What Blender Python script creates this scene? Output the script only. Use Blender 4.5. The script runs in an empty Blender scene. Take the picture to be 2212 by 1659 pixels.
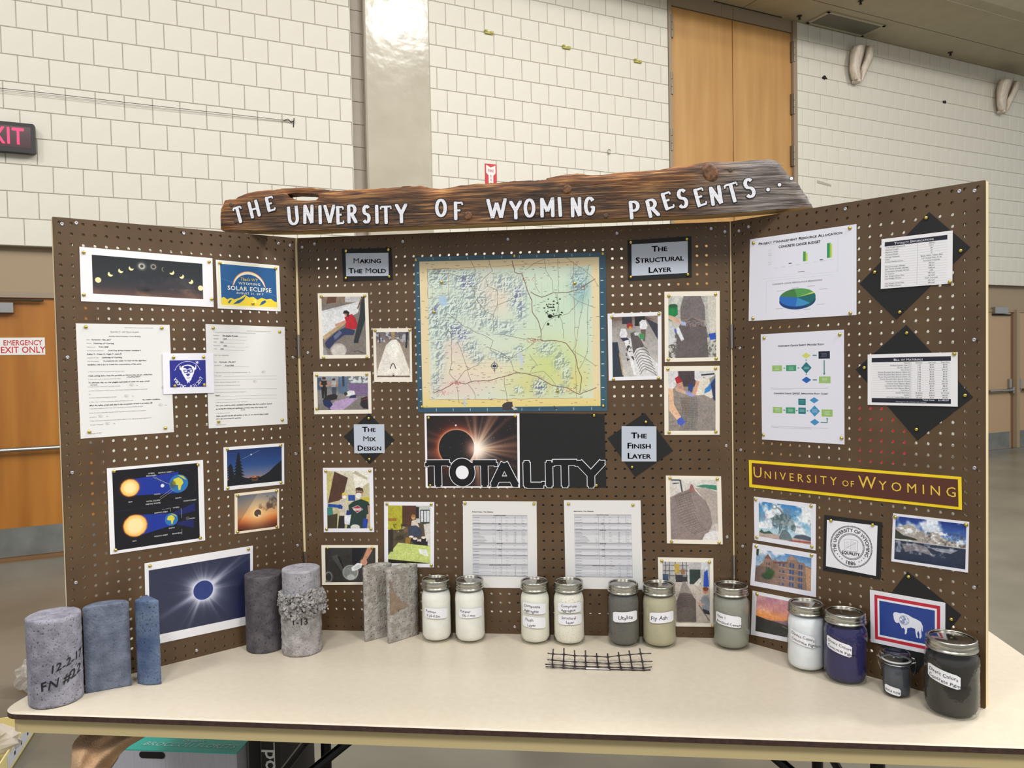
import bpy, math, random
import numpy as np
from mathutils.geometry import tessellate_polygon
from mathutils import Vector, Matrix
random.seed(7); rng = np.random.default_rng(11)
SC = bpy.context.scene
COL = SC.collection
# ------------------------------------------------------------------ camera
W, H = 2212, 1659
CP = np.array([0.85734881, -2.15245364, 1.55895425])
YAW, PIT, ROL, FPX = -0.11127809, -0.03158048, -0.01956277, 1666.483
FW = np.array([math.sin(YAW)*math.cos(PIT), math.cos(YAW)*math.cos(PIT), math.sin(PIT)])
RT0 = np.array([math.cos(YAW), -math.sin(YAW), 0.0]); UP0 = np.cross(RT0, FW)
RT = RT0*math.cos(ROL) + UP0*math.sin(ROL); UP = -RT0*math.sin(ROL) + UP0*math.cos(ROL)
cam = bpy.data.cameras.new('camera'); cam.sensor_width = 36; cam.sensor_fit = 'HORIZONTAL'
cam.lens = 36*FPX/W; cam.clip_start = .05; cam.clip_end = 100
co = bpy.data.objects.new('camera', cam); COL.objects.link(co)
co.matrix_world = Matrix(((RT[0], UP[0], -FW[0], CP[0]), (RT[1], UP[1], -FW[1], CP[1]), (RT[2], UP[2], -FW[2], CP[2]), (0, 0, 0, 1)))
SC.camera = co
# ------------------------------------------------------------------ view and light
SC.view_settings.view_transform = 'Standard'; SC.view_settings.look = 'None'
SC.view_settings.exposure = 0.0; SC.view_settings.gamma = 1.0; SC.view_settings.use_curve_mapping = False
SC.cycles.max_bounces = 8; SC.cycles.transparent_max_bounces = 16; SC.cycles.caustics_reflective = False; SC.cycles.caustics_refractive = False
SC.cycles.use_denoising = True; SC.cycles.sample_clamp_indirect = 4
wld = bpy.data.worlds.new('hall'); SC.world = wld; wld.use_nodes = True
wld.node_tree.nodes['Background'].inputs[0].default_value = (0.96, 0.98, 1.0, 1)
wld.node_tree.nodes['Background'].inputs[1].default_value = 0.58
def lamp(name, loc, tgt, sx, sy, power, col=(1.0, .975, .93)):
    l = bpy.data.lights.new(name, 'AREA'); l.shape = 'RECTANGLE'; l.size = sx; l.size_y = sy; l.energy = power; l.color = col
    o = bpy.data.objects.new(name, l); COL.objects.link(o); o.location = loc
    o.rotation_euler = (Vector(tgt)-Vector(loc)).to_track_quat('-Z', 'Y').to_euler(); return o
for k, (x, y, p) in enumerate([(-3.2, -5.0, 215), (1.0, -6.0, 230), (5.2, -5.0, 290), (-1.5, -0.6, 40), (3.8, 1.5, 70), (9.0, 1.0, 600), (0.8, -1.2, 30)]):
    lamp('hall_light', (x, y, 7.6), (x*.6+.4, y*.3+.2, 1.0), 1.3, 1.3, p)
lamp('hall_light', (3.80, 1.51, 7.6), (3.80, 1.51, 0), .8, .8, 170)
# ------------------------------------------------------------------ geometry of the place
def ray(x, y): return FW + RT*(x-W/2)/FPX - UP*(y-H/2)/FPX
def hit(x, y, P0, n):
    d = ray(x, y); return CP + d*(((P0-CP)@n)/(d@n))
def px(P):
    d = np.asarray(P, float)-CP; z = d@FW; return W/2+FPX*(d@RT)/z, H/2-FPX*(d@UP)/z
TZ = 0.7804
Z = np.array([0, 0, 1.0])
def on_table(x, y): return hit(x, y, np.array([0, 0, TZ]), Z)
def z_at(P, ypx):
    lo, hi = -1.0, 4.0
    for _ in range(40):
        m = (lo+hi)/2
        if px([P[0], P[1], m])[1] > ypx: lo = m
        else: hi = m
    return lo
WA, WO = 0.56735368, 5.11558
WD = np.array([math.cos(WA), math.sin(WA), 0]); WN = np.array([-math.sin(WA), math.cos(WA), 0])
def Wp(s, n, z): return WD*s + WN*(WO-n) + Z*z           # far wall: along, out of the wall, height
def on_wall(x, y, n=0):
    h = hit(x, y, WN*(WO-n), WN); return float(h@WD), float(h[2])
AL, AR = 0.7927, 0.7101
PH = 1.1405; PT = 0.006
class Frame:
    def __init__(s, o, d, n, w): s.o, s.d, s.n, s.w = map(np.array, (o, d, n, w))
    def P(s, u, v, w=0.0): return s.o + s.d*u + Z*v + s.n*w
    def hit(s, x, y, w=0.0): return hit(x, y, s.o+s.n*w, s.n)
    def uv(s, x, y, w=0.0):
        h = s.hit(x, y, w)-s.o; return float(h@s.d), float(h[2])
FC = Frame((0, 0, TZ), (1.0, 0, 0), (0, -1.0, 0), 1.2192)
FL = Frame((-.6096*math.cos(AL), -.6096*math.sin(AL), TZ), (math.cos(AL), math.sin(AL), 0), (math.sin(AL), -math.cos(AL), 0), .6096)
FR = Frame((1.2192, 0, TZ), (math.cos(AR), -math.sin(AR), 0), (-math.sin(AR), -math.cos(AR), 0), .6096)
# ------------------------------------------------------------------ object helpers
ORG = {}
def link(o, parent, origin):
    COL.objects.link(o); ORG[o.name] = np.array(origin, float)
    if parent is not None:
        o.parent = parent; o.location = Vector(ORG[o.name]-ORG[parent.name])
    else: o.location = Vector(origin)
    return o
def tag(o, label=None, cat=None, group=None, kind=None):
    if label: o['label'] = label
    if cat: o['category'] = cat
    if group: o['group'] = group
    if kind: o['kind'] = kind
    return o
def empty(name, origin, label=None, cat=None, group=None, parent=None):
    o = bpy.data.objects.new(name, None); o.empty_display_size = .05
    link(o, parent, origin); return tag(o, label, cat, group)
def mk(name, V, F, m, parent=None, origin=None, smooth=False, uv=None, mi=None, **k):
    V = np.asarray(V, float).reshape(-1, 3)
    if origin is None: origin = (V.min(0)+V.max(0))/2
    me = bpy.data.meshes.new(name); me.from_pydata((V-np.array(origin)).tolist(), [], [tuple(int(i) for i in f) for f in F])
    for q in (m if isinstance(m, (list, tuple)) else [m]): me.materials.append(q)
    if mi is not None: me.polygons.foreach_set('material_index', mi)
    if smooth: me.polygons.foreach_set('use_smooth', [True]*len(me.polygons))
    if uv is not None:
        l = me.uv_layers.new(name='UVMap'); vi = np.empty(len(me.loops), int); me.loops.foreach_get('vertex_index', vi)
        l.data.foreach_set('uv', np.asarray(uv, float)[vi].ravel())
    me.update()
    return tag(link(bpy.data.objects.new(name, me), parent, origin), **k)
def same(o, origin, parent=None, name=None):
    c = bpy.data.objects.new(name or o.name.split('.')[0], o.data); return link(c, parent, origin)
class B:                                                 # mesh collector
    def __init__(s): s.V = []; s.F = []; s.M = []
    def add(s, V, F, m=0):
        n = len(s.V); s.V += [tuple(v) for v in V]; s.F += [tuple(i+n for i in f) for f in F]; s.M += [m]*len(F); return s
    def hexa(s, a, m=0):                                 # 8 points: 4 bottom ring, 4 top ring
        return s.add(a, [(3, 2, 1, 0), (4, 5, 6, 7), (0, 1, 5, 4), (1, 2, 6, 5), (2, 3, 7, 6), (3, 0, 4, 7)], m)
    def box(s, c, ax, ay, az, m=0):                      # centre and half-axis vectors
        c, ax, ay, az = map(np.array, (c, ax, ay, az))
        return s.hexa([c-ax-ay-az, c+ax-ay-az, c+ax+ay-az, c-ax+ay-az, c-ax-ay+az, c+ax-ay+az, c+ax+ay+az, c-ax+ay+az], m)
    def wbox(s, s0, s1, n0, n1, z0, z1, m=0):            # box on the far wall
        return s.hexa([Wp(s0, n1, z0), Wp(s1, n1, z0), Wp(s1, n0, z0), Wp(s0, n0, z0), Wp(s0, n1, z1), Wp(s1, n1, z1), Wp(s1, n0, z1), Wp(s0, n0, z1)], m)
    def cbox(s, s0, s1, n0, n1, z0, z1, c=.006, m=0):    # chamfered block: chamfer round the outer face
        a = [Wp(s0, n0, z0), Wp(s1, n0, z0), Wp(s1, n0, z1), Wp(s0, n0, z1)]
        b = [Wp(s0, n1-c, z0), Wp(s1, n1-c, z0), Wp(s1, n1-c, z1), Wp(s0, n1-c, z1)]
        d = [Wp(s0+c, n1, z0+c), Wp(s1-c, n1, z0+c), Wp(s1-c, n1, z1-c), Wp(s0+c, n1, z1-c)]
        F = [(8, 9, 10, 11)]
        for i in range(4):
            j = (i+1) % 4; F += [(i, j, j+4, i+4), (i+4, j+4, j+8, i+8)]
        return s.add(a+b+d, F, m)
    def tube(s, pts, r, n=8, m=0, cap=True):
        pts = [np.array(p, float) for p in pts]; rr = r if hasattr(r, '__len__') else [r]*len(pts); V = []; F = []
        t = pts[1]-pts[0]; ref = np.array([0, 0, 1.]) if abs(t[2]) < .9*np.linalg.norm(t) else np.array([1., 0, 0])
        for i, p in enumerate(pts):
            t = pts[min(i+1, len(pts)-1)]-pts[max(i-1, 0)]; t = t/np.linalg.norm(t)
            a = np.cross(t, ref); a /= np.linalg.norm(a); b = np.cross(t, a)
            for k in range(n):
                q = 2*math.pi*k/n; V.append(p+rr[i]*(a*math.cos(q)+b*math.sin(q)))
        for i in range(len(pts)-1):
            for k in range(n): F.append((i*n+k, i*n+(k+1) % n, (i+1)*n+(k+1) % n, (i+1)*n+k))
        if cap: F += [tuple(range(n))[::-1], tuple((len(pts)-1)*n+k for k in range(n))]
        return s.add(V, F, m)
    def lathe(s, prof, c=(0, 0, 0), n=32, m=0, close=False):
        V = []; F = []
        for r, z in prof:
            for k in range(n): q = 2*math.pi*k/n; V.append((c[0]+r*math.cos(q), c[1]+r*math.sin(q), c[2]+z))
        for i in range(len(prof)-1):
            for k in range(n): F.append((i*n+k, i*n+(k+1) % n, (i+1)*n+(k+1) % n, (i+1)*n+k))
        return s.add(V, F, m)
    def prism(s, lower, upper, m=0):                     # two matching 3D polygons
        n = len(lower); s.add(list(lower)+list(upper), [tuple(range(n))[::-1], tuple(range(n, 2*n))]+[(i, (i+1) % n, n+(i+1) % n, n+i) for i in range(n)], m); return s
    def obj(s, name, m, parent=None, origin=None, smooth=False, **k):
        return mk(name, s.V, s.F, m, parent, origin, smooth, mi=s.M if isinstance(m, (list, tuple)) else None, **k)
# ------------------------------------------------------------------ materials
def lin(c):
    if isinstance(c, str): c = tuple(int(c[i:i+2], 16)/255 for i in (0, 2, 4))
    else: c = tuple(v/255 for v in c)
    return tuple(v/12.92 if v <= .04045 else ((v+.055)/1.055)**2.4 for v in c)+(1,)
def M(name, col, rough=.6, metal=0, noise=None, bump=0, stretch=(1, 1, 1), col2=None, spec=.5, detail=4, lo=.35, hi=.65, bscale=None, trans=0, emit=0, coat=0):
    m = bpy.data.materials.new(name); m.use_nodes = True; nt = m.node_tree; N = nt.nodes; L = nt.links
    p = N['Principled BSDF']; p.inputs['Base Color'].default_value = lin(col); p.inputs['Roughness'].default_value = rough
    p.inputs['Metallic'].default_value = metal; p.inputs['Specular IOR Level'].default_value = spec
    if coat: p.inputs['Coat Weight'].default_value = coat; p.inputs['Coat Roughness'].default_value = .12
    if emit: p.inputs['Emission Color'].default_value = lin(col); p.inputs['Emission Strength'].default_value = emit
    if trans: p.inputs['Transmission Weight'].default_value = trans
    if noise:
        tc = N.new('ShaderNodeTexCoord'); mp = N.new('ShaderNodeMapping'); mp.inputs['Scale'].default_value = stretch; L.new(tc.outputs['Object'], mp.inputs[0])
        nz = N.new('ShaderNodeTexNoise'); nz.inputs['Scale'].default_value = noise; nz.inputs['Detail'].default_value = detail; L.new(mp.outputs[0], nz.inputs['Vector'])
        if col2:
            r = N.new('ShaderNodeValToRGB'); r.color_ramp.elements[0].position = lo; r.color_ramp.elements[1].position = hi
            r.color_ramp.elements[0].color = lin(col2); r.color_ramp.elements[1].color = lin(col); L.new(nz.outputs['Fac'], r.inputs[0]); L.new(r.outputs[0], p.inputs['Base Color'])
        if bump:
            src = nz
            if bscale:
                src = N.new('ShaderNodeTexNoise'); src.inputs['Scale'].default_value = bscale; src.inputs['Detail'].default_value = 3; L.new(mp.outputs[0], src.inputs['Vector'])
            b = N.new('ShaderNodeBump'); b.inputs['Strength'].default_value = 1; b.inputs['Distance'].default_value = bump; L.new(src.outputs['Fac'], b.inputs['Height']); L.new(b.outputs[0], p.inputs['Normal'])
    return m
m_block = M('painted_block', (221, 217, 204), .5, noise=2.5, col2=(215, 210, 196), bump=.0008, bscale=90)
m_mortar = M('painted_mortar', (168, 162, 146), .7)
m_grey_block = M('taupe_block', (150, 140, 124), .5, noise=6, col2=(144, 134, 119), bump=.0006, bscale=60)  # recessed strip blocks, darker than the wall blocks
m_beige = M('beige_paint', (158, 138, 110), .5)
m_pillar = M('gloss_pillar_paint', (190, 182, 164), .17, noise=3, col2=(180, 172, 153), bump=.005, bscale=4.5)
m_ceil = M('ceiling_paint', (174, 165, 140), .7, noise=5, col2=(167, 158, 133))
m_dark = M('dark_gap', (25, 22, 20), .8)
m_floor = M('sealed_concrete', (122, 117, 104), .30, noise=1.3, col2=(102, 98, 87), bump=.0015, detail=8, bscale=5)
def wood(name, a, b, rough=.4, sc=7, st=(1, 1, .1), ring=True):
    m = M(name, a, rough, noise=sc, col2=b, stretch=st, bump=.0006, detail=8, lo=.3, hi=.7); return m
m_oak = wood('tall_door_veneer', (196, 152, 92), (178, 132, 76))
m_oak2 = wood('orange_door_veneer', (184, 122, 48), (150, 92, 30), .35, 5, (1, 1, .12))
m_tan_door = M('tan_painted_door', (178, 150, 116), .5)
m_frame = M('door_frame_paint', (150, 133, 112), .5)
m_steel = M('brushed_steel', (170, 170, 168), .32, 1, noise=40, bump=.0002, stretch=(1, 1, .1))
m_kick = M('kick_plate_steel', (150, 152, 148), .4, .7, noise=4, col2=(130, 132, 128))
m_hinge = M('dull_hinge_steel', (128, 118, 104), .45, .8)
m_black = M('black_plastic', (18, 17, 17), .45)
m_white = M('white_plastic', (228, 228, 225), .5)
m_red = M('sign_red', (196, 30, 40), .5)
m_redlit = M('exit_letters', (255, 40, 80), .5, emit=2.2)
m_card_black = M('black_card', (22, 22, 24), .75)
m_card_white = M('white_card', (232, 231, 234), .6)
m_card_edge = M('foam_card_edge', (238, 234, 222), .7)
m_plaque = M('pale_blue_card', (186, 194, 208), .6)
m_ink = M('black_ink', (16, 16, 22), .6)
m_ink2 = M('faded_print_ink', (105, 105, 112), .7)
m_pen = M('pen_ink', (38, 38, 44), .6)
m_brass = M('brass', (214, 190, 96), .22, 1)
m_screw = M('zinc_screw', (196, 196, 205), .3, .9)
m_peg = M("brown_hardboard", (92, 70, 46), .42, noise=9, col2=(81, 60, 39), detail=6)
m_pine = M('pine_strip', (226, 209, 170), .6, noise=30, col2=(208, 186, 142), stretch=(1, 1, .06))
m_pinepale = M('pale_pine', (214, 190, 138), .65, noise=30, col2=(192, 164, 110), stretch=(.08, 1, 1))
m_ttop = M('cream_laminate', (203, 193, 175), .34, noise=60, col2=(199, 188, 169))
m_tedge = M('brown_edge_band', (64, 44, 38), .45, noise=90, col2=(50, 33, 30), bump=.0006)
m_apron = M('tan_apron', (190, 172, 128), .45)
m_letter = M('white_paint_letter', (222, 222, 228), .6, noise=55, col2=(150, 146, 146), stretch=(.35, 1, 6), lo=.30, hi=.42)
m_gold = M('gold_print', (226, 190, 70), .5)
m_yellow = M('yellow_card', (240, 208, 22), .6)
m_maroon = M('brown_card', (84, 42, 28), .65)
# ------------------------------------------------------------------ glyphs
_G = {}
_cu = bpy.data.curves.new('t', 'FONT'); _ob = bpy.data.objects.new('t', _cu); COL.objects.link(_ob)
def _mesh(t, off=0.0):
    _cu.body = t; _cu.resolution_u = 2; _cu.offset = off; bpy.context.view_layer.update()
    me = bpy.data.meshes.new_from_object(_ob.evaluated_get(bpy.context.evaluated_depsgraph_get()))
    V = np.array([v.co[:2] for v in me.vertices]).reshape(-1, 2); F = [tuple(p.vertices) for p in me.polygons]; bpy.data.meshes.remove(me); return V, F
def glyph(ch, bold=False):
    k = (ch, bold)
    if k not in _G:
        if ch == ' ': _G[k] = (np.zeros((0, 2)), [], .3)
        else:
            V, F = _mesh(ch, (.0 if ch in 'MW' else .006 if ch in 'Nmw%' else .013) if bold else 0.0); a = _mesh(ch+'|')[0][:, 0].max()-_mesh('|')[0][:, 0].max(); _G[k] = (V, F, a)
    return _G[k]
class T:                                                 # lettering collector; fn maps (x, y) in metres to 3D
    def __init__(s): s.b = {}
    def put(s, txt, x, y, size, fn, align='l', xs=1.0, caps=False, bold=False, mat=None, slant=0, jit=0, sp=0, line=None):
        mat = mat or m_ink
        if line is None: line = size*1.25
        for li, row in enumerate(txt.split('\n')):
            items = []; w = 0
            for ch in row:
                k = 1.0
                if caps and ch.islower(): ch = ch.upper(); k = .78
                V, F, a = glyph(ch, bold); items.append((V, F, w, k)); w += (a*k*xs+sp)*size
            x0 = x-(w/2 if align == 'c' else w if align == 'r' else 0)
            for V, F, ox, k in items:
                if not len(V): continue
                jy = (random.random()-.5)*jit*size; jr = (random.random()-.5)*jit
                P = V*k*size; X = P[:, 0]*xs+P[:, 1]*(slant+jr)+x0+ox; Y = P[:, 1]+y-li*line+jy
                bb = s.b.setdefault(mat.name, (B(), mat))[0]; bb.add([fn(a, b) for a, b in zip(X, Y)], F)
                if bold and mat.name == 'black_ink' and len(V) != len(glyph('M', True)[0]) and len(V) != len(glyph('W', True)[0]):
                    for q in (-.014, .014): bb.add([fn(a+q*size, b) for a, b in zip(X, Y)], F)
        return s
    def rect(s, x0, y0, x1, y1, fn, mat=None):
        mat = mat or m_ink
        s.b.setdefault(mat.name, (B(), mat))[0].add([fn(x0, y0), fn(x1, y0), fn(x1, y1), fn(x0, y1)], [(0, 1, 2, 3)]); return s
    def arc(s, txt, cx, cy, r, a0, a1, size, fn, mat=None, bold=False, flip=False):   # along a circle; angles in degrees, clockwise reading
        mat = mat or m_ink; g = [glyph(c, bold) for c in txt]; tot = sum(q[2] for q in g); acc = 0
        for (V, F, a) in g:
            mid = (acc+a/2)/tot; ang = math.radians(a0+(a1-a0)*mid); acc += a
            if not len(V): continue
            rot = ang-math.pi/2 if not flip else ang+math.pi/2
            c, si = math.cos(rot), math.sin(rot); rr = r
            P = (V-np.array([a/2, 0.0]))*size
            X = cx+rr*math.cos(ang)+P[:, 0]*c-P[:, 1]*si; Y = cy+rr*math.sin(ang)+P[:, 0]*si+P[:, 1]*c
            s.b.setdefault(mat.name, (B(), mat))[0].add([fn(u, v) for u, v in zip(X, Y)], F)
    def done(s, parent, name='lettering', **k):
        for b, mat in s.b.values(): b.obj(name, mat, parent, **k)
# slab letters made of strokes on a 0..1 by 0..1 cell
def _arc(cx, cy, rx, ry, a0, a1, n=10): return [(cx+rx*math.cos(math.radians(a0+(a1-a0)*i/n)), cy+ry*math.sin(math.radians(a0+(a1-a0)*i/n))) for i in range(n+1)]
SL = {'T': [[(.5, .04), (.5, .95)], [(.02, .93), (.98, .93)]], 'H': [[(.2, .04), (.2, .96)], [(.8, .04), (.8, .96)], [(.2, .5), (.8, .5)]],
 'E': [[(.22, .04), (.22, .96)], [(.22, .94), (.9, .94)], [(.22, .52), (.7, .52)], [(.22, .06), (.92, .06)]],
 'U': [[(.18, .96), (.18, .4)]+_arc(.5, .36, .32, .3, 180, 360)+[(.82, .96)]], 'N': [[(.18, .04), (.18, .96)], [(.18, .96), (.82, .04)], [(.82, .04), (.82, .96)]],
 'I': [[(.5, .04), (.5, .96)]], 'V': [[(.1, .96), (.5, .04)], [(.5, .04), (.9, .96)]], 'R': [[(.2, .04), (.2, .96)], [(.2, .94)]+_arc(.5, .72, .3, .22, 90, -90)+[(.2, .5)], [(.45, .5), (.88, .04)]],
 'S': [_arc(.5, .72, .3, .22, 30, 270)+_arc(.5, .27, .33, .23, 90, -150)], 'Y': [[(.08, .96), (.5, .48)], [(.92, .96), (.5, .48)], [(.5, .48), (.5, .04)]],
 'O': [_arc(.5, .5, .38, .44, 0, 360, 20)], 'F': [[(.22, .04), (.22, .96)], [(.22, .94), (.9, .94)], [(.22, .52), (.7, .52)]],
 'W': [[(.04, .96), (.27, .04)], [(.27, .04), (.5, .8)], [(.5, .8), (.73, .04)], [(.73, .04), (.96, .96)]], 'M': [[(.12, .04), (.12, .96)], [(.12, .96), (.5, .3)], [(.5, .3), (.88, .96)], [(.88, .96), (.88, .04)]],
 'G': [_arc(.52, .5, .36, .44, 40, 330, 16)+[(.84, .45)], [(.6, .45), (.92, .45)]], 'P': [[(.2, .04), (.2, .96)], [(.2, .94)]+_arc(.5, .7, .32, .24, 90, -90)+[(.2, .46)]],
 'A': [[(.1, .04), (.5, .96)], [(.5, .96), (.9, .04)], [(.25, .3), (.75, .3)]], 'L': [[(.22, .04), (.22, .96)], [(.22, .06), (.92, .06)]]}
SERIF = {'T': [(.5, .03)], 'H': [(.2, .03), (.2, .97), (.8, .03), (.8, .97)], 'E': [(.22, .03), (.22, .97)], 'U': [(.18, .97), (.82, .97)], 'N': [(.18, .03), (.18, .97), (.82, .97)], 'I': [(.5, .03), (.5, .97)],
 'V': [(.1, .97), (.9, .97)], 'R': [(.2, .03), (.88, .03)], 'Y': [(.08, .97), (.92, .97), (.5, .03)], 'F': [(.22, .03), (.22, .97)], 'W': [(.04, .97), (.96, .97)], 'M': [(.12, .03), (.88, .03), (.12, .97), (.88, .97)],
 'P': [(.2, .03), (.2, .97)], 'A': [(.1, .03), (.9, .03)], 'L': [(.22, .03), (.22, .97)], 'S': [], 'O': [], 'G': []}
VERT = {'T': [(.02, .86), (.98, .86)], 'E': [(.9, .87), (.92, .13)], 'L': [(.92, .13)], 'F': [(.9, .87)]}
def slab(b, ch, w, h, tf, th, ex=0.0, sw=.17, serif=True, hf=.55):
    """strokes of letter ch as flat quads; tf maps (x, y) metres to 3D; th stroke metres; ex extra outline"""
    def seg(p, q, t):
        p = np.array([p[0]*w, p[1]*h]); q = np.array([q[0]*w, q[1]*h]); d = q-p; L = np.linalg.norm(d)
        if L < 1e-6: return
        d /= L; n = np.array([-d[1], d[0]])*(t/2+ex); d = d*ex
        k = len(b.F)*2.2e-5; b.add([tf(*(p-d-n), k), tf(*(q+d-n), k), tf(*(q+d+n), k), tf(*(p-d+n), k)], [(0, 1, 2, 3)])
    for st in SL[ch]:
        for i in range(len(st)-1):
            p, q = st[i], st[i+1]; dx, dy = (q[0]-p[0])*w, (q[1]-p[1])*h; vert = abs(dy) > abs(dx)
            t = th*(1.0 if vert else hf)
            if len(st) > 4: dd = .12; p, q = (p[0]-(q[0]-p[0])*dd, p[1]-(q[1]-p[1])*dd), (q[0]+(q[0]-p[0])*dd, q[1]+(q[1]-p[1])*dd); t = th*(.62+.38*abs(dy)/(math.hypot(dx, dy)+1e-9))
            seg(p, q, t)
    if serif:
        for (x, y) in SERIF[ch]: seg((x-sw*h/w*.75, y), (x+sw*h/w*.75, y), th*.42)
        for (x, y) in VERT.get(ch, []): seg((x, y-.07), (x, y+.07), th*.42)
# ------------------------------------------------------------------ painted prints
class Cv:
    def __init__(s, w, h, bg=(255, 255, 255)):
        s.w, s.h = int(w), int(h); s.a = np.empty((s.h, s.w, 3)); s.a[:] = bg; s.asp = w/h
        s.X, s.Y = np.meshgrid((np.arange(s.w)+.5)/s.w, (np.arange(s.h)+.5)/s.h)
    def mix(s, mask, col):
        m = np.clip(mask, 0, 1)[..., None]; s.a = s.a*(1-m)+np.asarray(col, float)*m; return s
    def grad(s, stops, ax=1, box=(0, 0, 1, 1)):
        t = s.Y if ax == 1 else s.X; lo, hi = (box[1], box[3]) if ax == 1 else (box[0], box[2]); t = (t-lo)/(hi-lo)
        c = np.stack([np.interp(t, [q[0] for q in stops], [q[1][i] for q in stops]) for i in range(3)], -1)
        m = ((s.X >= box[0])*(s.X <= box[2])*(s.Y >= box[1])*(s.Y <= box[3]))[..., None]; s.a = s.a*(1-m)+c*m; return s
    def rect(s, x0, y0, x1, y1, col, al=1): return s.mix(((s.X >= x0)*(s.X <= x1)*(s.Y >= y0)*(s.Y <= y1))*al, col)
    def ell(s, cx, cy, rx, ry, col, soft=.06, al=1):
        d = np.sqrt(((s.X-cx)/rx)**2+((s.Y-cy)/ry)**2); return s.mix(np.clip((1-d)/soft+.5, 0, 1)*al, col)
    def circ(s, cx, cy, r, col, soft=.06, al=1): return s.ell(cx, cy, r, r*s.asp, col, soft, al)     # r as part of the width
    def poly(s, pts, col, al=1):
        x0, x1 = min(p[0] for p in pts), max(p[0] for p in pts); y0, y1 = min(p[1] for p in pts), max(p[1] for p in pts)
        i0, i1 = max(0, int(y0*s.h)-1), min(s.h, int(y1*s.h)+2); j0, j1 = max(0, int(x0*s.w)-1), min(s.w, int(x1*s.w)+2)
        if i1 <= i0 or j1 <= j0: return s
        acc = np.zeros((i1-i0, j1-j0))
        for ox, oy in ((-.25, -.25), (.25, -.25), (-.25, .25), (.25, .25)):
            X = s.X[i0:i1, j0:j1]+ox/s.w; Y = s.Y[i0:i1, j0:j1]+oy/s.h; ins = np.zeros(X.shape, bool)
            for k in range(len(pts)):
                xa, ya = pts[k]; xb, yb = pts[k-1]
                if ya == yb: continue
                ins ^= ((ya > Y) != (yb > Y)) & (X < (xb-xa)*(Y-ya)/(yb-ya)+xa)
            acc += ins/4
        m = acc[..., None]*al; s.a[i0:i1, j0:j1] = s.a[i0:i1, j0:j1]*(1-m)+np.asarray(col, float)*m; return s
    def line(s, pts, wd, col, al=1):
        for (xa, ya), (xb, yb) in zip(pts[:-1], pts[1:]):
            dx, dy = (xb-xa), (yb-ya)/s.asp; L = math.hypot(dx, dy) or 1e-6; nx, ny = -dy/L*wd/2, dx/L*wd/2*s.asp
            s.poly([(xa+nx, ya+ny), (xb+nx, yb+ny), (xb-nx, yb-ny), (xa-nx, ya-ny)], col, al)
        return s
    def noise(s, sc, seed=0, oct=4):
        r = np.random.default_rng(seed); out = 0; amp = 1; tot = 0
        for o in range(oct):
            gx, gy = max(2, int(sc*2**o)), max(2, int(sc*2**o/s.asp)); g = r.random((gy+2, gx+2))
            x, y = s.X*gx, s.Y*gy; i, j = x.astype(int), y.astype(int); u, v = x-i, y-j; u = u*u*(3-2*u); v = v*v*(3-2*v)
            out = out+amp*((g[j, i]*(1-u)+g[j, i+1]*u)*(1-v)+(g[j+1, i]*(1-u)+g[j+1, i+1]*u)*v); tot += amp; amp /= 2
        return out/tot
    def grain(s, k=8, seed=1): s.a = s.a+(np.random.default_rng(seed).random((s.h, s.w, 1))-.5)*k; return s
def image_mat(name, cv, rough=.38):
    im = bpy.data.images.new(name, cv.w, cv.h); a = np.ones((cv.h, cv.w, 4), np.float32); a[..., :3] = np.clip(cv.a, 0, 255)[::-1]/255
    im.pixels.foreach_set(a.ravel()); im.pack()
    m = bpy.data.materials.new(name); m.use_nodes = True; t = m.node_tree.nodes.new('ShaderNodeTexImage'); t.image = im; t.extension = 'EXTEND'
    p = m.node_tree.nodes['Principled BSDF']; m.node_tree.links.new(t.outputs[0], p.inputs['Base Color']); p.inputs['Roughness'].default_value = rough; return m
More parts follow.
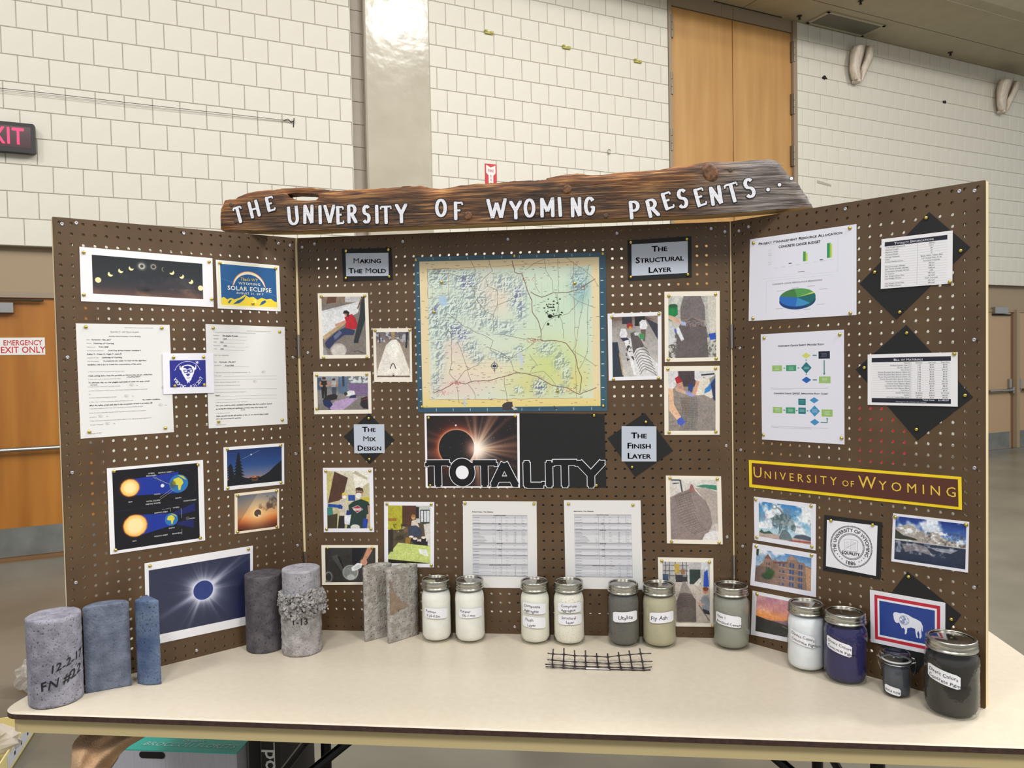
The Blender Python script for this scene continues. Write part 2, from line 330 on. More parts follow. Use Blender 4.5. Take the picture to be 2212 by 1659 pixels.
class Sheet:
    """a flat card pinned to a board; corner points TL TR BR BL; w its distance from the board"""
    def __init__(s, fr, cor, w=.0012, th=.0010):
        s.fr = fr; s.c = [np.array(fr.uv(*q, w)) for q in cor]; s.w, s.th = w, th
        s.W = (np.linalg.norm(s.c[1]-s.c[0])+np.linalg.norm(s.c[2]-s.c[3]))/2; s.H = (np.linalg.norm(s.c[3]-s.c[0])+np.linalg.norm(s.c[2]-s.c[1]))/2
    def at(s, a, b, w=0.0):                              # a, b in 0..1 from the top left
        q = (s.c[0]*(1-a)+s.c[1]*a)*(1-b)+(s.c[3]*(1-a)+s.c[2]*a)*b; return s.fr.P(q[0], q[1], s.w+w)
    def ab(s, x, y):                                     # photo pixel to (a, b) by Newton steps
        q = np.array(s.fr.uv(x, y, s.w)); a = b = .5
        for _ in range(8):
            f = (s.c[0]*(1-a)+s.c[1]*a)*(1-b)+(s.c[3]*(1-a)+s.c[2]*a)*b-q
            da = (s.c[1]-s.c[0])*(1-b)+(s.c[2]-s.c[3])*b; db = (s.c[3]-s.c[0])*(1-a)+(s.c[2]-s.c[1])*a
            d = np.linalg.solve(np.array([da, db]).T, -f); a += d[0]; b += d[1]
        return a, b
    def fn(s, w=.0004): return lambda x, y: s.at(x/s.W, 1-y/s.H, w)      # metres from the bottom left
    def build(s, name, m, parent=None, edge=None, n=6, bow=0.0, **k):
        V = []; UV = []
        for j in range(n+1):
            for i in range(n+1): a, b = i/n, j/n; V.append(s.at(a, b, bow*4*a*(1-a))); UV.append((a, 1-b))
        F = [(j*(n+1)+i, (j+1)*(n+1)+i, (j+1)*(n+1)+i+1, j*(n+1)+i+1) for j in range(n) for i in range(n)]; mi = [0]*len(F)
        ring = [i for i in range(n)]+[j*(n+1)+n for j in range(n)]+[n*(n+1)+i for i in range(n, 0, -1)]+[j*(n+1) for j in range(n, 0, -1)]
        o = len(V); back = [s.fr.P(*(np.array([(V[r]-s.fr.o)@s.fr.d, (V[r]-s.fr.o)[2]])), s.w-s.th) for r in ring]; V += back; UV += [(0, 0)]*len(back)
        for i in range(len(ring)): j = (i+1) % len(ring); F.append((ring[i], ring[j], o+j, o+i)); mi.append(1)
        F.append(tuple(o+i for i in range(len(ring)))[::-1]); mi.append(1)
        s.o = mk(name, V, F, [m, edge or m_card_edge], parent, uv=UV, mi=mi, **k); return s.o
_tack = None
def tacks(sh, pts=None, w=.0006):
    global _tack
    for a, b in pts if pts is not None else [(.06, .05), (.94, .05), (.94, .95), (.06, .95)]:
        P = sh.at(a, b, w); fr = sh.fr
        key = id(fr)
        if _tack is None: _tack = {}
        if key not in _tack:
            bb = B(); t1, t2, n = fr.d, Z, fr.n; V = []; F = []; prof = [(.0044, 0), (.0042, .0012), (.003, .0026), (.0012, .0033)]
            for r, h in prof:
                for i in range(10): q = 2*math.pi*i/10; V.append(t1*r*math.cos(q)+t2*r*math.sin(q)+n*h)
            for j in range(3):
                for i in range(10): F.append((j*10+i, j*10+(i+1) % 10, (j+1)*10+(i+1) % 10, (j+1)*10+i))
            F.append(tuple(range(30, 40))); _tack[key] = mk('thumbtack', np.array(V)+P, F, m_brass, sh.o, origin=P, smooth=True)
        else: same(_tack[key], P, sh.o, 'thumbtack')
for _c in map(chr, range(33, 127)): glyph(_c); glyph(_c, True)
bpy.data.objects.remove(_ob)
# ================================================================== THE SETTING
S = 'structure'
o = B().add([(-9, -7, 0), (16, -7, 0), (22, 14, 0), (-9, 14, 0)], [(0, 1, 2, 3)]).obj('floor', m_floor, kind=S)
ZH, PITCH, CZ = 2.559, .2186, 5.838                     # header height, course height, ceiling
def wall(name, s0, s1, js, jp, lim=300, zmin=ZH, seen=lambda s, z: True, low=None):
    root = empty(name, Wp((s0+s1)/2, 0, 0)); root['kind'] = S
    if low: B().wbox(low[0], low[1], -.12, -.007, 0, ZH).wbox(s0, s1, -.12, -.007, ZH, CZ).obj('mortar_bed', m_mortar, root)
    else: B().wbox(s0, s1, -.12, -.007, ZH, CZ).obj('mortar_bed', m_mortar, root)
    rest = B(); cells = []
    for k in range(15):
        z0 = ZH+k*PITCH; off = js+(jp/2 if k % 2 else 0); j0 = math.floor((s0-off)/jp)
        while off+j0*jp < s1-.01:
            a, b = max(s0, off+j0*jp), min(s1, off+(j0+1)*jp); j0 += 1
            if b-a > .02: cells.append((a, b, z0))
    if low:
        for k in range(11):
            z0 = ZH-(k+1)*PITCH+.0; off = js+(jp/2 if k % 2 == 0 else 0); j0 = math.floor((low[0]-off)/jp)
            while off+j0*jp < low[1]-.01:
                a, b = max(low[0], off+j0*jp), min(low[1], off+(j0+1)*jp); j0 += 1
                if b-a > .02: rest.cbox(a+.0022, b-.0022, -.007, 0, z0+.0022, z0+PITCH-.0022, .004)
    vis = sorted([c for c in cells if seen(c[0], c[2])], key=lambda c: c[0]); parts = set(vis[:lim]); cache = {}
    for c in cells:
        a, b, z0 = c
        if c not in parts: rest.cbox(a+.0022, b-.0022, -.007, 0, z0+.0022, z0+PITCH-.0022, .004); continue
        key = round(b-a, 3); o_ = Wp(a, 0, z0)
        if key not in cache: cache[key] = B().cbox(a+.0022, b-.0022, -.007, 0, z0+.0022, z0+PITCH-.0022, .004).obj('concrete_block', m_block, root, origin=o_)
        else: same(cache[key], o_, root)
    if rest.V: rest.obj('small_blocks', m_block, root, kind='stuff')
    return root
def vis_px(s, z):
    x, y = px(Wp(s+.1, 0, z+.11)); return x > -60 and y > -60 and not (130 < x < 640 and y > 480) and not (640 <= x < 1600 and y > 530) and not (x >= 1600 and x < 2127 and y > 478-(x-1583)*.174+30) and x < 2260
wall('wall_left', -2.6, 1.537, .115, .2177, seen=vis_px, low=(-.62, 1.537))
wall('wall_middle', 2.336, 5.318, 2.415, .2150, seen=vis_px, low=(2.336, 5.318))
wall('wall_right', 7.369, 16.0, 7.580, .2186, seen=vis_px, low=(7.369, 11.2))
# grey recessed strip with joints, and the glossy pillar beside it
r = empty('wall_strip', Wp(1.6, 0, 0)); r['kind'] = S
B().wbox(1.537, 1.668, -.16, -.052, 0, CZ).obj('mortar_bed', m_mortar, r)
f0 = None
for k in range(26):
    z0 = ZH+(k-11)*PITCH; z0 = max(z0, 0.0)
    q = B().cbox(1.5385, 1.668, -.06, -.045, z0+.0015, ZH+(k-10)*PITCH-.0015, .003).obj('concrete_block', m_grey_block, r)
B().wbox(1.533, 1.5375, -.05, 0, 0, CZ).obj('corner_bead', m_block, r)
b = B()
pl = [(1.668, -.06), (1.668, .012), (1.682, .026), (2.322, .026), (2.335, .012), (2.335, -.06)]
b.prism([Wp(s, n, 0) for s, n in pl], [Wp(s, n, CZ) for s, n in pl]); b.obj('column', m_pillar, kind=S)
# ceiling: soffit by the wall, dark reveal, second panel, then a raised cove
r = empty('ceiling', Wp(9, .6, CZ)); r['kind'] = S
B().wbox(-2.6, 6.45, -.16, .518, CZ, CZ+.1).obj('soffit_panel', m_ceil, r); B().wbox(6.465, 16, -.16, .518, CZ, CZ+.1).obj('soffit_panel', m_ceil, r)
B().wbox(-2.6, 16, .536, 1.2, CZ-.004, CZ+.1).obj('soffit_panel', m_ceil, r)
B().wbox(-2.6, 16, 0, 1.2, CZ+.1, CZ+.16).obj('soffit_backing', m_dark, r)
b = B(); cv = [(1.2, CZ), (1.32, CZ+.03), (1.5, CZ+.12), (1.75, CZ+.3), (2.1, CZ+.42)]
for (n0, z0), (n1, z1) in zip(cv[:-1], cv[1:]): b.hexa([Wp(-2.6, n1, z1), Wp(16, n1, z1), Wp(16, n0, z0), Wp(-2.6, n0, z0), Wp(-2.6, n1, z1+.05), Wp(16, n1, z1+.05), Wp(16, n0, z0+.05), Wp(-2.6, n0, z0+.05)])
b.obj('ceiling_cove', m_ceil, r)
B().wbox(6.0, 7.1, .012, .022, CZ-.006, CZ).obj('ceiling_crack', m_dark, r)  # dark strip for the crack in the ceiling along the wall
# ceiling air vent
r = empty('ceiling_vent', Wp(8.02, .22, CZ), 'rectangular grey air vent with a pale rim in the ceiling near the tall doors', 'vent')
b = B(); s0, s1, n0, n1 = 7.50, 8.55, .035, .40
for q in ((s0, s1, n0, n0+.035), (s0, s1, n1-.035, n1), (s0, s0+.045, n0, n1), (s1-.045, s1, n0, n1)): b.wbox(q[0], q[1], q[2], q[3], CZ-.016, CZ)
b.obj('vent_rim', M('vent_rim_paint', (172, 164, 142), .5), r)
B().wbox(s0+.04, s1-.04, n0+.03, n1-.03, CZ-.003, CZ).obj('vent_back', m_dark, r)
ms_ = M('vent_slat_paint', (112, 108, 94), .6)
for k in range(12):
    nn = n0+.045+k*.024; B().hexa([Wp(s0+.04, nn+.02, CZ-.004), Wp(s1-.04, nn+.02, CZ-.004), Wp(s1-.04, nn, CZ-.013), Wp(s0+.04, nn, CZ-.013), Wp(s0+.04, nn+.02, CZ-.002), Wp(s1-.04, nn+.02, CZ-.002), Wp(s1-.04, nn, CZ-.010), Wp(s0+.04, nn, CZ-.010)]).obj('slat', ms_, r)
def head(x, y, label):
    P = hit(x, y, np.array([0, 0, CZ]), Z); B().lathe([(.001, -.05), (.02, -.048), (.012, -.03), (.012, -.012), (.032, -.01), (.034, 0)], P, 12).obj('sprinkler_head', M('sprinkler_metal', (70, 60, 54), .5, .6), origin=P, label=label, cat='sprinkler', group='small dark sprinkler heads in the ceiling')
head(1727, 34, 'small dark sprinkler head in the ceiling above the tall wooden doors'); head(2053, 113, 'small dark sprinkler head in the ceiling to the right of the air vent'); head(1859, 1, 'small dark sprinkler head beyond the dark ceiling groove at the top edge')
# tall wooden doors
r = empty('door_1', Wp(6.34, 0, 0)); r['kind'] = S
b = B(); b.wbox(5.318, 5.36, -.12, .012, 0, CZ).wbox(7.303, 7.369, -.12, .012, 0, CZ).obj('door_frame', m_frame, r)
for a, c in ((5.36, 6.14), (6.14, 6.325), (6.327, 7.303)): B().wbox(a+.0015, c-.0015, -.1, -.012, 5.69, CZ).obj('transom_panel', m_frame, r)
for a, c in ((5.363, 6.318), (6.330, 7.300)):
    B().wbox(a, c, -.075, -.03, .01, 5.684).obj('door_leaf', m_oak, r)
B().wbox(5.36, 7.303, -.11, -.10, 0, CZ).obj('door_back', m_dark, r)
for x, ys in ((1449.5, (57, 180, 302)), (1714, (112, 225, 337))):
    for y in ys:
        s, z = on_wall(x, y); b = B()
        for i in range(3):
            zz = z-.13+i*.088; b.tube([Wp(s, .012, zz), Wp(s, .012, zz+.083)], .013, 10)
        b.wbox(s-.03, s+.03, -.03, .004, z-.13, z+.13); b.obj('hinge', m_hinge, r)
# left emergency door set
zt = 2.19
def header(s0, s1, n): return B().wbox(s0, s1, -.16, -.085, zt, ZH)
r = empty('door_2', Wp(-.6, 0, 0)); r['kind'] = S
header(-2.6, -.62, r).obj('header_panel', m_beige, r); B().wbox(-2.6, -.62, -.16, -.06, zt-.045, zt).obj('door_frame', m_frame, r)
B().wbox(-.68, -.62, -.16, 0, 0, ZH).obj('door_jamb', m_frame, r)
B().wbox(-2.5, -.69, -.13, -.085, .012, zt-.045).obj('door_leaf', m_oak2, r)
B().wbox(-2.45, -.74, -.084, -.080, .018, .255).obj('kick_plate', m_kick, r)
B().wbox(-2.6, -.62, -.17, .03, 0, .014).obj('threshold', M('wooden_threshold', (120, 84, 48), .5), r)
b = B(); b.tube([Wp(-2.4, -.02, .905), Wp(-.76, -.02, .905)], .018, 12); [b.wbox(q-.03, q+.03, -.085, -.01, .87, .94) for q in (-2.38, -.78)]; b.obj('push_bar', m_steel, r)
b = B(); b.wbox(-1.75, -1.29, -.085, -.02, 2.02, 2.10); b.obj('door_closer', m_steel, r)
B().wbox(-1.5, -1.08, -.06, -.04, 2.112, 2.128).obj('closer_arm', M('dark_bronze', (60, 50, 38), .4, .7), r)
# right door set, painted tan, kick plates and mullion
r = empty('door_3', Wp(12.5, 0, 0)); r['kind'] = S
header(11.2, 16, r).obj('header_panel', m_beige, r); B().wbox(11.2, 16, -.17, -.16, 0, ZH).obj('door_back', m_dark, r)
b = B(); b.wbox(11.2, 11.26, -.16, 0, 0, ZH).wbox(12.095, 12.17, -.16, -.03, 0, zt).wbox(13.1, 13.2, -.16, -.03, 0, zt).wbox(11.2, 16, -.16, -.07, zt-.04, zt).obj('door_frame', m_beige, r)
B().wbox(12.015, 12.095, -.16, -.09, 0, zt).obj('door_stop', M('brown_door_stop', (120, 92, 68), .5), r)
for a, c in ((11.262, 12.012), (12.172, 13.098), (13.202, 15.9)): B().wbox(a, c, -.12, -.08, .012, zt-.042).obj('door_leaf', m_tan_door, r)
for a, c in ((11.29, 11.985), (12.2, 13.07)): B().wbox(a, c, -.079, -.076, .02, .272).obj('kick_plate', m_kick, r)
B().wbox(11.2, 16, -.17, .02, 0, .012).obj('threshold', m_steel, r)
b = B(); b.wbox(11.53, 11.86, -.08, -.02, 2.125, 2.225); b.obj('door_closer', m_steel, r)
B().wbox(11.53, 12.0, -.075, -.055, 2.10, 2.118).obj('closer_arm', m_dark, r)
for a, c in ((11.4, 12.0), (12.25, 12.95)): b = B(); b.tube([Wp(a, -.03, .925), Wp(c, -.03, .925)], .02, 10); b.wbox(c-.02, c+.02, -.08, -.02, .88, .97); b.obj('push_bar', m_steel, r)
for a in (11.93, 12.2): B().wbox(a, a+.06, -.08, -.045, .95, 1.10).obj('latch_box', m_steel, r)
# ------------------------------------------------------------------ things on the far wall
def sheet_wall(name, s0, s1, z0, z1, n0, n1, m, parent=None, **k): return B().wbox(s0, s1, n0, n1, z0, z1).obj(name, m, parent, **k)
# exit sign
s1, zt1 = on_wall(74.5, 268, .09); _, zb1 = on_wall(74, 331, .09); s0 = s1-.43
r = empty('exit_sign', Wp((s0+s1)/2, 0, zb1), 'black boxed sign with glowing red EXIT letters at the left edge of the wall', 'sign')
b = B(); pts = [(s0, zb1+.012), (s0+.012, zb1), (s1-.012, zb1), (s1, zb1+.012), (s1, zt1-.012), (s1-.012, zt1), (s0+.012, zt1), (s0, zt1-.012)]
b.prism([Wp(s, .02, z) for s, z in pts], [Wp(s, .085, z) for s, z in pts]); b.obj('housing', m_black, r)
B().wbox(s0+.1, s1-.1, 0, .021, zb1+.04, zt1-.04).obj('wall_box', m_black, r)
B().wbox(s0+.03, s1-.03, .0852, .0862, zb1+.035, zt1-.03).obj('face_panel', M('dark_red_panel', (60, 10, 22), .2), r)
t = T(); bz = zb1+.062; hgt = (zt1-zb1)-.105
fnx = lambda x, y: Wp(s0+.018+x, .0868, bz+y)
t.put('EXIT', .345, 0, hgt/.70, fnx, xs=.72, align='r', bold=True, mat=m_redlit, sp=.05); t.done(r)
# fire extinguisher sign
s0, z1 = on_wall(1047, 353); s1, _ = on_wall(1072, 354)
r = empty('extinguisher_sign', Wp((s0+s1)/2, 0, z1-.38), 'tall red and white arrow sign reading FIRE above the wooden plank', 'sign')
B().wbox(s0, s1, 0, .004, z1-.40, z1).obj('red_panel', m_red, r); w = s1-s0; cx = (s0+s1)/2
b = B(); A = [(-.40, 0), (0, -.20), (.40, 0), (.40, -.62), (.20, -.82), (.20, -2.4), (-.20, -2.4), (-.20, -.82), (-.40, -.62)]
A = [(cx+p[0]*w, z1-.012+p[1]*w) for p in A]
b.add([Wp(s, .0046, z) for s, z in A], [tuple(q) for q in [(0, 8, 1), (1, 8, 7), (1, 7, 4), (1, 4, 3), (1, 3, 2), (7, 6, 5), (7, 5, 4)]]); b.obj('arrow', m_white, r)
t = T(); f = lambda x, y: Wp(cx+x, .0052, z1-.012+y)
t.put('FIRE', 0, -.55*w, .30*w, f, align='c', xs=.95, bold=True, mat=m_red)
for i, ch in enumerate('EXTINGUISH'): t.put(ch, 0, (-.95-.3*i)*w, .26*w, f, align='c', bold=True, mat=m_red) if -.95-.3*i > -2.3 else None
t.done(r)
# emergency exit only sign on the left door
s1, z1 = on_wall(96.5, 729, -.08); _, z0 = on_wall(96.5, 766, -.08); s0 = s1-.328
r = empty('emergency_sign', Wp((s0+s1)/2, -.08, z0), 'white sign with red EMERGENCY EXIT ONLY letters on the orange wooden door', 'sign')
B().wbox(s0, s1, -.085, -.081, z0, z1).obj('sign_plate', m_white, r); hh = z1-z0; f = lambda x, y: Wp((s0+s1)/2+x, -.0804, z0+y)
T().put('EMERGENCY', .008, hh*.56, hh*.42, f, align='c', bold=True, mat=m_red, xs=.80).put('EXIT ONLY', .008, hh*.12, hh*.52, f, align='c', bold=True, mat=m_red, xs=.84).done(r)
# wire strung along the left wall
P = [on_wall(x, y, .02) for x, y in ((-60, 184), (100, 201), (330, 228), (520, 249), (634, 262))]
r = empty('wall_cable', Wp(P[-1][0], .02, P[-1][1]), 'thin dark wire strung along the white block wall with a frayed hooked end', 'wire')
b = B(); b.tube([Wp(s, .02, z) for s, z in P], .0022, 6); b.obj('wire', m_dark, r)
P2 = [on_wall(x, y, .016) for x, y in ((-60, 192), (100, 208), (330, 234), (520, 253), (632, 263))]
B().tube([Wp(s, .016, z) for s, z in P2], .0015, 6).obj('wire', m_mortar, r)
s, z = P[-1]; B().tube([Wp(s-.09, .02, z-.004), Wp(s-.05, .03, z+.012), Wp(s-.02, .015, z-.012), Wp(s, .03, z), Wp(s+.006, .02, z+.03), Wp(s+.002, .0, z-.05)], .004, 6).obj('hook', m_dark, r)
# small yellow clips, left stuck to the block wall
m_clip = M('yellow_clip', (176, 168, 80), .5)
for k, (x, y, l) in enumerate(((1056, 72, 'first small yellow tab on the white block wall, nearest the glossy pillar'), (1223, 104, 'small yellow tab on the white block wall midway between pillar and tall doors'), (1377, 134, 'small yellow grey tab on the white block wall nearest the tall doors'))):
    s, z = on_wall(x, y); q = .045
    b = B(); b.wbox(s-q*1.1, s+q, 0, .02, z-.012, z+.012).wbox(s-q*1.1, s-q*.6, 0, .03, z+.008, z+.024).wbox(s+q*.2, s+q, .018, .026, z-.004, z+.016); b.obj('wall_tab', m_clip, label=l, cat='tab', group='small yellow tabs on the middle block wall')
s, z = on_wall(1315, 328); b = B(); b.tube([Wp(s+.02*math.cos(q), .012, z+.026*math.sin(q)) for q in np.linspace(0.4, 6.0, 12)], .003, 6); b.tube([Wp(s-.01, 0, z-.02), Wp(s-.012, .014, z-.024)], .004, 6); b.obj('wall_hook', m_steel, label='tiny wire loop on the white block wall below the yellow tabs', cat='hook')
# sconces wrapped in ragged pale cloth
m_wrap = M('ragged_pale_wrap', (228, 216, 200), .8, noise=25, col2=(214, 200, 182), bump=.004)
def sconce(pts, label):
    g = lambda q, n: (lambda t: Wp(t[0], n, t[1]))(on_wall(q[0], q[1], n))
    r = empty('wrapped_sconce', g(pts['b'], 0), label, 'wall light', 'pale wrapped wall lights near the ceiling')
    for key, nb in (('L', .16), ('R', .10)):
        e = pts[key]; m_ = len(e)//2; V = []; rows = []
        A, Bq = e[:m_], e[m_:][::-1]
        for t_ in np.linspace(0, 1, 9):
            pa = np.array([np.interp(t_, np.linspace(0, 1, m_), [p[i] for p in A]) for i in (0, 1)]); pb = np.array([np.interp(t_, np.linspace(0, 1, m_), [p[i] for p in Bq]) for i in (0, 1)])
            for u in np.linspace(0, 1, 7):
                q = pa*(1-u)+pb*u; n = .03+nb*math.sin(math.pi*min(1, u*.9+.05))*(1-.45*t_)+.012*math.sin(13*u+9*t_)
                V.append(g(q, n))
        F = [(j*7+i, j*7+i+1, (j+1)*7+i+1, (j+1)*7+i) for j in range(8) for i in range(6)]
        ob = mk('wrap', V, F, m_wrap, r, smooth=True); md = ob.modifiers.new('s', 'SOLIDIFY'); md.thickness = .012
    b = B(); c = g(pts['b'], .07); b.lathe([(.001, -.02), (.055, -.02), (.06, 0), (.05, .015), (.001, .016)], c, 14); b.obj('sconce_base', m_wrap, r)
    B().tube([g(pts['b'], -.0), c], .02, 8).obj('bracket', m_steel, r)
sconce(dict(L=[(1843, 100), (1838, 120), (1836, 150), (1841, 172), (1860, 174), (1856, 150), (1862, 125), (1870, 96)], R=[(1872, 100), (1868, 125), (1859, 150), (1861, 174), (1862, 174), (1878, 140), (1886, 120), (1887, 98)], b=(1850, 175)), 'pale ragged wrapped wall light under the ceiling vent beside the tall doors')
sconce(dict(L=[(2160, 172), (2154, 195), (2154, 220), (2157, 238), (2173, 240), (2173, 220), (2179, 195), (2189, 170)], R=[(2192, 175), (2184, 198), (2174, 218), (2174, 240), (2175, 240), (2190, 212), (2200, 190), (2203, 175)], b=(2163, 241)), 'pale ragged wrapped wall light at the far right end of the block wall')
# tape scrap and dark scuffs on the right wall
s, z = on_wall(1772, 393); b = B()
for k in range(9): q = s-.06+k*.028; b.add([Wp(q, .003+.006*(k % 2), z+.02-.004*k), Wp(q+.03, .004, z+.012-.004*k), Wp(q+.028, .008, z-.022-.003*k), Wp(q-.002, .003, z-.018-.002*k)], [(0, 1, 2, 3)])
b.obj('tape_scrap', M('torn_tape', (176, 172, 156), .3), label='torn crumpled strip of tape on the wall above the right board wing', cat='tape')
for x, y, l in ((1781, 168, 'dark ragged scuff left on the block wall just right of the tall doors'), (2039, 221, 'dark ragged scuff on the block wall midway between the two wrapped lights')):
    s, z = on_wall(x, y); b = B(); V = []
    for k in range(12): q = k*math.pi/6; rr = .05*(.35+.65*random.random()); V.append(Wp(s+rr*1.1*math.cos(q), .004, z+rr*.8*math.sin(q)))
    b.add([Wp(s, .010, z)]+V, [(0, k+1, (k+1) % 12+1) for k in range(12)]); b.obj('anchor_remnant', m_dark, label=l, cat='scuff', group='dark remnants on the right block wall')
# ================================================================== THE TABLE
x0, x1, y0, y1 = -.5115, 1.9268, -.5648, .1972
def rrect(x0, x1, y0, y1, r, n=6):
    P = []
    for cx, cy, a in ((x1-r, y0+r, -90), (x1-r, y1-r, 0), (x0+r, y1-r, 90), (x0+r, y0+r, 180)):
        for i in range(n+1): q = math.radians(a+90*i/n); P.append((cx+r*math.cos(q), cy+r*math.sin(q)))
    return P
r = empty('folding_table', (.7, -.18, 0), 'long folding table with a cream top, brown edge band and tan apron', 'table')
def slabp(d, z0, z1, d0=None):
    a = rrect(x0+d, x1-d, y0+d, y1-d, .045-d*.5); c = rrect(x0+(d0 if d0 is not None else d), x1-(d0 if d0 is not None else d), y0+(d0 if d0 is not None else d), y1-(d0 if d0 is not None else d), .045)
    return [(x, y, z0) for x, y in c], [(x, y, z1) for x, y in a]
lo_, hi_ = slabp(.0035, TZ-.003, TZ, 0); B().prism(lo_, hi_).obj('tabletop', m_ttop, r)
lo_, hi_ = slabp(0, TZ-.0145, TZ-.003); b = B().prism(lo_, hi_); b.obj('edge_band', m_tedge, r)
d = .014; zt0, zb0 = TZ-.0145, TZ-.051
for q in ((x0+.075, x1-.075, y0+d, y0+d+.02), (x0+.075, x1-.075, y1-d-.02, y1-d)): B().box(((q[0]+q[1])/2, (q[2]+q[3])/2, (zt0+zb0)/2), ((q[1]-q[0])/2, 0, 0), (0, (q[3]-q[2])/2, 0), (0, 0, (zt0-zb0)/2)).obj('apron', m_apron, r)
for q in ((x0+d, x0+d+.02), (x1-d-.02, x1-d)): B().box(((q[0]+q[1])/2, (y0+y1)/2, (zt0+zb0)/2), ((q[1]-q[0])/2, 0, 0), (0, (y1-y0)/2-.075, 0), (0, 0, (zt0-zb0)/2)).obj('apron', m_apron, r)
for cx, cy, a0 in ((x0+d, y0+d, 180), (x1-d, y0+d, 270), (x1-d, y1-d, 0), (x0+d, y1-d, 90)):
    rr = .03; ox = cx+(rr if a0 in (180, 90) else -rr); oy = cy+(rr if a0 in (180, 270) else -rr); out = [(ox+rr*math.cos(math.radians(a0+15*i)), oy+rr*math.sin(math.radians(a0+15*i))) for i in range(7)]
    e0 = (out[0][0], out[0][1]+(.031 if a0 in (180,) else -.031 if a0 == 0 else 0)); e1 = (out[-1][0]+(.031 if a0 == 180 else -.031 if a0 == 0 else 0), out[-1][1])
    if a0 == 270: e0 = (out[0][0]-.031, out[0][1]); e1 = (out[-1][0], out[-1][1]+.031)
    if a0 == 90: e0 = (out[0][0]+.031, out[0][1]); e1 = (out[-1][0], out[-1][1]-.031)
    poly = [e0]+out+[e1]; inn = [(ox+(x-ox)*.4, oy+(y-oy)*.4) for x, y in poly]; b = B(); n = len(poly)
    V = [(x, y, zb0) for x, y in poly+inn]+[(x, y, zt0) for x, y in poly+inn]; F = []
    for i in range(n-1): F += [(i, i+1, 2*n+i+1, 2*n+i), (n+i+1, n+i, 3*n+i, 3*n+i+1), (i+1, i, n+i, n+i+1)]
    F += [(0, 2*n, 3*n, n), (n-1, 2*n-1, 4*n-1, 3*n-1)]; b.add(V, F); b.obj('apron_corner', m_apron, r)
m_leg = M('black_leg_steel', (14, 13, 13), .4, .4)
def tleg(xc, sg):
    for y in (-.42, .05): B().tube([(xc, y, zb0+.03), (xc, y, .012)], .0155, 12).obj('leg', m_leg, r)
    for z in (.12, .5): B().tube([(xc, -.42, z), (xc, .05, z)], .011, 8).obj('cross_bar', m_leg, r)
    for y in (-.40, .03): B().tube([(xc+sg*.005, y, .48), (xc+sg*.42, -.185, zb0+.035)], .012, 8).obj('brace', m_leg, r)
    B().tube([(xc, -.42, zb0+.034), (xc, .05, zb0+.034)], .011, 8).obj('pivot_bar', m_leg, r)
    for y in (-.42, .05): B().lathe([(.001, 0), (.021, 0), (.021, .02), (.017, .03)], (xc, y, 0), 12).obj('foot_cap', m_black, r)
tleg(.028, 1); tleg(1.45, -1)
B().box((.7, -.184, zb0+.040), (1.1, 0, 0), (0, .02, 0), (0, 0, .006)).obj('underside_rail', m_leg, r)
# ================================================================== THE DISPLAY BOARD
bd = empty('display_board', (.6096, 0, TZ), 'three-panel brown pegboard display standing open on the cream table', 'display board')
def pegpanel(fr, nu, nv):
    I = .0254; V = []; F = []
    du = fr.w/nu; dv = PH/nv; oct_ = [(math.cos(math.radians(a)), math.sin(math.radians(a))) for a in (225, 270, 315, 0, 45, 90, 135, 180)]; sq = [(-1, -1), (0, -1), (1, -1), (1, 0), (1, 1), (0, 1), (-1, 1), (-1, 0)]
    uu, vv = np.meshgrid((np.arange(nu)+.5)*du, (np.arange(nv)+.5)*dv); uu, vv = uu.ravel(), vv.ravel()
    R = .0039; loc = [(a*du/2, c*dv/2, 0) for a, c in sq]+[(a*R, c*R, 0) for a, c in oct_]+[(a*R, c*R, -PT) for a, c in oct_]+[(a*du/2, c*dv/2, -PT) for a, c in sq]
    loc = np.array(loc); cf = []
    for i in range(8): j = (i+1) % 8; cf += [(i, j, 8+j, 8+i), (8+i, 8+j, 16+j, 16+i), (16+i, 16+j, 24+j, 24+i)]
    cf = np.array(cf); n = len(uu)
    P = np.stack([uu, vv, np.zeros(n)], 1)[:, None, :]+loc[None]; P = P.reshape(-1, 3)
    V = fr.o+P[:, :1]*fr.d+P[:, 1:2]*Z+P[:, 2:]*fr.n
    Fa = (cf[None]+(np.arange(n)*32)[:, None, None]).reshape(-1, 4)
    org = fr.P(fr.w/2, 0); me = bpy.data.meshes.new('pegboard_panel'); me.vertices.add(len(V)); me.vertices.foreach_set('co', (V-org).ravel())
    me.loops.add(Fa.size); me.loops.foreach_set('vertex_index', Fa.ravel()); me.polygons.add(len(Fa)); me.polygons.foreach_set('loop_start', np.arange(len(Fa))*4)
    me.materials.append(m_peg); me.polygons.foreach_set("use_smooth", np.zeros(len(Fa), bool)); me.update(calc_edges=True); me.validate()
    p = link(bpy.data.objects.new('pegboard_panel', me), bd, org)
    wS = .040; th = .019
    def strip(u0, u1, v0, v1, m_, nm='frame_strip'):
        b = B(); c = fr.P((u0+u1)/2, (v0+v1)/2, -PT-th/2-.0003); b.box(c, fr.d*(u1-u0)/2, fr.n*-th/2, Z*(v1-v0)/2); b.obj(nm, m_, p)
    strip(.0005, wS, 0, PH, m_pine); strip(fr.w-wS, fr.w-.0005, 0, PH, m_pine); strip(wS, fr.w-wS, 0, wS, m_pinepale); strip(wS, fr.w-wS, PH-wS, PH, m_pinepale)
    return p
pC = pegpanel(FC, 48, 45); pL = pegpanel(FL, 24, 45); pR = pegpanel(FR, 24, 45)
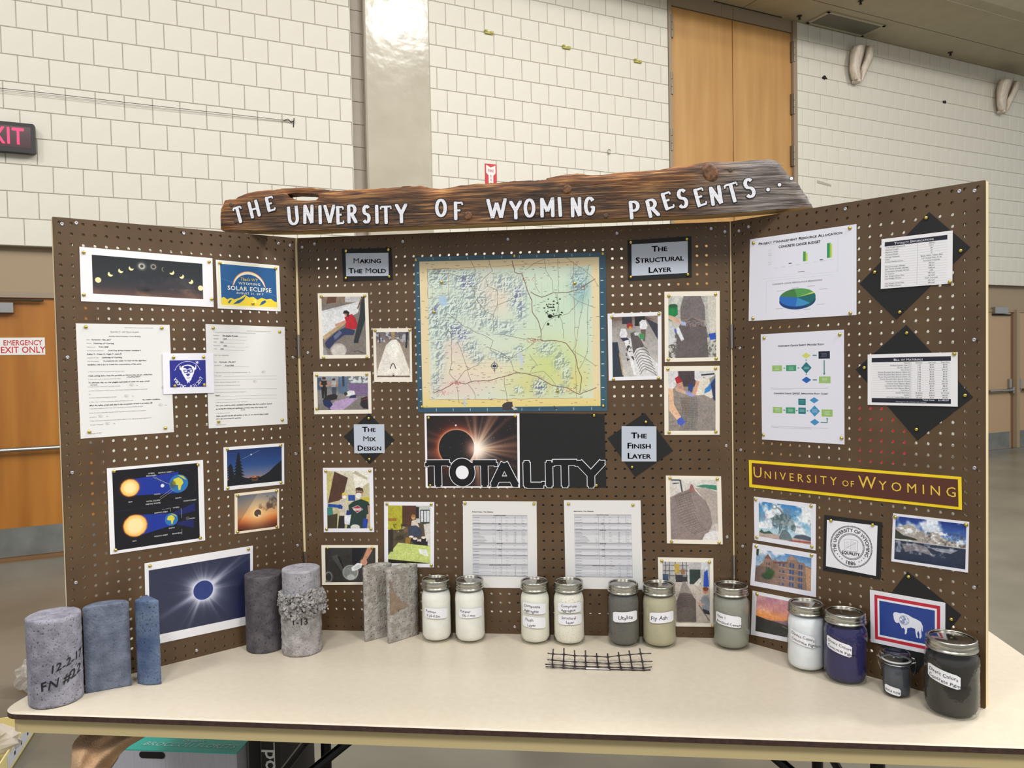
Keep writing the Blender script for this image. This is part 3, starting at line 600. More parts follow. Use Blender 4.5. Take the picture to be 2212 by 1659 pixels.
for fr, p, L_ in ((FC, pC, ((652.5, 534), (679, 527), (870, 522), (1097, 517), (1332.5, 504), (1536, 494), (1566, 500.5), (665, 762), (670, 969), (670, 1156), (1112, 1354), (1571, 1160), (1569, 963))), (FL, pL, ((134, 484), (165, 482), (397, 504), (601, 526), (626, 530), (146, 772), (633, 772), (156, 1021), (164, 1259), (639, 980), (643, 1178), (425, 1405))),
        (FR, pR, ((1596, 499), (1617, 490), (1826, 451.5), (2072, 413), (2105, 412), (1598, 752), (2104, 734), (2105, 1011), (2104, 1269), (1604, 1180), (1600, 972)))):
    first = None
    for q in L_:
        P = fr.hit(*q, .0004)
        if first is None:
            V = []; F = []
            for rr, h in ((.0042, 0), (.004, .0007), (.0028, .001), (.0016, .0003)):
                for i in range(10): a = 2*math.pi*i/10; V.append(P+fr.d*rr*math.cos(a)+Z*rr*math.sin(a)+fr.n*h)
            for j in range(3):
                for i in range(10): F.append((j*10+i, j*10+(i+1) % 10, (j+1)*10+(i+1) % 10, (j+1)*10+i))
            F.append(tuple(range(30, 40))); first = mk('screw', V, F, m_screw, p, origin=P, smooth=True)
        else: same(first, P, p)
# hinges and the pale seam strips between the panels
for X, pp in ((0, -1), (1.2192, 1)):
    for v in (.83, .20): b = B(); b.tube([(X, -.0055, TZ+v-.032), (X, -.0055, TZ+v+.032)], .0036, 10); b.obj('hinge', m_steel, bd)
    B().box((X, -.0016, TZ+PH/2), (.0028 if X == 0 else .0014, 0, 0), (0, .002, 0), (0, 0, PH/2-.0005)).obj('seam_strip', m_pine, bd)
# ================================================================== PRINTS PINNED TO THE BOARD
def card(name, fr, cor, label, cat, paint=None, inner=None, base=(233, 232, 236), m=None, w=.0014, th=.0010, tk=None, res=2.0, rough=.38, edge=None, group=None, bow=0.0, ink=False):
    s = Sheet(fr, cor, w, th); pw = np.hypot(cor[1][0]-cor[0][0], cor[1][1]-cor[0][1]); ph = np.hypot(cor[3][0]-cor[0][0], cor[3][1]-cor[0][1])
    if paint:
        cv = Cv(max(40, pw*res), max(40, pw*res*s.H/s.W), base)
        if inner:
            _p = paint
            if cat == 'photo':
                def paint(c, _p=_p):
                    _p(c); lo_ = c.noise(5, 71, 3)-.5; hi2 = c.noise(34, 72, 3)-.5; hi3 = c.noise(80, 73, 2)-.5
                    c.a = c.a*(1+.16*lo_+.20*hi2+.16*hi3)[..., None]; k = c.a.copy(); k[1:-1, 1:-1] = (c.a[1:-1, 1:-1]*4+c.a[:-2, 1:-1]+c.a[2:, 1:-1]+c.a[1:-1, :-2]+c.a[1:-1, 2:])/8; c.a = k
            q = [s.ab(*p) for p in inner]; a0 = (q[0][0]+q[3][0])/2; a1 = (q[1][0]+q[2][0])/2; b0 = (q[0][1]+q[1][1])/2; b1 = (q[2][1]+q[3][1])/2
            i0, i1, j0, j1 = int(round(b0*cv.h)), int(round(b1*cv.h)), int(round(a0*cv.w)), int(round(a1*cv.w))
            i0, j0 = max(i0, 0), max(j0, 0); i1, j1 = min(i1, cv.h), min(j1, cv.w)
            c2 = Cv(j1-j0, i1-i0, (128, 128, 128)); paint(c2); cv.a[i0:i1, j0:j1] = c2.a; s.inn = (a0, b0, a1, b1)
        else: paint(cv)
        m = image_mat(name+'_print', cv, rough)
    s.build(name, m or m_card_white, edge=edge, label=label, cat=cat, group=group, bow=bow)
    tacks(s, tk, w=.0008); return s
def inn(s, w=.0004):                                     # text mapping inside the inner picture: x, y as fractions (0..1, y down)
    a0, b0, a1, b1 = s.inn; return lambda x, y: s.at(a0+(a1-a0)*x, b0+(b1-b0)*y, w)
def mm(s, w=.0005): return lambda x, y: s.at(x/s.W, y/s.H, w)     # metres from the top left, y down
def tx(s, w=.0005): return lambda x, y: s.at(x/s.W, -y/s.H, w)    # for T.put: y up, so pass negative y
def Q(ox, oy, sc, *p): return [(ox+a/sc, oy+b/sc) for a, b in p]
c1 = lambda *p: Q(100, 440, 3.191, *p)
c2 = lambda *p: Q(100, 920, 3.1897, *p)
c3 = lambda *p: Q(640, 500, 3.19, *p)
c4 = lambda *p: Q(640, 880, 3.191, *p)
c5 = lambda *p: Q(880, 520, 4.365, *p)
c6 = lambda *p: Q(890, 870, 3.881, *p)
d1 = lambda *p: Q(1300, 480, 3.456, *p)
d2 = lambda *p: Q(1300, 960, 3.456, *p)
e0 = lambda *p: Q(980, 1060, 5.027, *p)
e1 = lambda *p: Q(1580, 460, 3.253, *p)
e2 = lambda *p: Q(1600, 970, 3.53, *p)
# ---- left wing
def p_strip(c):
    c.grad([(0, (34, 38, 40)), (.55, (44, 48, 54)), (.8, (62, 56, 60)), (1, (104, 76, 66))]); n = c.noise(7, 3); c.mix((n-.5)*1.6*(c.Y > .45), (92, 80, 82)); c.mix(np.clip((n-.55)*4, 0, 1)*(c.Y > .75), (128, 96, 78))
    c.mix(np.exp(-((c.X-.45)/.06)**2-((c.Y-.83)/.07)**2)*(c.noise(14, 9)+.2), (22, 22, 30))
    for x, y, k in ((.047, .64, 0), (.152, .47, .55), (.243, .36, .68), (.335, .275, .8), (.43, .2, 9), (.535, .19, 8), (.632, .24, .93), (.705, .31, -.75), (.797, .40, -.62), (.884, .53, -.35), (.977, .69, 0)):
        r = .0225
        if k == 0: c.circ(x, y, .026, (250, 214, 150), .12); c.circ(x, y, .022, (250, 226, 170), .2)
        elif k == 9:
            d = np.hypot(c.X-x, (c.Y-y)/c.asp); c.mix(np.exp(-np.abs(d-.022)/.010)*(.8+.5*(c.noise(30, 2)-.5)), (250, 246, 226)); c.circ(x, y, .013, (70, 66, 58), .2)
        elif k == 8:
            d = np.hypot(c.X-x, (c.Y-y)/c.asp); c.mix(np.exp(-np.abs(d-.02)/.006)*.85, (214, 196, 180)); c.circ(x, y, .014, (60, 54, 50), .2)
        else:
            c2 = Cv(c.w, c.h); c2.a = c.a.copy(); c.circ(x, y, r, (250, 232, 170) if abs(k) < .9 else (130, 124, 112), .12); ox = r*(1.05-abs(k)*.75)*(1 if k > 0 else -1)
            d = np.hypot(c.X-(x+ox), (c.Y-(y-.05*(1 if abs(k) < .9 else 0)))/c.asp); m_ = np.clip((r*.98-d)/(r*.1)+.5, 0, 1)[..., None]; c.a = c.a*(1-m_)+c2.a*m_
    c.grain(8)
s = card('eclipse_sequence_print', FL, c1((228, 296), (1145, 376), (1154, 713), (240, 672)), 'wide white-bordered print of a row of eclipse phases on a dusky sky', 'print', p_strip, c1((312, 352), (1077, 414), (1081, 660), (322, 619)), tk=[(.028, .10), (.972, .08), (.985, .84), (.02, .88)])
def p_solar(c):
    c.a[:] = (236, 233, 226); c.rect(.0, .0, 1, 1, (233, 226, 190)); c.rect(.025, .03, .975, .97, (236, 233, 220)); c.rect(.04, .045, .96, .955, (32, 88, 142))
    d = np.hypot(c.X-.5, (c.Y-.55)/c.asp); arc = np.clip(1-np.abs(d-.255)/.004, 0, 1)
    m_ = (d < .268)*(np.hypot(c.X-.5, (c.Y-.60)/c.asp) > .262)*(c.Y < .50); c.mix(m_*1.0, (236, 226, 200)); m2 = (np.abs(d-.272) < .006)*(c.Y < .52); c.mix(m2*.9, (226, 128, 76))
    P = [(.04, .955), (.04, .80), (.08, .78), (.13, .83), (.19, .79), (.25, .82), (.33, .78), (.42, .70), (.49, .76), (.56, .74), (.63, .80), (.70, .75), (.78, .78), (.86, .76), (.92, .82), (.96, .83), (.96, .955)]
    c.poly(P, (238, 208, 58)); c.poly([(.22, .93), (.3, .84), (.38, .79), (.44, .72), (.40, .82), (.33, .90)], (32, 88, 142)); c.poly([(.66, .93), (.70, .84), (.76, .80), (.78, .84), (.72, .90)], (32, 88, 142)); c.poly([(.14, .90), (.17, .84), (.21, .83), (.16, .92)], (32, 88, 142)); c.poly([(.55, .82), (.6, .80), (.62, .86), (.58, .9)], (250, 230, 110))
    for k in range(6): c.line([(.06+.035*k, .38+.012*k), (.08+.035*k, .388+.012*k)], .004, (150, 180, 210)); c.line([(.75+.035*k, .62+.012*k), (.77+.035*k, .628+.012*k)], .004, (150, 180, 210))
s = card('solar_eclipse_poster', FL, c1((1168, 386), (1605, 427), (1616, 742), (1182, 722)), 'blue and yellow poster reading WYOMING SOLAR ECLIPSE with an arc over mountains', 'poster', p_solar, c1((1180, 398), (1596, 436), (1606, 728), (1192, 710)), tk=[(.06, .06), (.94, .07), (.55, .86)])
f = tx(s); w = s.W; h = s.H; mw = M('poster_white_ink', (240, 238, 224), .6); t = T()
t.put('WYOMING', w*.51, -h*.475, h*.075, f, align='c', bold=True, mat=mw, sp=.12, xs=1.1).put('SOLAR ECLIPSE', w*.51, -h*.60, h*.125, f, align='c', bold=True, mat=mw, xs=1.05, sp=.04).put('AUGUST 21, 2017', w*.51, -h*.675, h*.06, f, align='c', bold=True, mat=mw, sp=.14)
t.put("That's WY", w*.5, -h*.385, h*.085, f, align='c', bold=True, mat=m_gold, slant=.15); t.done(s.o)
m_paper = M('office_paper', (222, 221, 219), .7)
def form(name, cor, label, head, rows, tk, key):
    s = card(name, FL, cor, label, 'form', m=m_paper, tk=tk, edge=m_paper, th=.0004, w=.0008); f = tx(s, .0003); w, h = s.W, s.H; t = T(); g = rng
    for x, y, sz, txt, kind in rows:
        if kind == 'p': t.put(txt, w*x, -h*y, h*sz, f, mat=m_ink2)
        elif kind == 'pc': t.put(txt, w*x, -h*y, h*sz, f, mat=m_pen, align='c')
        elif kind == 'h': t.put(txt, w*x, -h*y, h*sz, f, mat=m_ink, jit=.16, slant=.12, bold=True)
        elif kind == 'o':
            b_ = t.b.setdefault(m_pen.name, (B(), m_pen))[0]; P = [(w*x+h*.017*math.cos(q)*1.15, -h*y+h*.0105*math.sin(q)) for q in np.linspace(0, 6.28, 15)]
            for i in range(14): p, q = np.array(P[i]), np.array(P[i+1]); b_.add([f(*p), f(*q), f(*(q*1.0+[0, h*.0012])), f(*(p*1.0+[0, h*.0012]))], [(0, 1, 2, 3)])
            t.put('Yes' if txt else 'No', w*x-h*.012, -h*y-h*.004, h*.012, f, mat=m_ink2)
        elif kind == 'u': t.rect(w*x, -h*y, w*float(txt), -h*y+h*.0011, f, m_ink2)
    t.done(s.o); return s
form('hazard_form', c1((203, 825), (850, 835), (880, 1575), (237, 1620)), 'white job hazard analysis form with dense black handwriting, left of the blue bison card', '', [
 (.50, .034, .010, 'student chapter concrete canoe project, job hazard analysis', 'p'), (.50, .075, .017, 'Appendix D - Job Hazard Analysis', 'pc'), (.50, .115, .016, 'Activity Hazard Analysis / Crew Briefing', 'pc'),
 (.10, .145, .013, 'Date:', 'p'), (.15, .146, .017, 'November 13th, 2017', 'h'), (.10, .176, .013, 'School:', 'p'), (.17, .178, .017, 'University of Wyoming', 'h'), (.10, .208, .013, 'Lead Person:', 'p'), (.22, .209, .017, 'Troy Cahill', 'h'),
 (.10, .240, .013, 'Involved Crew Members:', 'p'), (.32, .241, .016, 'Scott Yost, Kristen Kniesler, Annaliese F.', 'h'), (.10, .272, .017, 'Kelsey V., Tristan G., Logan T., Laura B.', 'h'), (.10, .302, .013, 'Location of Task:', 'p'), (.25, .303, .017, 'University of Wyoming', 'h'),
 (.10, .333, .013, 'Task Description:', 'p'), (.26, .333, .017, 'To construct our mold, we must cut ten rigid foam', 'h'), (.10, .364, .017, 'insulation with a saw to create the cross-sections of the canoe', 'h'),
 (.10, .425, .013, '1. What are the hazards associated with the job / task?', 'p'), (.10, .462, .017, 'When cutting foam, many fine particles are thrown into the air, which from', 'h'), (.5, .478, .015, 'a breathing hazard', 'h'), (.10, .490, .012, '2. What will be done to eliminate/control the risk(s)?', 'p'),
 (.10, .522, .017, 'To eliminate risk, we wear goggles and masks to cover our eyes, mouth', 'h'), (.12, .540, .015, 'and nose', 'h'), (.10, .556, .012, '3. Have they been eliminated to the safest practical?', 'p'), (.55, .548, .01, '1', 'o'), (.60, .556, .012, 'No', 'p'),
 (.10, .592, .012, '4. Is there equipment to protect workers in this activity? If being found by (workers / equipment)?', 'p'), (.90, .580, .01, '1', 'o'), (.10, .622, .012, 'No', 'p'), (.10, .652, .012, '5. Is there adequate illumination for all tasks?', 'p'), (.49, .645, .01, '1', 'o'), (.55, .652, .012, 'No', 'p'),
 (.10, .690, .012, '6. What weather conditions could affect safety performance of the task?', 'p'), (.66, .690, .016, 'No weather conditions', 'h'), (.10, .722, .017, 'affect the safety of this task due to the completion of task in an indoor lab', 'h'), (.10, .748, .012, '7. Has been evaluated, present in the work area? Water and sanitation facilities available?', 'p'), (.86, .740, .01, '1', 'o'), (.91, .748, .012, 'No', 'p'),
 (.10, .786, .012, '8. Are flammable combustible materials stored, separated, inspected, labeled, and secured per', 'p'), (.10, .822, .012, 'procedure?', 'p'), (.21, .815, .01, '1', 'o'), (.27, .822, .012, 'No', 'p'), (.10, .856, .012, '9. Have inspected all required tools (cords, ladders, electrical cords, rigging, and safety equipment) Yes', 'p'), (.10, .890, .012, 'this been completed?', 'p'), (.28, .882, .01, '1', 'o'), (.34, .890, .012, 'No', 'p'), (.09, .965, .012, 'September 30, 2017', 'p')], [(.10, .03), (.91, .03), (.905, .955), (.09, .945)], 1)
form('crew_form', c1((1097, 829), (1643, 850), (1663, 1518), (1120, 1549)), 'white post-task form with sparse handwriting, right of the blue bison card', '', [
 (.5, .055, .010, 'student chapter concrete canoe project, job hazard analysis', 'p'), (.09, .078, .011, '10. Personal Protective Equipment Required - List all other items being used for this activity', 'p'), (.09, .110, .013, 'Eyes/Face:', 'p'), (.20, .112, .018, 'Eye goggles & masks', 'h'), (.09, .142, .013, 'Head/Ear:', 'p'), (.21, .144, .018, 'N/A', 'h'), (.09, .174, .013, 'Hand:', 'p'), (.17, .176, .018, 'N/A', 'h'), (.09, .208, .013, 'Respiratory:', 'p'), (.21, .210, .018, 'N/A', 'h'), (.09, .240, .013, 'Other:', 'p'), (.17, .242, .018, 'N/A', 'h'),
 (.20, .115, 0, '.50', 'u'), (.20, .148, 0, '.50', 'u'), (.16, .180, 0, '.47', 'u'), (.20, .214, 0, '.52', 'u'), (.16, .246, 0, '.47', 'u'), (.09, .302, .013, 'POST TASK ASSESSMENT', 'p'), (.09, .368, .013, 'Date:', 'p'), (.15, .369, .018, 'November 19th 2017', 'h'), (.09, .400, .013, 'Lead Person:', 'p'), (.22, .402, .018, 'Troy Cahill', 'h'), (.20, .408, 0, '.52', 'u'),
 (.09, .468, .012, '1. Was anyone injured or did an unplanned incident occur today?   Yes', 'p'), (.70, .462, .01, '', 'o'), (.09, .500, .012, 'If yes, explain:', 'p'), (.20, .503, 0, '.87', 'u'), (.09, .535, 0, '.87', 'u'), (.09, .562, .012, '2. Was it reported to Management/Safety?   Yes', 'p'), (.585, .556, .01, '', 'o'), (.09, .594, .012, 'If yes, state who you told & when they were told:', 'p'), (.09, .628, 0, '.87', 'u'),
 (.09, .660, .012, '3. What problems did you have with today work assignment?', 'p'), (.09, .692, .018, 'None', 'h'), (.09, .697, 0, '.87', 'u'), (.09, .727, 0, '.87', 'u'), (.09, .758, .012, '4. What can we do tomorrow to improve safety / performance?', 'p'), (.09, .790, .018, 'The room could be better ventilated. Small foam bits from could be cleaned', 'h'), (.09, .822, .018, 'up during the cutting and application process rather than having it all', 'h'), (.40, .840, .015, 'be out', 'h'), (.09, .862, .012, '5. Miscellaneous comments:', 'p'),
 (.09, .892, .018, 'Other persons use the lab besides us also, so we want to keep it clean', 'h'), (.09, .918, .016, 'and a safe environment for everyone', 'h'), (.09, .975, .012, 'September 30, 2017', 'p')], [(.09, .035), (.93, .05), (.93, .955), (.12, .94)], 2)
# blue bison card
WHT = (238, 238, 244)
def p_bison(c):
    bl = (40, 44, 138); c.a[:] = bl; d = np.hypot(c.X-.49, (c.Y-.52)/c.asp)
    ang = np.arctan2(c.Y-.52, (c.X-.49)*c.asp); c.mix((np.abs(d-.37) < .006)*(c.Y < .38), WHT)
    for k in range(12): q = k*math.pi/6; c.poly([(.76+.012*math.cos(q+1.57), .09+.012*math.sin(q+1.57)), (.76+(.075 if k % 2 else .045)*math.cos(q), .09+(.09 if k % 2 else .05)*math.sin(q)), (.76-.012*math.cos(q+1.57), .09-.012*math.sin(q+1.57))], WHT)
    c.poly([(.30, .33), (.33, .22), (.42, .18), (.5, .165), (.58, .18), (.66, .24), (.69, .33), (.66, .5), (.61, .63), (.58, .74), (.54, .78), (.53, .86), (.50, .80), (.48, .88), (.46, .78), (.43, .72), (.39, .62), (.34, .5)], WHT)
    c.poly([(.31, .38), (.27, .34), (.265, .22), (.29, .19), (.30, .27), (.36, .30)], WHT); c.poly([(.68, .38), (.73, .34), (.735, .22), (.71, .18), (.70, .27), (.63, .31)], WHT)
    c.poly([(.36, .29), (.40, .22), (.5, .20), (.60, .25), (.62, .33), (.55, .30), (.48, .34), (.42, .29)], bl); c.poly([(.37, .36), (.63, .34), (.635, .45), (.55, .47), (.52, .41), (.49, .47), (.39, .47)], bl); c.poly([(.395, .385), (.48, .38), (.475, .44), (.405, .445)], WHT); c.poly([(.545, .38), (.615, .375), (.615, .43), (.56, .44)], WHT)
    c.poly([(.44, .52), (.50, .49), (.56, .51), (.53, .57), (.48, .6)], bl); c.line([(.46, .66), (.51, .67), (.55, .64)], .012, bl)
s = card('bison_logo_card', FL, c1((800, 1033), (1152, 1029), (1158, 1304), (808, 1313)), 'white card with a dark blue square bison head emblem, overlapping the two forms', 'card', p_bison, c1((848, 1080), (1097, 1078), (1103, 1262), (856, 1267)), w=.0030, tk=[(.21, .10), (.80, .10), (.80, .79), (.22, .80)], base=(232, 231, 240), edge=m_card_white)
a0, b0, a1, b1 = s.inn; f = tx(s); t = T(); cx, cy = s.W*(a0+a1)/2-.0005, -s.H*(b0+(b1-b0)*.50); R_ = s.W*(a1-a0)*.435
mw2 = M('emblem_white_ink', WHT, .6)
t.arc('WYOMING', cx, cy, R_, 203, 258, .0125, f, mat=mw2, flip=True); t.arc('8.21.2017', cx, cy, R_, 277, 345, .0125, f, mat=mw2, flip=True); t.done(s.o)
def p_diag(c):
    c.a[:] = (14, 14, 24)
    def row(oy, sx, sy, sr, ex, ey, er, beam):
        c.poly(beam, (24, 50, 150)); d = np.hypot(c.X-sx, (c.Y-sy)/c.asp); rr = sr*(1+.06*(c.noise(40, int(oy*9)+5)-.5)); c.mix(np.exp(-np.clip(d-rr*.9, 0, 9)/.012), (226, 74, 24)); c.mix(np.clip((rr-d)/.02+.5, 0, 1), (252, 190, 90)); c.mix(np.clip((rr*.94-d)/.05, 0, 1)*.9, (250, 232, 176))
        c.circ(ex, ey, er, (42, 112, 178)); e = er
        c.poly([(ex-e*.7, ey-e*.1*c.asp), (ex-e*.5, ey-e*.55*c.asp), (ex, ey-e*.7*c.asp), (ex+e*.35, ey-e*.45*c.asp), (ex+e*.5, ey-.05*c.asp*e), (ex+e*.25, ey+e*.3*c.asp), (ex+e*.15, ey+e*.75*c.asp), (ex-e*.05, ey+e*.7*c.asp), (ex-e*.1, ey+e*.15*c.asp), (ex-e*.5, ey+.1*c.asp*e)], (214, 206, 70)); c.poly([(ex-.1*e, ey-.95*e*c.asp), (ex+.5*e, ey-.8*e*c.asp), (ex+.85*e, ey-.3*e*c.asp), (ex+.5*e, ey-.5*e*c.asp)], (190, 196, 80))
    row(0, .19, .235, .105, .76, .245, .115, [(.2, .13), (.76, .09), (.76, .37), (.2, .335)]); row(1, .235, .72, .135, .66, .70, .08, [(.24, .585), (.66, .62), (.66, .78), (.24, .86)])
    c.poly([(.66, .62), (.95, .52), (.95, .63), (.74, .66)], (26, 36, 110), .8); c.poly([(.70, .77), (.93, .85), (.93, .74), (.76, .74)], (26, 36, 110), .8)
    c.circ(.565, .25, .022, (226, 232, 240)); c.circ(.855, .715, .024, (70, 70, 76)); c.ell(.69, .25, .035, .05, (90, 80, 50), .5, .7)
    for (x, y, r) in ((.79, .26, .19), (.66, .70, .15)): d = np.hypot(c.X-x, (c.Y-y)/c.asp); c.mix((np.abs(d-r) < .002)*.5, (44, 60, 120))
    c.line([(0, .51), (1, .515)], .003, (44, 50, 90), .8)
    for P in ([(.455, .11), (.62, .23)], [(.46, .135), (.66, .245)], [(.53, .40), (.68, .30)], [(.53, .425), (.70, .32)], [(.64, .08), (.71, .082)], [(.55, .56), (.65, .55), (.65, .60)], [(.78, .57), (.78, .70)], [(.78, .84), (.78, .92)]): c.line(P, .005, (150, 150, 140))
    c.grain(6)
s = card('eclipse_diagram_print', FL, c2((417, 293), (1080, 234), (1095, 788), (440, 887)), 'print diagramming solar and lunar eclipses with suns, blue beams and globes on black', 'print', p_diag, c2((455, 310), (1043, 255), (1057, 770), (472, 865)), tk=[(.07, .04), (.94, .055), (.945, .96), (.055, .955)])
f = tx(s); t = T(); mg = M('diagram_pale_ink', (206, 206, 208), .6); a0, b0, a1, b1 = s.inn
for x, y, tt in ((.19, .42, 'SUN'), (.44, .085, 'UMBRA'), (.44, .115, 'PENUMBRA'), (.50, .36, 'MOON'), (.75, .44, 'EARTH'), (.45, .44, 'TOTAL ECLIPSE'), (.45, .475, 'PARTIAL ECLIPSE'), (.60, .09, "EARTH'S ORBIT"), (.89, .49, "MOON'S ORBIT"), (.22, .92, 'SUN'), (.91, .73, 'MOON'), (.66, .82, 'EARTH'), (.72, .56, 'UMBRA'), (.54, .60, "EARTH'S ORBIT"), (.72, .90, 'PENUMBRA'), (.53, .90, "MOON'S ORBIT")): t.put(tt, s.W*(a0+(a1-a0)*x), -s.H*(b0+(b1-b0)*y), s.H*.022, f, align='c', mat=mg, bold=True)
t.done(s.o)
def p_night(c):
    c.grad([(0, (22, 46, 98)), (.45, (36, 72, 132)), (.75, (110, 112, 140)), (.84, (170, 128, 100))]); c.poly([(0, 1), (0, .84), (.2, .82), (.3, .80), (.38, .83), (.5, .78), (.6, .82), (.68, .77), (.76, .70), (.86, .56), (1, .40), (1, 1)], (16, 20, 30)); c.poly([(.42, .83), (.5, .78), (.56, .83)], (214, 126, 66)); c.poly([(.42, .86), (.56, .86), (.54, .93), (.45, .93)], (150, 90, 56), .5)
    for k in range(9): y = .14+k*.09; wd = .03+.014*k; c.poly([(.20, y-.08), (.20+wd, y+.06), (.20-wd, y+.08)], (14, 18, 26))
    for k in range(7): y = .45+k*.07; c.poly([(.06, y-.08), (.06+.05+.01*k, y+.05), (.0, y+.06)], (14, 18, 26))
    c.line([(.27, .28), (.58, .07)], .004, (190, 200, 214), .8); c.circ(.43, .17, .013, (236, 240, 250), .6); c.grain(10)
card('night_sky_print', FL, c2((1221, 148), (1638, 118), (1640, 402), (1225, 446)), 'small print of a streak crossing a blue evening sky above a dark fir tree', 'print', p_night, c2((1243, 168), (1622, 138), (1624, 380), (1249, 415)))
def p_orange(c):
    c.grad([(0, (108, 118, 134)), (.35, (170, 148, 128)), (.6, (224, 150, 84)), (.72, (196, 96, 40)), (.85, (120, 46, 20)), (1, (60, 22, 14))]); d = np.hypot(c.X-.5, (c.Y-.55)/c.asp); c.mix(np.exp(-(d/.35)**2)*.75, (250, 206, 140)); n = c.noise(6, 4)
    c.mix(np.clip((n-.56)*6, 0, 1)*(np.hypot(c.X-.72, c.Y-.35) < .3)*.8, (70, 52, 44)); c.mix(np.exp(-np.abs(d-.098)/.014), (252, 226, 170)); c.circ(.5, .55, .088, (84, 66, 54), .1); c.circ(.53, .62, .02, (255, 244, 214), .9); c.mix((c.X+.6*c.Y < .5)*.25, (40, 46, 60)); c.grain(10)
card('orange_eclipse_print', FL, c2((1297, 467), (1604, 432), (1605, 706), (1299, 747)), 'small print of a glowing ringed eclipse in an orange clouded sky', 'print', p_orange, c2((1316, 482), (1590, 452), (1592, 690), (1320, 730)), base=(238, 222, 200))
def p_corona(c):
    x, y = .515, .45; X = (c.X-x); Y = (c.Y-y)/c.asp; d = np.hypot(X, Y); a = np.arctan2(Y, X); r = .098
    c.a[:] = (40, 46, 72); c.mix(np.clip((c.X-.55)*1.1, 0, 1)*np.clip(c.Y*1.3, 0, 1), (22, 28, 84)); c.mix(np.clip(.35-c.X, 0, 1)*1.2, (60, 62, 84))
    rs = np.random.default_rng(5); st = np.zeros_like(d)
    for k in range(70): q = rs.uniform(-3.14, 3.14); wd = rs.uniform(.02, .07); st += rs.uniform(.2, .8)*np.exp(-(((a-q+3.1416) % 6.2832-3.1416)/wd)**2)
    g = np.exp(-np.clip(d-r, 0, 9)/(.045+.022*st)); c.mix(np.clip(g*.98, 0, 1), (226, 228, 244))
    for q, L_, wd in ((-.62, .44, .17), (-.50, .36, .12), (2.70, .36, .20), (1.98, .30, .10), (-2.5, .14, .3), (.5, .14, .5)): dd = (a-q+3.1416) % 6.2832-3.1416; c.mix(np.exp(-(dd/(wd*np.clip(.13/np.maximum(d, .02), .3, 1.2)))**2)*np.exp(-np.clip(d-r, 0, 9)/(L_*.45))*.78, (214, 216, 238))
    c.mix(np.clip((r-d)/.006+.5, 0, 1), (44, 62, 128)); n = c.noise(22, 8); c.mix((d < r*.98)*n*.45, (28, 44, 104)); c.grain(10)
s = card('corona_print', FL, c2((677, 948), (1423, 825), (1425, 1361), (690, 1519)), 'large print of a dark blue moon disc ringed by a white streaming corona', 'print', p_corona, c2((705, 997), (1405, 878), (1407, 1306), (716, 1452)), tk=[(.045, .04), (.955, .035)])
# ---- centre panel
def title(name, cor, plate, text, label, tk, size, lead, y0):
    s = Sheet(FC, cor, .0014, .0012); s.build(name, m_card_black, edge=m_card_black, label=label, cat='sign'); tacks(s, tk, w=.0016)
    p = Sheet(FC, plate, .0026, .0010); p.build('title_plate', m_plaque, parent=s.o, edge=m_white); f = tx(p, .0004); t = T()
    t.put(text, p.W/2, -p.H*y0, size, f, align='c', caps=True, bold=True, xs=1.22, line=lead, mat=m_ink); t.done(s.o)
title('mold_title_sign', c3((313, 123), (655, 112), (665, 333), (323, 344)), c3((340, 150), (634, 146), (637, 307), (344, 309)), 'Making\nThe Mold', 'black-framed pale card reading MAKING THE MOLD', [(.085, .065), (.94, .065), (.935, .90), (.06, .90)], .0212, .0282, .44)
title('structural_title_sign', d1((192, 135), (668, 105), (672, 410), (195, 438)), d1((221, 166), (641, 140), (643, 378), (223, 402)), 'The\nStructural\nLayer', 'black-framed pale card reading THE STRUCTURAL LAYER', [(.05, .06), (.93, .065), (.94, .93), (.045, .91)], .0218, .0285, .27)
title('mix_title_sign', c3((500, 1253), (677, 1438), (504, 1603), (327, 1414)), c3((396, 1329), (606, 1328), (609, 1527), (400, 1529)), 'The\nMix\nDesign', 'pale card reading THE MIX DESIGN on a black diamond', [(.10, .10), (.905, .90)], .0205, .0268, .26)
title('finish_title_sign', c6((1952, 85), (2188, 403), (1872, 622), (1640, 297)), c6((1757, 196), (2049, 198), (2050, 492), (1757, 492)), 'The\nFinish\nLayer', 'pale card reading THE FINISH LAYER on a tilted black diamond', [(.17, .10), (.79, .93)], .0225, .0282, .34)
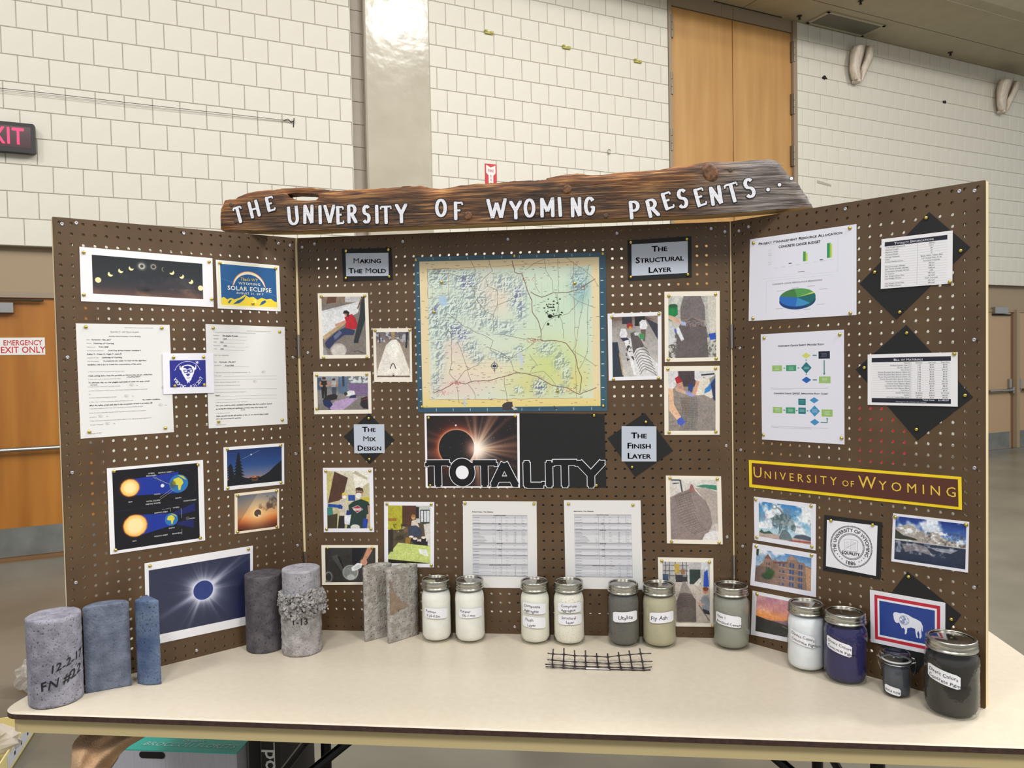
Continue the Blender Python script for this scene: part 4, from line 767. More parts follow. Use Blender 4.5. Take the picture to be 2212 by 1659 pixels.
def p_redshirt(c):
    c.a[:] = (122, 114, 108); c.rect(0, 0, 1, .12, (134, 116, 100)); c.poly([(.15, 0), (.35, 0), (.33, .1), (.1, .12)], (96, 66, 48)); c.rect(.55, 0, .95, .10, (190, 188, 190)); c.poly([(0, .24), (.9, .08), (.85, .26), (.5, .42), (0, .72)], (206, 208, 212)); c.poly([(0, .27), (.86, .13), (.83, .28), (.48, .42), (0, .67)], (218, 219, 221)); c.poly([(0, .68), (.60, .38), (.62, .42), (.04, .74)], (186, 156, 118)); c.poly([(.98, 0), (1, 0), (1, .4), (.82, .78), (.72, .76), (.88, .3), (.92, 0)], (42, 50, 52)); c.poly([(.84, .22), (.97, .0), (.93, 0), (.82, .2)], (120, 90, 60))
    c.poly([(.04, .80), (.10, .74), (.32, .60), (.52, .53), (.76, .58), (.72, .66), (.5, .66), (.28, .78), (.14, .90), (.07, .86)], (48, 56, 92)); c.poly([(.25, .68), (.4, .58), (.45, .62), (.36, .7), (.28, .74)], (136, 144, 170), .6); c.poly([(.53, .53), (.55, .42), (.52, .36), (.58, .32), (.70, .30), (.78, .38), (.82, .48), (.78, .56), (.64, .56)], (178, 34, 46)); c.line([(.55, .42), (.42, .46), (.30, .49)], .05, (196, 142, 120)); c.circ(.57, .29, .055, (176, 128, 106)); c.poly([(.48, .29), (.52, .24), (.58, .235), (.64, .27), (.63, .30), (.55, .29)], (28, 28, 32)); c.poly([(.57, .30), (.63, .28), (.63, .34), (.58, .35)], (60, 44, 38)); c.ell(.36, .92, .185, .12, (176, 168, 162)); c.ell(.36, .93, .16, .10, (196, 190, 184)); c.line([(.72, .95), (.8, .93), (.93, .97)], .012, (50, 46, 44)); c.poly([(0, .85), (.08, .92), (.1, 1), (0, 1)], (150, 150, 152)); c.rect(.72, .74, .82, .80, (40, 44, 46)); c.grain(12)
def p_white(c):
    c.grad([(0, (104, 96, 100)), (.2, (134, 118, 110)), (.35, (148, 134, 122)), (1, (158, 144, 130))]); n = c.noise(12, 6); c.mix((n > .5)*(c.Y < .2)*.8, (60, 64, 84)); c.mix((n > .58)*(c.Y < .22)*.8, (196, 198, 200)); c.rect(.46, .0, .56, .16, (160, 134, 96)); c.poly([(.9, 0), (.96, 0), (.92, .35), (.87, .35)], (40, 44, 50)); c.poly([(.08, .05), (.11, .05), (.13, .24), (.10, .24)], (34, 36, 40)); c.poly([(.46, .18), (.6, .16), (.72, .26), (.98, .82), (1, .95), (0, .97), (.02, .84), (.30, .28)], (226, 220, 210)); c.ell(.5, .42, .16, .24, (236, 233, 226), .3); c.poly([(.36, .35), (.64, .33), (.70, .92), (.30, .92)], (232, 228, 218), .6); c.line([(.41, .80), (.45, .71), (.49, .685), (.53, .70), (.58, .80)], .022, (28, 28, 28)); c.poly([(.02, .95), (.98, .955), (1, .975), (0, .985)], (90, 76, 64)); c.rect(0, .975, 1, 1, (214, 206, 196)); c.circ(.5, .92, .04, (196, 188, 160)); c.circ(.5, .955, .03, (60, 52, 44)); c.grain(10)
def person(c, x, y, h, shirt, legs, skin=(172, 128, 106), hair=(52, 40, 34)):
    w = h*.26/c.asp*1.0; w = h*.13
    c.poly([(x-w*.8, y+h*.16), (x+w*.8, y+h*.16), (x+w*.7, y+h*.52), (x-w*.7, y+h*.52)], shirt); c.poly([(x-w*.7, y+h*.50), (x+w*.7, y+h*.50), (x+w*.6, y+h), (x+w*.08, y+h), (x, y+h*.6), (x-w*.1, y+h), (x-w*.55, y+h)], legs)
    c.line([(x-w*.8, y+h*.2), (x-w*1.1, y+h*.38), (x-w*.3, y+h*.42)], w*.45, skin); c.line([(x+w*.8, y+h*.2), (x+w*1.1, y+h*.38), (x+w*.4, y+h*.42)], w*.45, skin); c.ell(x, y+h*.08, w*.42, h*.085, skin, .2); c.ell(x, y+h*.045, w*.48, h*.06, hair, .2)
def p_four(c):
    c.grad([(0, (146, 152, 160)), (.35, (110, 112, 118)), (.5, (134, 130, 128)), (1, (120, 112, 108))]); c.rect(.42, .02, .60, .52, (88, 108, 136)); c.rect(.5, .0, .54, .3, (46, 60, 70)); c.rect(0, .04, .08, .40, (60, 84, 108)); c.rect(.62, .0, 1, .20, (204, 208, 212)); n = c.noise(20, 2); c.mix((n > .52)*(c.Y < .22)*(c.X > .6)*.7, (80, 84, 90))
    for k in range(8): y = .22+.045*k; c.poly([(.63, y), (.98, y+.02), (1, y+.05), (.62, y+.035)], (118+8*(k % 2), 90, 138+6*(k % 3)))
    c.poly([(.22, .92), (.34, .74), (.62, .64), (.8, .66), (.5, 1), (.28, 1)], (176, 150, 190)); person(c, .135, .03, .62, (40, 34, 34), (30, 30, 34), hair=(60, 44, 38)); person(c, .33, .07, .50, (168, 172, 176), (66, 72, 90)); c.poly([(.12, .66), (.2, .56), (.34, .52), (.40, .58), (.38, .68), (.24, .72), (.12, .72)], (40, 36, 38)); c.poly([(.1, .7), (.24, .70), (.30, .84), (.2, 1), (.26, .98), (.12, .86)], (36, 44, 88)); c.poly([(.55, .50), (.64, .42), (.73, .44), (.75, .54), (.66, .58), (.58, .60)], (214, 216, 220)); c.poly([(.66, .57), (.76, .56), (.76, .64), (.62, .66)], (46, 54, 84)); c.ell(.56, .52, .035, .05, (60, 44, 38), .2); c.poly([(.86, .66), (.98, .60), (1, .98), (.90, .96), (.84, .86)], (46, 38, 42)); c.line([(.86, .72), (.99, .66)], .012, (150, 56, 56)); c.grain(14)
card('mold_shaping_photo', FC, c3((147, 426), (494, 423), (508, 873), (162, 877)), 'photo of a person in a red shirt sitting beside a long white hull form', 'photo', p_redshirt, c3((175, 450), (473, 448), (482, 848), (184, 853)), base=(236, 228, 214), tk=[(.07, .05), (.94, .045), (.94, .985), (.08, .985)])
card('white_mold_photo', FC, c3((528, 668), (794, 666), (799, 1037), (537, 1037)), 'small photo looking along a smooth white canoe mold', 'photo', p_white, c3((550, 694), (780, 692), (784, 1012), (553, 1008)), base=(234, 226, 212), tk=[(.06, .04), (.955, .035)])
card('foam_cutting_photo', FC, c3((117, 967), (513, 965), (519, 1255), (124, 1260)), 'photo of four people working over purple foam sheets on a shop floor', 'photo', p_four, c3((143, 998), (494, 996), (497, 1230), (148, 1230)), base=(234, 226, 212), tk=[(.06, .08), (.93, .07), (.05, .87)])
def p_mask(c):
    c.grad([(0, (214, 208, 190)), (1, (176, 168, 120))]); c.poly([(.62, 0), (1, 0), (1, .2), (.84, .34), (.66, .3)], (236, 232, 220)); c.poly([(.68, 0), (.95, .12), (.95, .16), (.6, .04)], (190, 182, 160)); c.poly([(.18, .01), (.5, .12), (.36, .5), (.02, .56)], (84, 56, 44)); c.poly([(0, .0), (.16, .02), (.10, .3), (.0, .55)], (196, 186, 120)); c.poly([(.84, .28), (.98, .2), (.96, .5), (.84, .5)], (196, 190, 150)); c.rect(.5, .42, .66, .52, (42, 74, 150)); c.rect(.8, .46, .99, .56, (196, 180, 56))
    c.poly([(.26, .62), (.30, .50), (.38, .47), (.46, .52), (.5, .62), (.44, .80), (.30, .78)], (206, 196, 178)); c.ell(.40, .44, .055, .055, (196, 158, 132), .2); c.ell(.41, .455, .045, .03, (232, 232, 230), .2); c.ell(.41, .40, .055, .025, (214, 196, 90), .2); c.poly([(.28, .78), (.42, .78), (.40, 1), (.24, 1)], (44, 40, 40)); c.line([(.02, .6), (.22, .61), (.36, .64)], .07, (36, 74, 158)); c.circ(.30, .62, .05, (40, 62, 142))
    c.poly([(.50, .60), (.62, .53), (.80, .49), (.96, .54), (1, .60), (1, .74), (.92, .76), (.88, 1), (.45, 1), (.52, .80)], (38, 58, 54)); c.ell(.76, .38, .085, .09, (186, 142, 116), .15); c.poly([(.67, .35), (.68, .30), (.76, .285), (.84, .305), (.86, .38), (.83, .35), (.70, .34)], (64, 48, 34)); c.ell(.745, .43, .065, .05, (226, 228, 226), .2); c.line([(.68, .37), (.84, .37)], .02, (40, 40, 44)); c.poly([(.58, .64), (.72, .595), (.84, .67), (.70, .735)], (196, 206, 210)); c.poly([(.60, .645), (.72, .605), (.82, .668), (.70, .725)], (168, 40, 52)); c.poly([(.60, .65), (.8, .65), (.78, .69), (.62, .69)], (224, 224, 226), .8); c.line([(.98, .60), (1, .78), (.92, .90)], .07, (186, 142, 116)); c.poly([(.84, .82), (.95, .84), (.92, 1), (.82, .98)], (40, 66, 160)); c.poly([(.46, .68), (.55, .70), (.52, .78), (.44, .76)], (36, 50, 120)); c.poly([(.40, .78), (.56, .76), (.52, .94), (.40, .92)], (216, 220, 224)); c.ell(.65, .98, .11, .05, (210, 212, 206), .2); c.poly([(0, .64), (.12, .62), (.14, .76), (0, .82)], (60, 120, 110)); c.poly([(0, .78), (.24, .74), (.22, 1), (0, 1)], (66, 58, 40)); c.grain(14)
def p_green(c):
    c.a[:] = (84, 74, 58); c.rect(0, 0, .34, .42, (176, 170, 52)); c.rect(0, .22, .2, .27, (150, 110, 40)); c.rect(.34, 0, .66, .36, (84, 54, 42)); c.rect(.66, 0, 1, .3, (196, 198, 196)); c.rect(.76, .07, .98, .30, (58, 60, 66))
    for k in range(3): c.rect(.775+.07*k, .085, .83+.07*k, .28, (214, 220, 224))
    c.poly([(.84, .32), (1, .3), (1, .72), (.90, .66)], (210, 206, 200)); c.rect(.66, .02, .73, .22, (44, 40, 44)); n = c.noise(14, 3); c.mix((n > .5)*(c.Y > .32)*(c.Y < .6)*(c.X < .42)*.8, (52, 46, 34)); c.mix((n > .6)*(c.Y > .36)*(c.Y < .5)*(c.X < .42), (150, 156, 120)); c.poly([(.54, .38), (.56, .26), (.66, .24), (.74, .36), (.72, .42)], (206, 194, 178)); c.ell(.60, .20, .05, .045, (190, 148, 110), .2); c.ell(.60, .175, .05, .025, (150, 110, 60), .2); c.poly([(.46, .40), (.52, .35), (.66, .34), (.78, .40), (.80, .50), (.72, .56), (.60, .52), (.50, .54)], (58, 66, 84)); c.ell(.42, .42, .055, .045, (120, 84, 62), .2)
    for x, y in ((.55, .54), (.68, .60), (.78, .60), (.88, .60), (.64, .57), (.84, .55)): c.rect(x-.055, y, x+.055, y+.08, (36, 34, 40)); c.ell(x, y, .055, .022, (222, 208, 200), .2)
    c.poly([(.42, .55), (.55, .55), (.52, .66), (.40, .66)], (150, 112, 50)); c.poly([(0, .86), (.24, .64), (1, .70), (1, 1), (.86, .985), (0, .93)], (196, 208, 122)); c.poly([(.72, .75), (.92, .76), (.96, .88), (.86, .86), (.74, .82)], (232, 236, 226)); c.poly([(0, .93), (.86, .985), (1, 1), (0, 1)], (40, 38, 30))
    for k in range(5): c.line([(.3+.05*k, .72+.03*k), (.62+.03*k, .73+.03*k)], .005, (150, 164, 96))
    c.rect(0, .42, .12, .8, (46, 38, 32), .8); c.grain(12)
def p_scoop(c):
    c.a[:] = (50, 48, 46); n = c.noise(6, 5); c.mix(n*.6, (70, 68, 66)); c.poly([(.12, .25), (.24, .2), (.42, .62), (.32, .68)], (84, 84, 84), .7); c.line([(.26, .25), (.42, .75)], .03, (34, 34, 34)); c.poly([(.54, 0), (.82, 0), (.72, .3), (.60, .5), (.54, .45)], (28, 28, 34)); c.poly([(.84, 0), (.97, 0), (.86, .28), (.80, .40), (.74, .36)], (206, 146, 118)); c.ell(.77, .42, .07, .10, (208, 150, 122), .2); c.poly([(.34, .62), (.5, .56), (.7, .6), (.62, .92), (.42, .92)], (110, 112, 110), .6)
    d = np.hypot((c.X-.50)/.15, (c.Y-.72)/.21); c.mix((d < 1)*.7, (148, 152, 150)); c.mix(np.exp(-np.abs(d-1)/.04), (206, 210, 208)); c.ell(.51, .86, .08, .08, (180, 184, 182), .4); c.poly([(.52, .58), (.64, .44), (.74, .46), (.72, .58), (.58, .68), (.53, .68)], (228, 230, 232)); c.poly([(.57, .58), (.65, .50), (.71, .51), (.69, .57), (.59, .64)], (196, 200, 204))
    d = np.hypot((c.X-.06)/.07, (c.Y-.85)/.14); c.mix(np.exp(-np.abs(d-1)/.12), (150, 152, 150)); c.grain(12)
card('masked_workers_photo', FC, c4((183, 417), (528, 415), (537, 860), (190, 861)), 'photo of two masked people mixing, one wearing a dark green shirt', 'photo', p_mask, c4((208, 438), (505, 438), (508, 835), (215, 835)), base=(232, 230, 238))
card('weighing_photo', FC, c4((605, 650), (951, 653), (949, 1103), (607, 1099)), 'photo of people bending over buckets behind a yellow-green table top', 'photo', p_green, c4((632, 676), (925, 678), (925, 1077), (634, 1074)), base=(232, 231, 238), tk=[(.06, .035), (.94, .035), (.95, .965)])
card('scoop_photo', FC, c4((173, 950), (563, 950), (563, 1222), (178, 1225)), 'dark photo of a hand scooping white powder into a clear bucket', 'photo', p_scoop, c4((200, 968), (545, 968), (545, 1202), (200, 1206)), base=(236, 230, 214), tk=[(.11, .07), (.90, .07)])
# ---- the relief map
def p_map(c):
    X, Y = c.X, c.Y; c.a[:] = (52, 84, 104); n = c.noise(5, 41); c.mix((n-.4)*.9, (74, 110, 120))
    a, b, e, g = .026, .030, .966, .968; inside = (X > a)*(X < e)*(Y > b)*(Y < g)
    c.mix(inside*1.0, (228, 210, 168)); c.mix(inside*np.clip((Y-.85)*8, 0, 1), (226, 206, 128)); c.mix(inside*np.clip((.10-Y)*10, 0, 1)*.4, (234, 214, 180))
    x0, y0, x1, y1 = .068, .082, .928, .918; st = (X > x0)*(X < x1)*(Y > y0-.0*X)*(Y < y1); u = (X-x0)/(x1-x0); v = (Y-y0)/(y1-y0)
    c.mix(st*1.0, (210, 222, 204)); L_ = c.noise(3.5, 12, 3)
    def blob(cx, cy, rx, ry, col, al): c.mix(st*np.clip(al*np.exp(-((u-cx)/rx)**2-((v-cy)/ry)**2), 0, 1), col)
    blob(.40, .22, .13, .14, (230, 214, 196), 1.2); blob(.16, .62, .10, .10, (224, 206, 196), 1.0); blob(.30, .78, .28, .13, (230, 216, 190), 1.1); blob(.16, .90, .20, .10, (224, 206, 194), 1.0); blob(.78, .30, .2, .25, (200, 222, 198), 1); blob(.76, .75, .2, .2, (202, 214, 140), 1); blob(.62, .9, .14, .1, (212, 208, 140), .9); blob(.93, .16, .05, .12, (132, 176, 180), 1.1); blob(.88, .86, .12, .10, (214, 210, 140), 1)
    # mountain relief: ridged noise lit from the upper left
    H_ = np.zeros_like(X)
    for k, (sc, am) in enumerate(((20, .7), (38, .8), (70, .6))): q = c.noise(sc, 60+k, 2); H_ += am*(1-np.abs(2*q-1))
    gy, gx = np.gradient(H_); sh = np.clip((gx+gy)*c.w/26, -1, 1); mk_ = np.zeros_like(X)
    for cx, cy, rx, ry in ((.08, .05, .09, .10), (.24, .10, .10, .10), (.28, .25, .12, .15), (.14, .30, .10, .13), (.04, .42, .045, .14), (.06, .62, .04, .20), (.12, .45, .08, .10), (.19, .50, .08, .06), (.26, .60, .06, .06), (.30, .68, .05, .05), (.33, .36, .07, .1), (.47, .12, .10, .08), (.53, .24, .04, .10), (.57, .34, .035, .09), (.47, .46, .08, .06), (.40, .42, .05, .06), (.55, .20, .06, .08), (.92, .12, .05, .11), (.48, .68, .08, .04), (.72, .62, .06, .06), (.80, .72, .04, .08), (.84, .80, .03, .10), (.68, .91, .045, .07), (.80, .93, .04, .04), (.56, .62, .04, .03), (.04, .85, .03, .10), (.42, .66, .05, .03), (.55, .93, .03, .03)): mk_ = np.maximum(mk_, np.exp(-(((u-cx)/rx)**2+((v-cy)/ry)**2)**1.4))
    mk_ = mk_*st; c.mix(mk_*.35, (178, 206, 198)); c.mix(np.clip(sh, 0, 1)*mk_*.62, (104, 120, 136)); c.mix(np.clip(-sh, 0, 1)*mk_*.50, (236, 242, 238))
    pu = np.zeros_like(X)
    for cx, cy, rx, ry in ((.20, .50, .05, .06), (.04, .30, .03, .06), (.56, .22, .03, .10), (.68, .91, .04, .06), (.24, .10, .06, .05), (.17, .47, .05, .05)): pu = np.maximum(pu, np.exp(-((u-cx)/rx)**2-((v-cy)/ry)**2))
    c.mix(np.clip(sh, -.2, 1)*pu*st*.7, (96, 96, 160))
    def rd(P, col, wd, seed=0):
        r = np.random.default_rng(seed+int(P[0][0]*1000)); Q_ = []
        for (xa, ya), (xb, yb) in zip(P[:-1], P[1:]):
            m_ = max(2, int(math.hypot(xb-xa, yb-ya)*38))
            for i in range(m_): t = i/m_; Q_.append((x0+(x1-x0)*(xa+(xb-xa)*t)+(r.random()-.5)*.006, y0+(y1-y0)*(ya+(yb-ya)*t)+(r.random()-.5)*.006))
        Q_.append((x0+(x1-x0)*P[-1][0], y0+(y1-y0)*P[-1][1])); c.line(Q_, wd, col, .85)
    dk = (112, 84, 70); gr = (120, 124, 104)
    for P in ([(.52, -.05), (.54, .04), (.58, .05), (.60, .12), (.62, .2), (.64, .26), (.64, .34), (.68, .42), (.69, .5), (.69, .56)], [(.69, .56), (.78, .56), (.84, .58), (.88, .64), (.90, .7), (.91, .78), (.93, .84), (.92, .96)], [(.63, .19), (.70, .23), (.77, .2), (.85, .2), (.92, .18), (1.02, .10)], [(.02, .95), (.10, .91), (.15, .87), (.22, .88), (.28, .86), (.36, .86), (.46, .83), (.54, .80), (.60, .81), (.66, .83), (.72, .88), (.78, .91), (.84, .92), (.92, .97), (1.02, .92)]): rd(P, dk, .0040, 1)
    for P in ([(.03, .03), (.13, .03), (.22, .07), (.28, .15), (.30, .24), (.36, .33), (.40, .36), (.40, .48)], [(.28, .14), (.34, .09), (.40, .02), (.38, -.07)], [(.40, .36), (.43, .28), (.43, .17), (.37, .14), (.36, .08)], [(.43, .28), (.50, .25), (.55, .22)], [(.12, .34), (.20, .42), (.28, .48), (.36, .52), (.40, .55), (.38, .62), (.42, .66), (.50, .70), (.54, .66), (.60, .62), (.66, .56)], [(.40, .50), (.50, .52), (.58, .54), (.69, .55)], [(.22, .70), (.24, .80), (.26, .87)], [(.14, .58), (.14, .72), (.12, .80), (.17, .86)], [(.18, .56), (.22, .7)], [(.17, .86), (.22, .78), (.30, .74), (.34, .66)], [(.50, .70), (.52, .78), (.56, .81)], [(.46, .83), (.47, .95), (.48, 1.03)], [(.69, .50), (.72, .42), (.78, .38), (.80, .28), (.78, .2)], [(.79, .21), (.80, .34), (.82, .44), (.83, .55)], [(.77, .19), (.76, .1), (.72, .02), (.72, -.06)], [(.80, .2), (.80, .1), (.80, -.06)], [(.86, .21), (.92, .27), (1.02, .32)], [(.92, .27), (.86, .36), (.79, .38)], [(.98, .0), (.90, .6), (.88, .64)], [(.88, .64), (.96, .70), (1.02, .76)], [(.62, .66), (.66, .74), (.62, .80)], [(.60, .81), (.70, .79), (.75, .85), (.78, .91)], [(.24, .88), (.28, .96), (.28, 1.0)], [(.17, .90), (.18, 1.03)], [(.22, .07), (.30, .02), (.27, -.06)], [(.60, .02), (.66, -.03), (.72, -.06)], [(.84, -.07), (.92, .0), (1.0, .08), (1.04, .16)], [(.10, .44), (.14, .50), (.14, .58)], [(.0, .46), (.08, .42), (.12, .34)], [(.69, .20), (.66, .14), (.66, .05)], [(.92, .78), (.97, .66), (.97, .4), (.98, .25)], [(.5, .7), (.44, .64), (.36, .6)]): rd(P, gr if P[0][0] > .5 else (104, 96, 84), .0022, 2)
    for P in ([(0, 0), (.13, 0), (.13, .22), (0, .22), (0, 0)], [(0, 0), (.89, -.03), (.9, 1.0)], [(0, 1), (.92, 1)]): rd(P, (150, 110, 84), .0018, 3)
    r = np.random.default_rng(3)
    for k in range(16): xx = r.random(); c.line([(x0+(x1-x0)*xx, y0+.1), (x0+(x1-x0)*xx, y0+.1+.3*r.random())], .0012, (170, 176, 150), .8); yy = r.random(); xs = r.random()*.6; c.line([(x0+(x1-x0)*xs, y0+(y1-y0)*yy), (x0+(x1-x0)*(xs+.25), y0+(y1-y0)*yy)], .0012, (170, 176, 150), .8)
    for k in range(430):
        xx, yy = .03+r.random()*.92, .04+r.random()*.92; w_ = .006+.012*r.random(); c.rect(xx, yy, xx+w_, yy+.0035, (92, 84, 84), .55)
    for cx, cy, q in ((.165, .875, 60), (.64, .555, 46), (.86, .935, 30), (.07, .945, 34), (.60, .09, 26), (.94, .16, 20), (.51, .80, 12), (.35, .87, 14)):
        for k in range(q): c.circ(x0+(x1-x0)*(cx+r.normal()*.03), y0+(y1-y0)*(cy+r.normal()*.010), .0016, (170, 40, 44), .5, .8)
    c.poly([(.12, .26), (.165, .25), (.17, .31), (.14, .32)], (170, 200, 226), .9); c.poly([(.54, .60), (.57, .66), (.56, .72), (.54, .66)], (196, 206, 220), .8); c.poly([(.245, .93), (.255, .90), (.26, .96), (.25, .97)], (186, 196, 216), .9); c.poly([(.37, .12), (.40, .06), (.41, .02), (.39, .1)], (204, 204, 214), .7)
    d = np.hypot(X-.415, (Y-.706)/c.asp); c.mix(np.clip(1-np.abs(d-.016)/.003, 0, 1), (70, 78, 90)); c.line([(.415, .672), (.415, .745)], .003, (70, 78, 90)); c.line([(.392, .706), (.438, .706)], .002, (70, 78, 90)); c.rect(.405, .698, .425, .714, (70, 78, 90))
    for k in range(26): c.ell(.725+r.normal()*.022, .345+r.normal()*.03, .004*r.random()+.002, .004, (28, 34, 24), .5)
    c.ell(.710, .395, .012, .012, (24, 30, 22), .3); c.line([(.71, .40), (.77, .385)], .004, (24, 30, 22)); c.ell(.70, .445, .006, .008, (24, 30, 22), .4)
    for k in range(12):
        c.rect(.012, .10+.075*k, .022, .104+.075*k, (214, 222, 222)); c.rect(.972, .10+.075*k, .986, .104+.075*k, (214, 222, 222)); c.rect(.10+.091*k-.001, .006, .10+.091*k+.001, .022, (214, 222, 222)); c.rect(.10+.091*k-.001, .975, .10+.091*k+.001, .992, (214, 222, 222))
    # torn patch at the lower edge
    c.poly([(.455, .99), (.452, .958), (.462, .945), (.485, .935), (.506, .937), (.507, .955), (.512, .975), (.535, .99)], (66, 60, 62)); c.poly([(.50, .972), (.512, .965), (.535, .985), (.515, .99)], (196, 190, 186)); c.poly([(.722, .985), (.723, .962), (.735, .975), (.745, .986)], (54, 66, 78)); c.grain(8)
s = card('relief_map', FC, c5((65, 155), (1870, 107), (1885, 1605), (100, 1620)), 'large colourful relief map with a blue border in the middle of the board', 'map', p_map, None, tk=[(.008, .02), (.985, .01), (.98, .967), (.022, .963), (.142, .165), (.84, .19), (.10, .355), (.745, .87), (.53, .01)], res=2.4, rough=.3, edge=m_black)
# ---- TOTALITY panel
def p_tot(c):
    x, y = .330, .455; X, Y = c.X-x, (c.Y-y)/c.asp; d = np.hypot(X, Y); r = .198; c.a[:] = (34, 26, 28); fx, fy = .545, .47; Xf, Yf = c.X-fx, (c.Y-fy)/c.asp; df = np.hypot(Xf, Yf); af = np.arctan2(Yf, Xf)
    rs = np.random.default_rng(8); st = np.zeros_like(d)
    for q, wd, k in ((-1.12, .10, .9), (-.98, .05, .7), (-1.6, .08, .7), (-1.85, .05, .5), (-.1, .10, 1), (.07, .05, .9), (-.30, .05, .6), (.2, .07, .7), (.42, .05, .4), (-.75, .05, .45), (3.05, .10, .9), (2.9, .05, .6), (-2.95, .06, .7), (-2.8, .04, .5), (1.5, .10, .9), (1.25, .05, .4), (1.9, .07, .4), (-1.35, .04, .4)): st += k*np.exp(-(((af-q+3.1416) % 6.2832-3.1416)/wd)**2)
    c.mix(np.clip(st*np.exp(-df/.42)*.85, 0, 1), (176, 104, 78)); c.mix(np.clip(st*np.exp(-df/.20), 0, 1)*.9, (250, 214, 176)); c.mix(np.exp(-np.clip(d-r, 0, 9)/.045)*.8, (196, 66, 34)); c.mix(np.exp(-np.clip(d-r, 0, 9)/.012)*.8, (250, 196, 150)); c.mix(np.exp(-(df/.16)**2), (255, 236, 214)); c.mix(np.clip((r-d)/.006+.5, 0, 1), (26, 26, 30)); c.mix(np.exp(-(df/.075)**2), (255, 250, 244)); c.mix(np.clip((r-d)/.01, 0, 1)*np.exp(-(df/.12)**2)*.5, (180, 90, 60))
    for k in range(60): c.circ(rs.random(), rs.random(), .0022, (220, 210, 220), .6, .8)
    c.circ(.325, .135, .010, (250, 236, 250), .9); c.grain(8)
s = card('totality_print', FC, c6((104, 92), (900, 90), (905, 712), (115, 712)), 'print of a black moon against a bursting orange sun, left half of the TOTALITY banner', 'print', p_tot, c6((122, 112), (881, 105), (885, 700), (130, 700)), tk=[(.045, .055), (.955, .035), (.05, .97)], base=(240, 238, 244))
s2 = Sheet(FC, c6((905, 88), (1612, 95), (1628, 710), (905, 712)), .0013, .0008); s2.build('black_backing_card', m_card_black, edge=m_card_black, label='plain black card forming the right half of the TOTALITY banner', cat='card'); tacks(s2, [(.88, .02), (.89, .97)])
r = empty('totality_lettering', FC.P(*FC.uv(1112, 1054, .003), .003), 'row of cut-out black letters edged in white spelling TOTALITY', 'letters')
m_tl = M('cut_letter_black', (14, 14, 20), .3); m_to = M('cut_letter_white_edge', (236, 236, 242), .5)
for ch, xa, xb, yt, yb in (('T', 122, 316, 488, 700), ('O', 318, 524, 466, 700), ('T', 508, 708, 488, 700), ('A', 660, 890, 498, 700), ('L', 922, 1114, 492, 704), ('I', 1114, 1186, 492, 704), ('T', 1180, 1384, 484, 704), ('Y', 1386, 1614, 490, 706)):
    (ax, ay), (bx, by) = c6((xa, yb))[0], c6((xb, yt))[0]; u0, v0 = FC.uv(ax, ay, .003); u1, v1 = FC.uv(bx, by, .003); w_, h_ = u1-u0, v1-v0; th = .0195
    if ch == 'O':
        for (m_, ex, wz, nm) in ((m_to, .0021, .0030, 'outline'), (m_tl, 0, .0036, 'letter')):
            b = B(); n = 40; ro = (w_/2+ex, h_/2+ex); ri = (w_/2-.0175-ex, h_/2-.020-ex); cu, cv_ = (u0+u1)/2, (v0+v1)/2; V = [FC.P(cu+ro[0]*math.cos(6.2832*i/n), cv_+ro[1]*math.sin(6.2832*i/n), wz) for i in range(n)]+[FC.P(cu+ri[0]*math.cos(6.2832*i/n), cv_+ri[1]*math.sin(6.2832*i/n), wz) for i in range(n)]
            b.add(V, [(i, (i+1) % n, n+(i+1) % n, n+i) for i in range(n)])
            if nm == 'outline': lp = b
            else: ob = b.obj('letter', m_, r)
            if nm == 'outline': out = lp.obj('letter_outline', m_, r)
        b = B(); V = [FC.P(cu+(ri[0]-.001)*math.cos(6.2832*i/n), cv_+(ri[1]-.001)*math.sin(6.2832*i/n), .0031) for i in range(n)]; b.add(V, [tuple(range(n))]); b.obj('letter_centre', m_to, r)
    else:
        f = lambda x, y, k=0: FC.P(u0+x, v0+y, .0030+k); b = B(); ww = .6 if ch == 'I' else 1; slab(b, ch, w_, h_, f, th, ex=.0019, hf=.80, sw=.125 if ch != 'I' else .12); b.obj('letter_outline', m_to, r)
        f2 = lambda x, y, k=0: FC.P(u0+x, v0+y, .0038+k); b = B(); slab(b, ch, w_, h_, f2, th, hf=.80, sw=.125 if ch != 'I' else .12); b.obj('letter', m_tl, r)
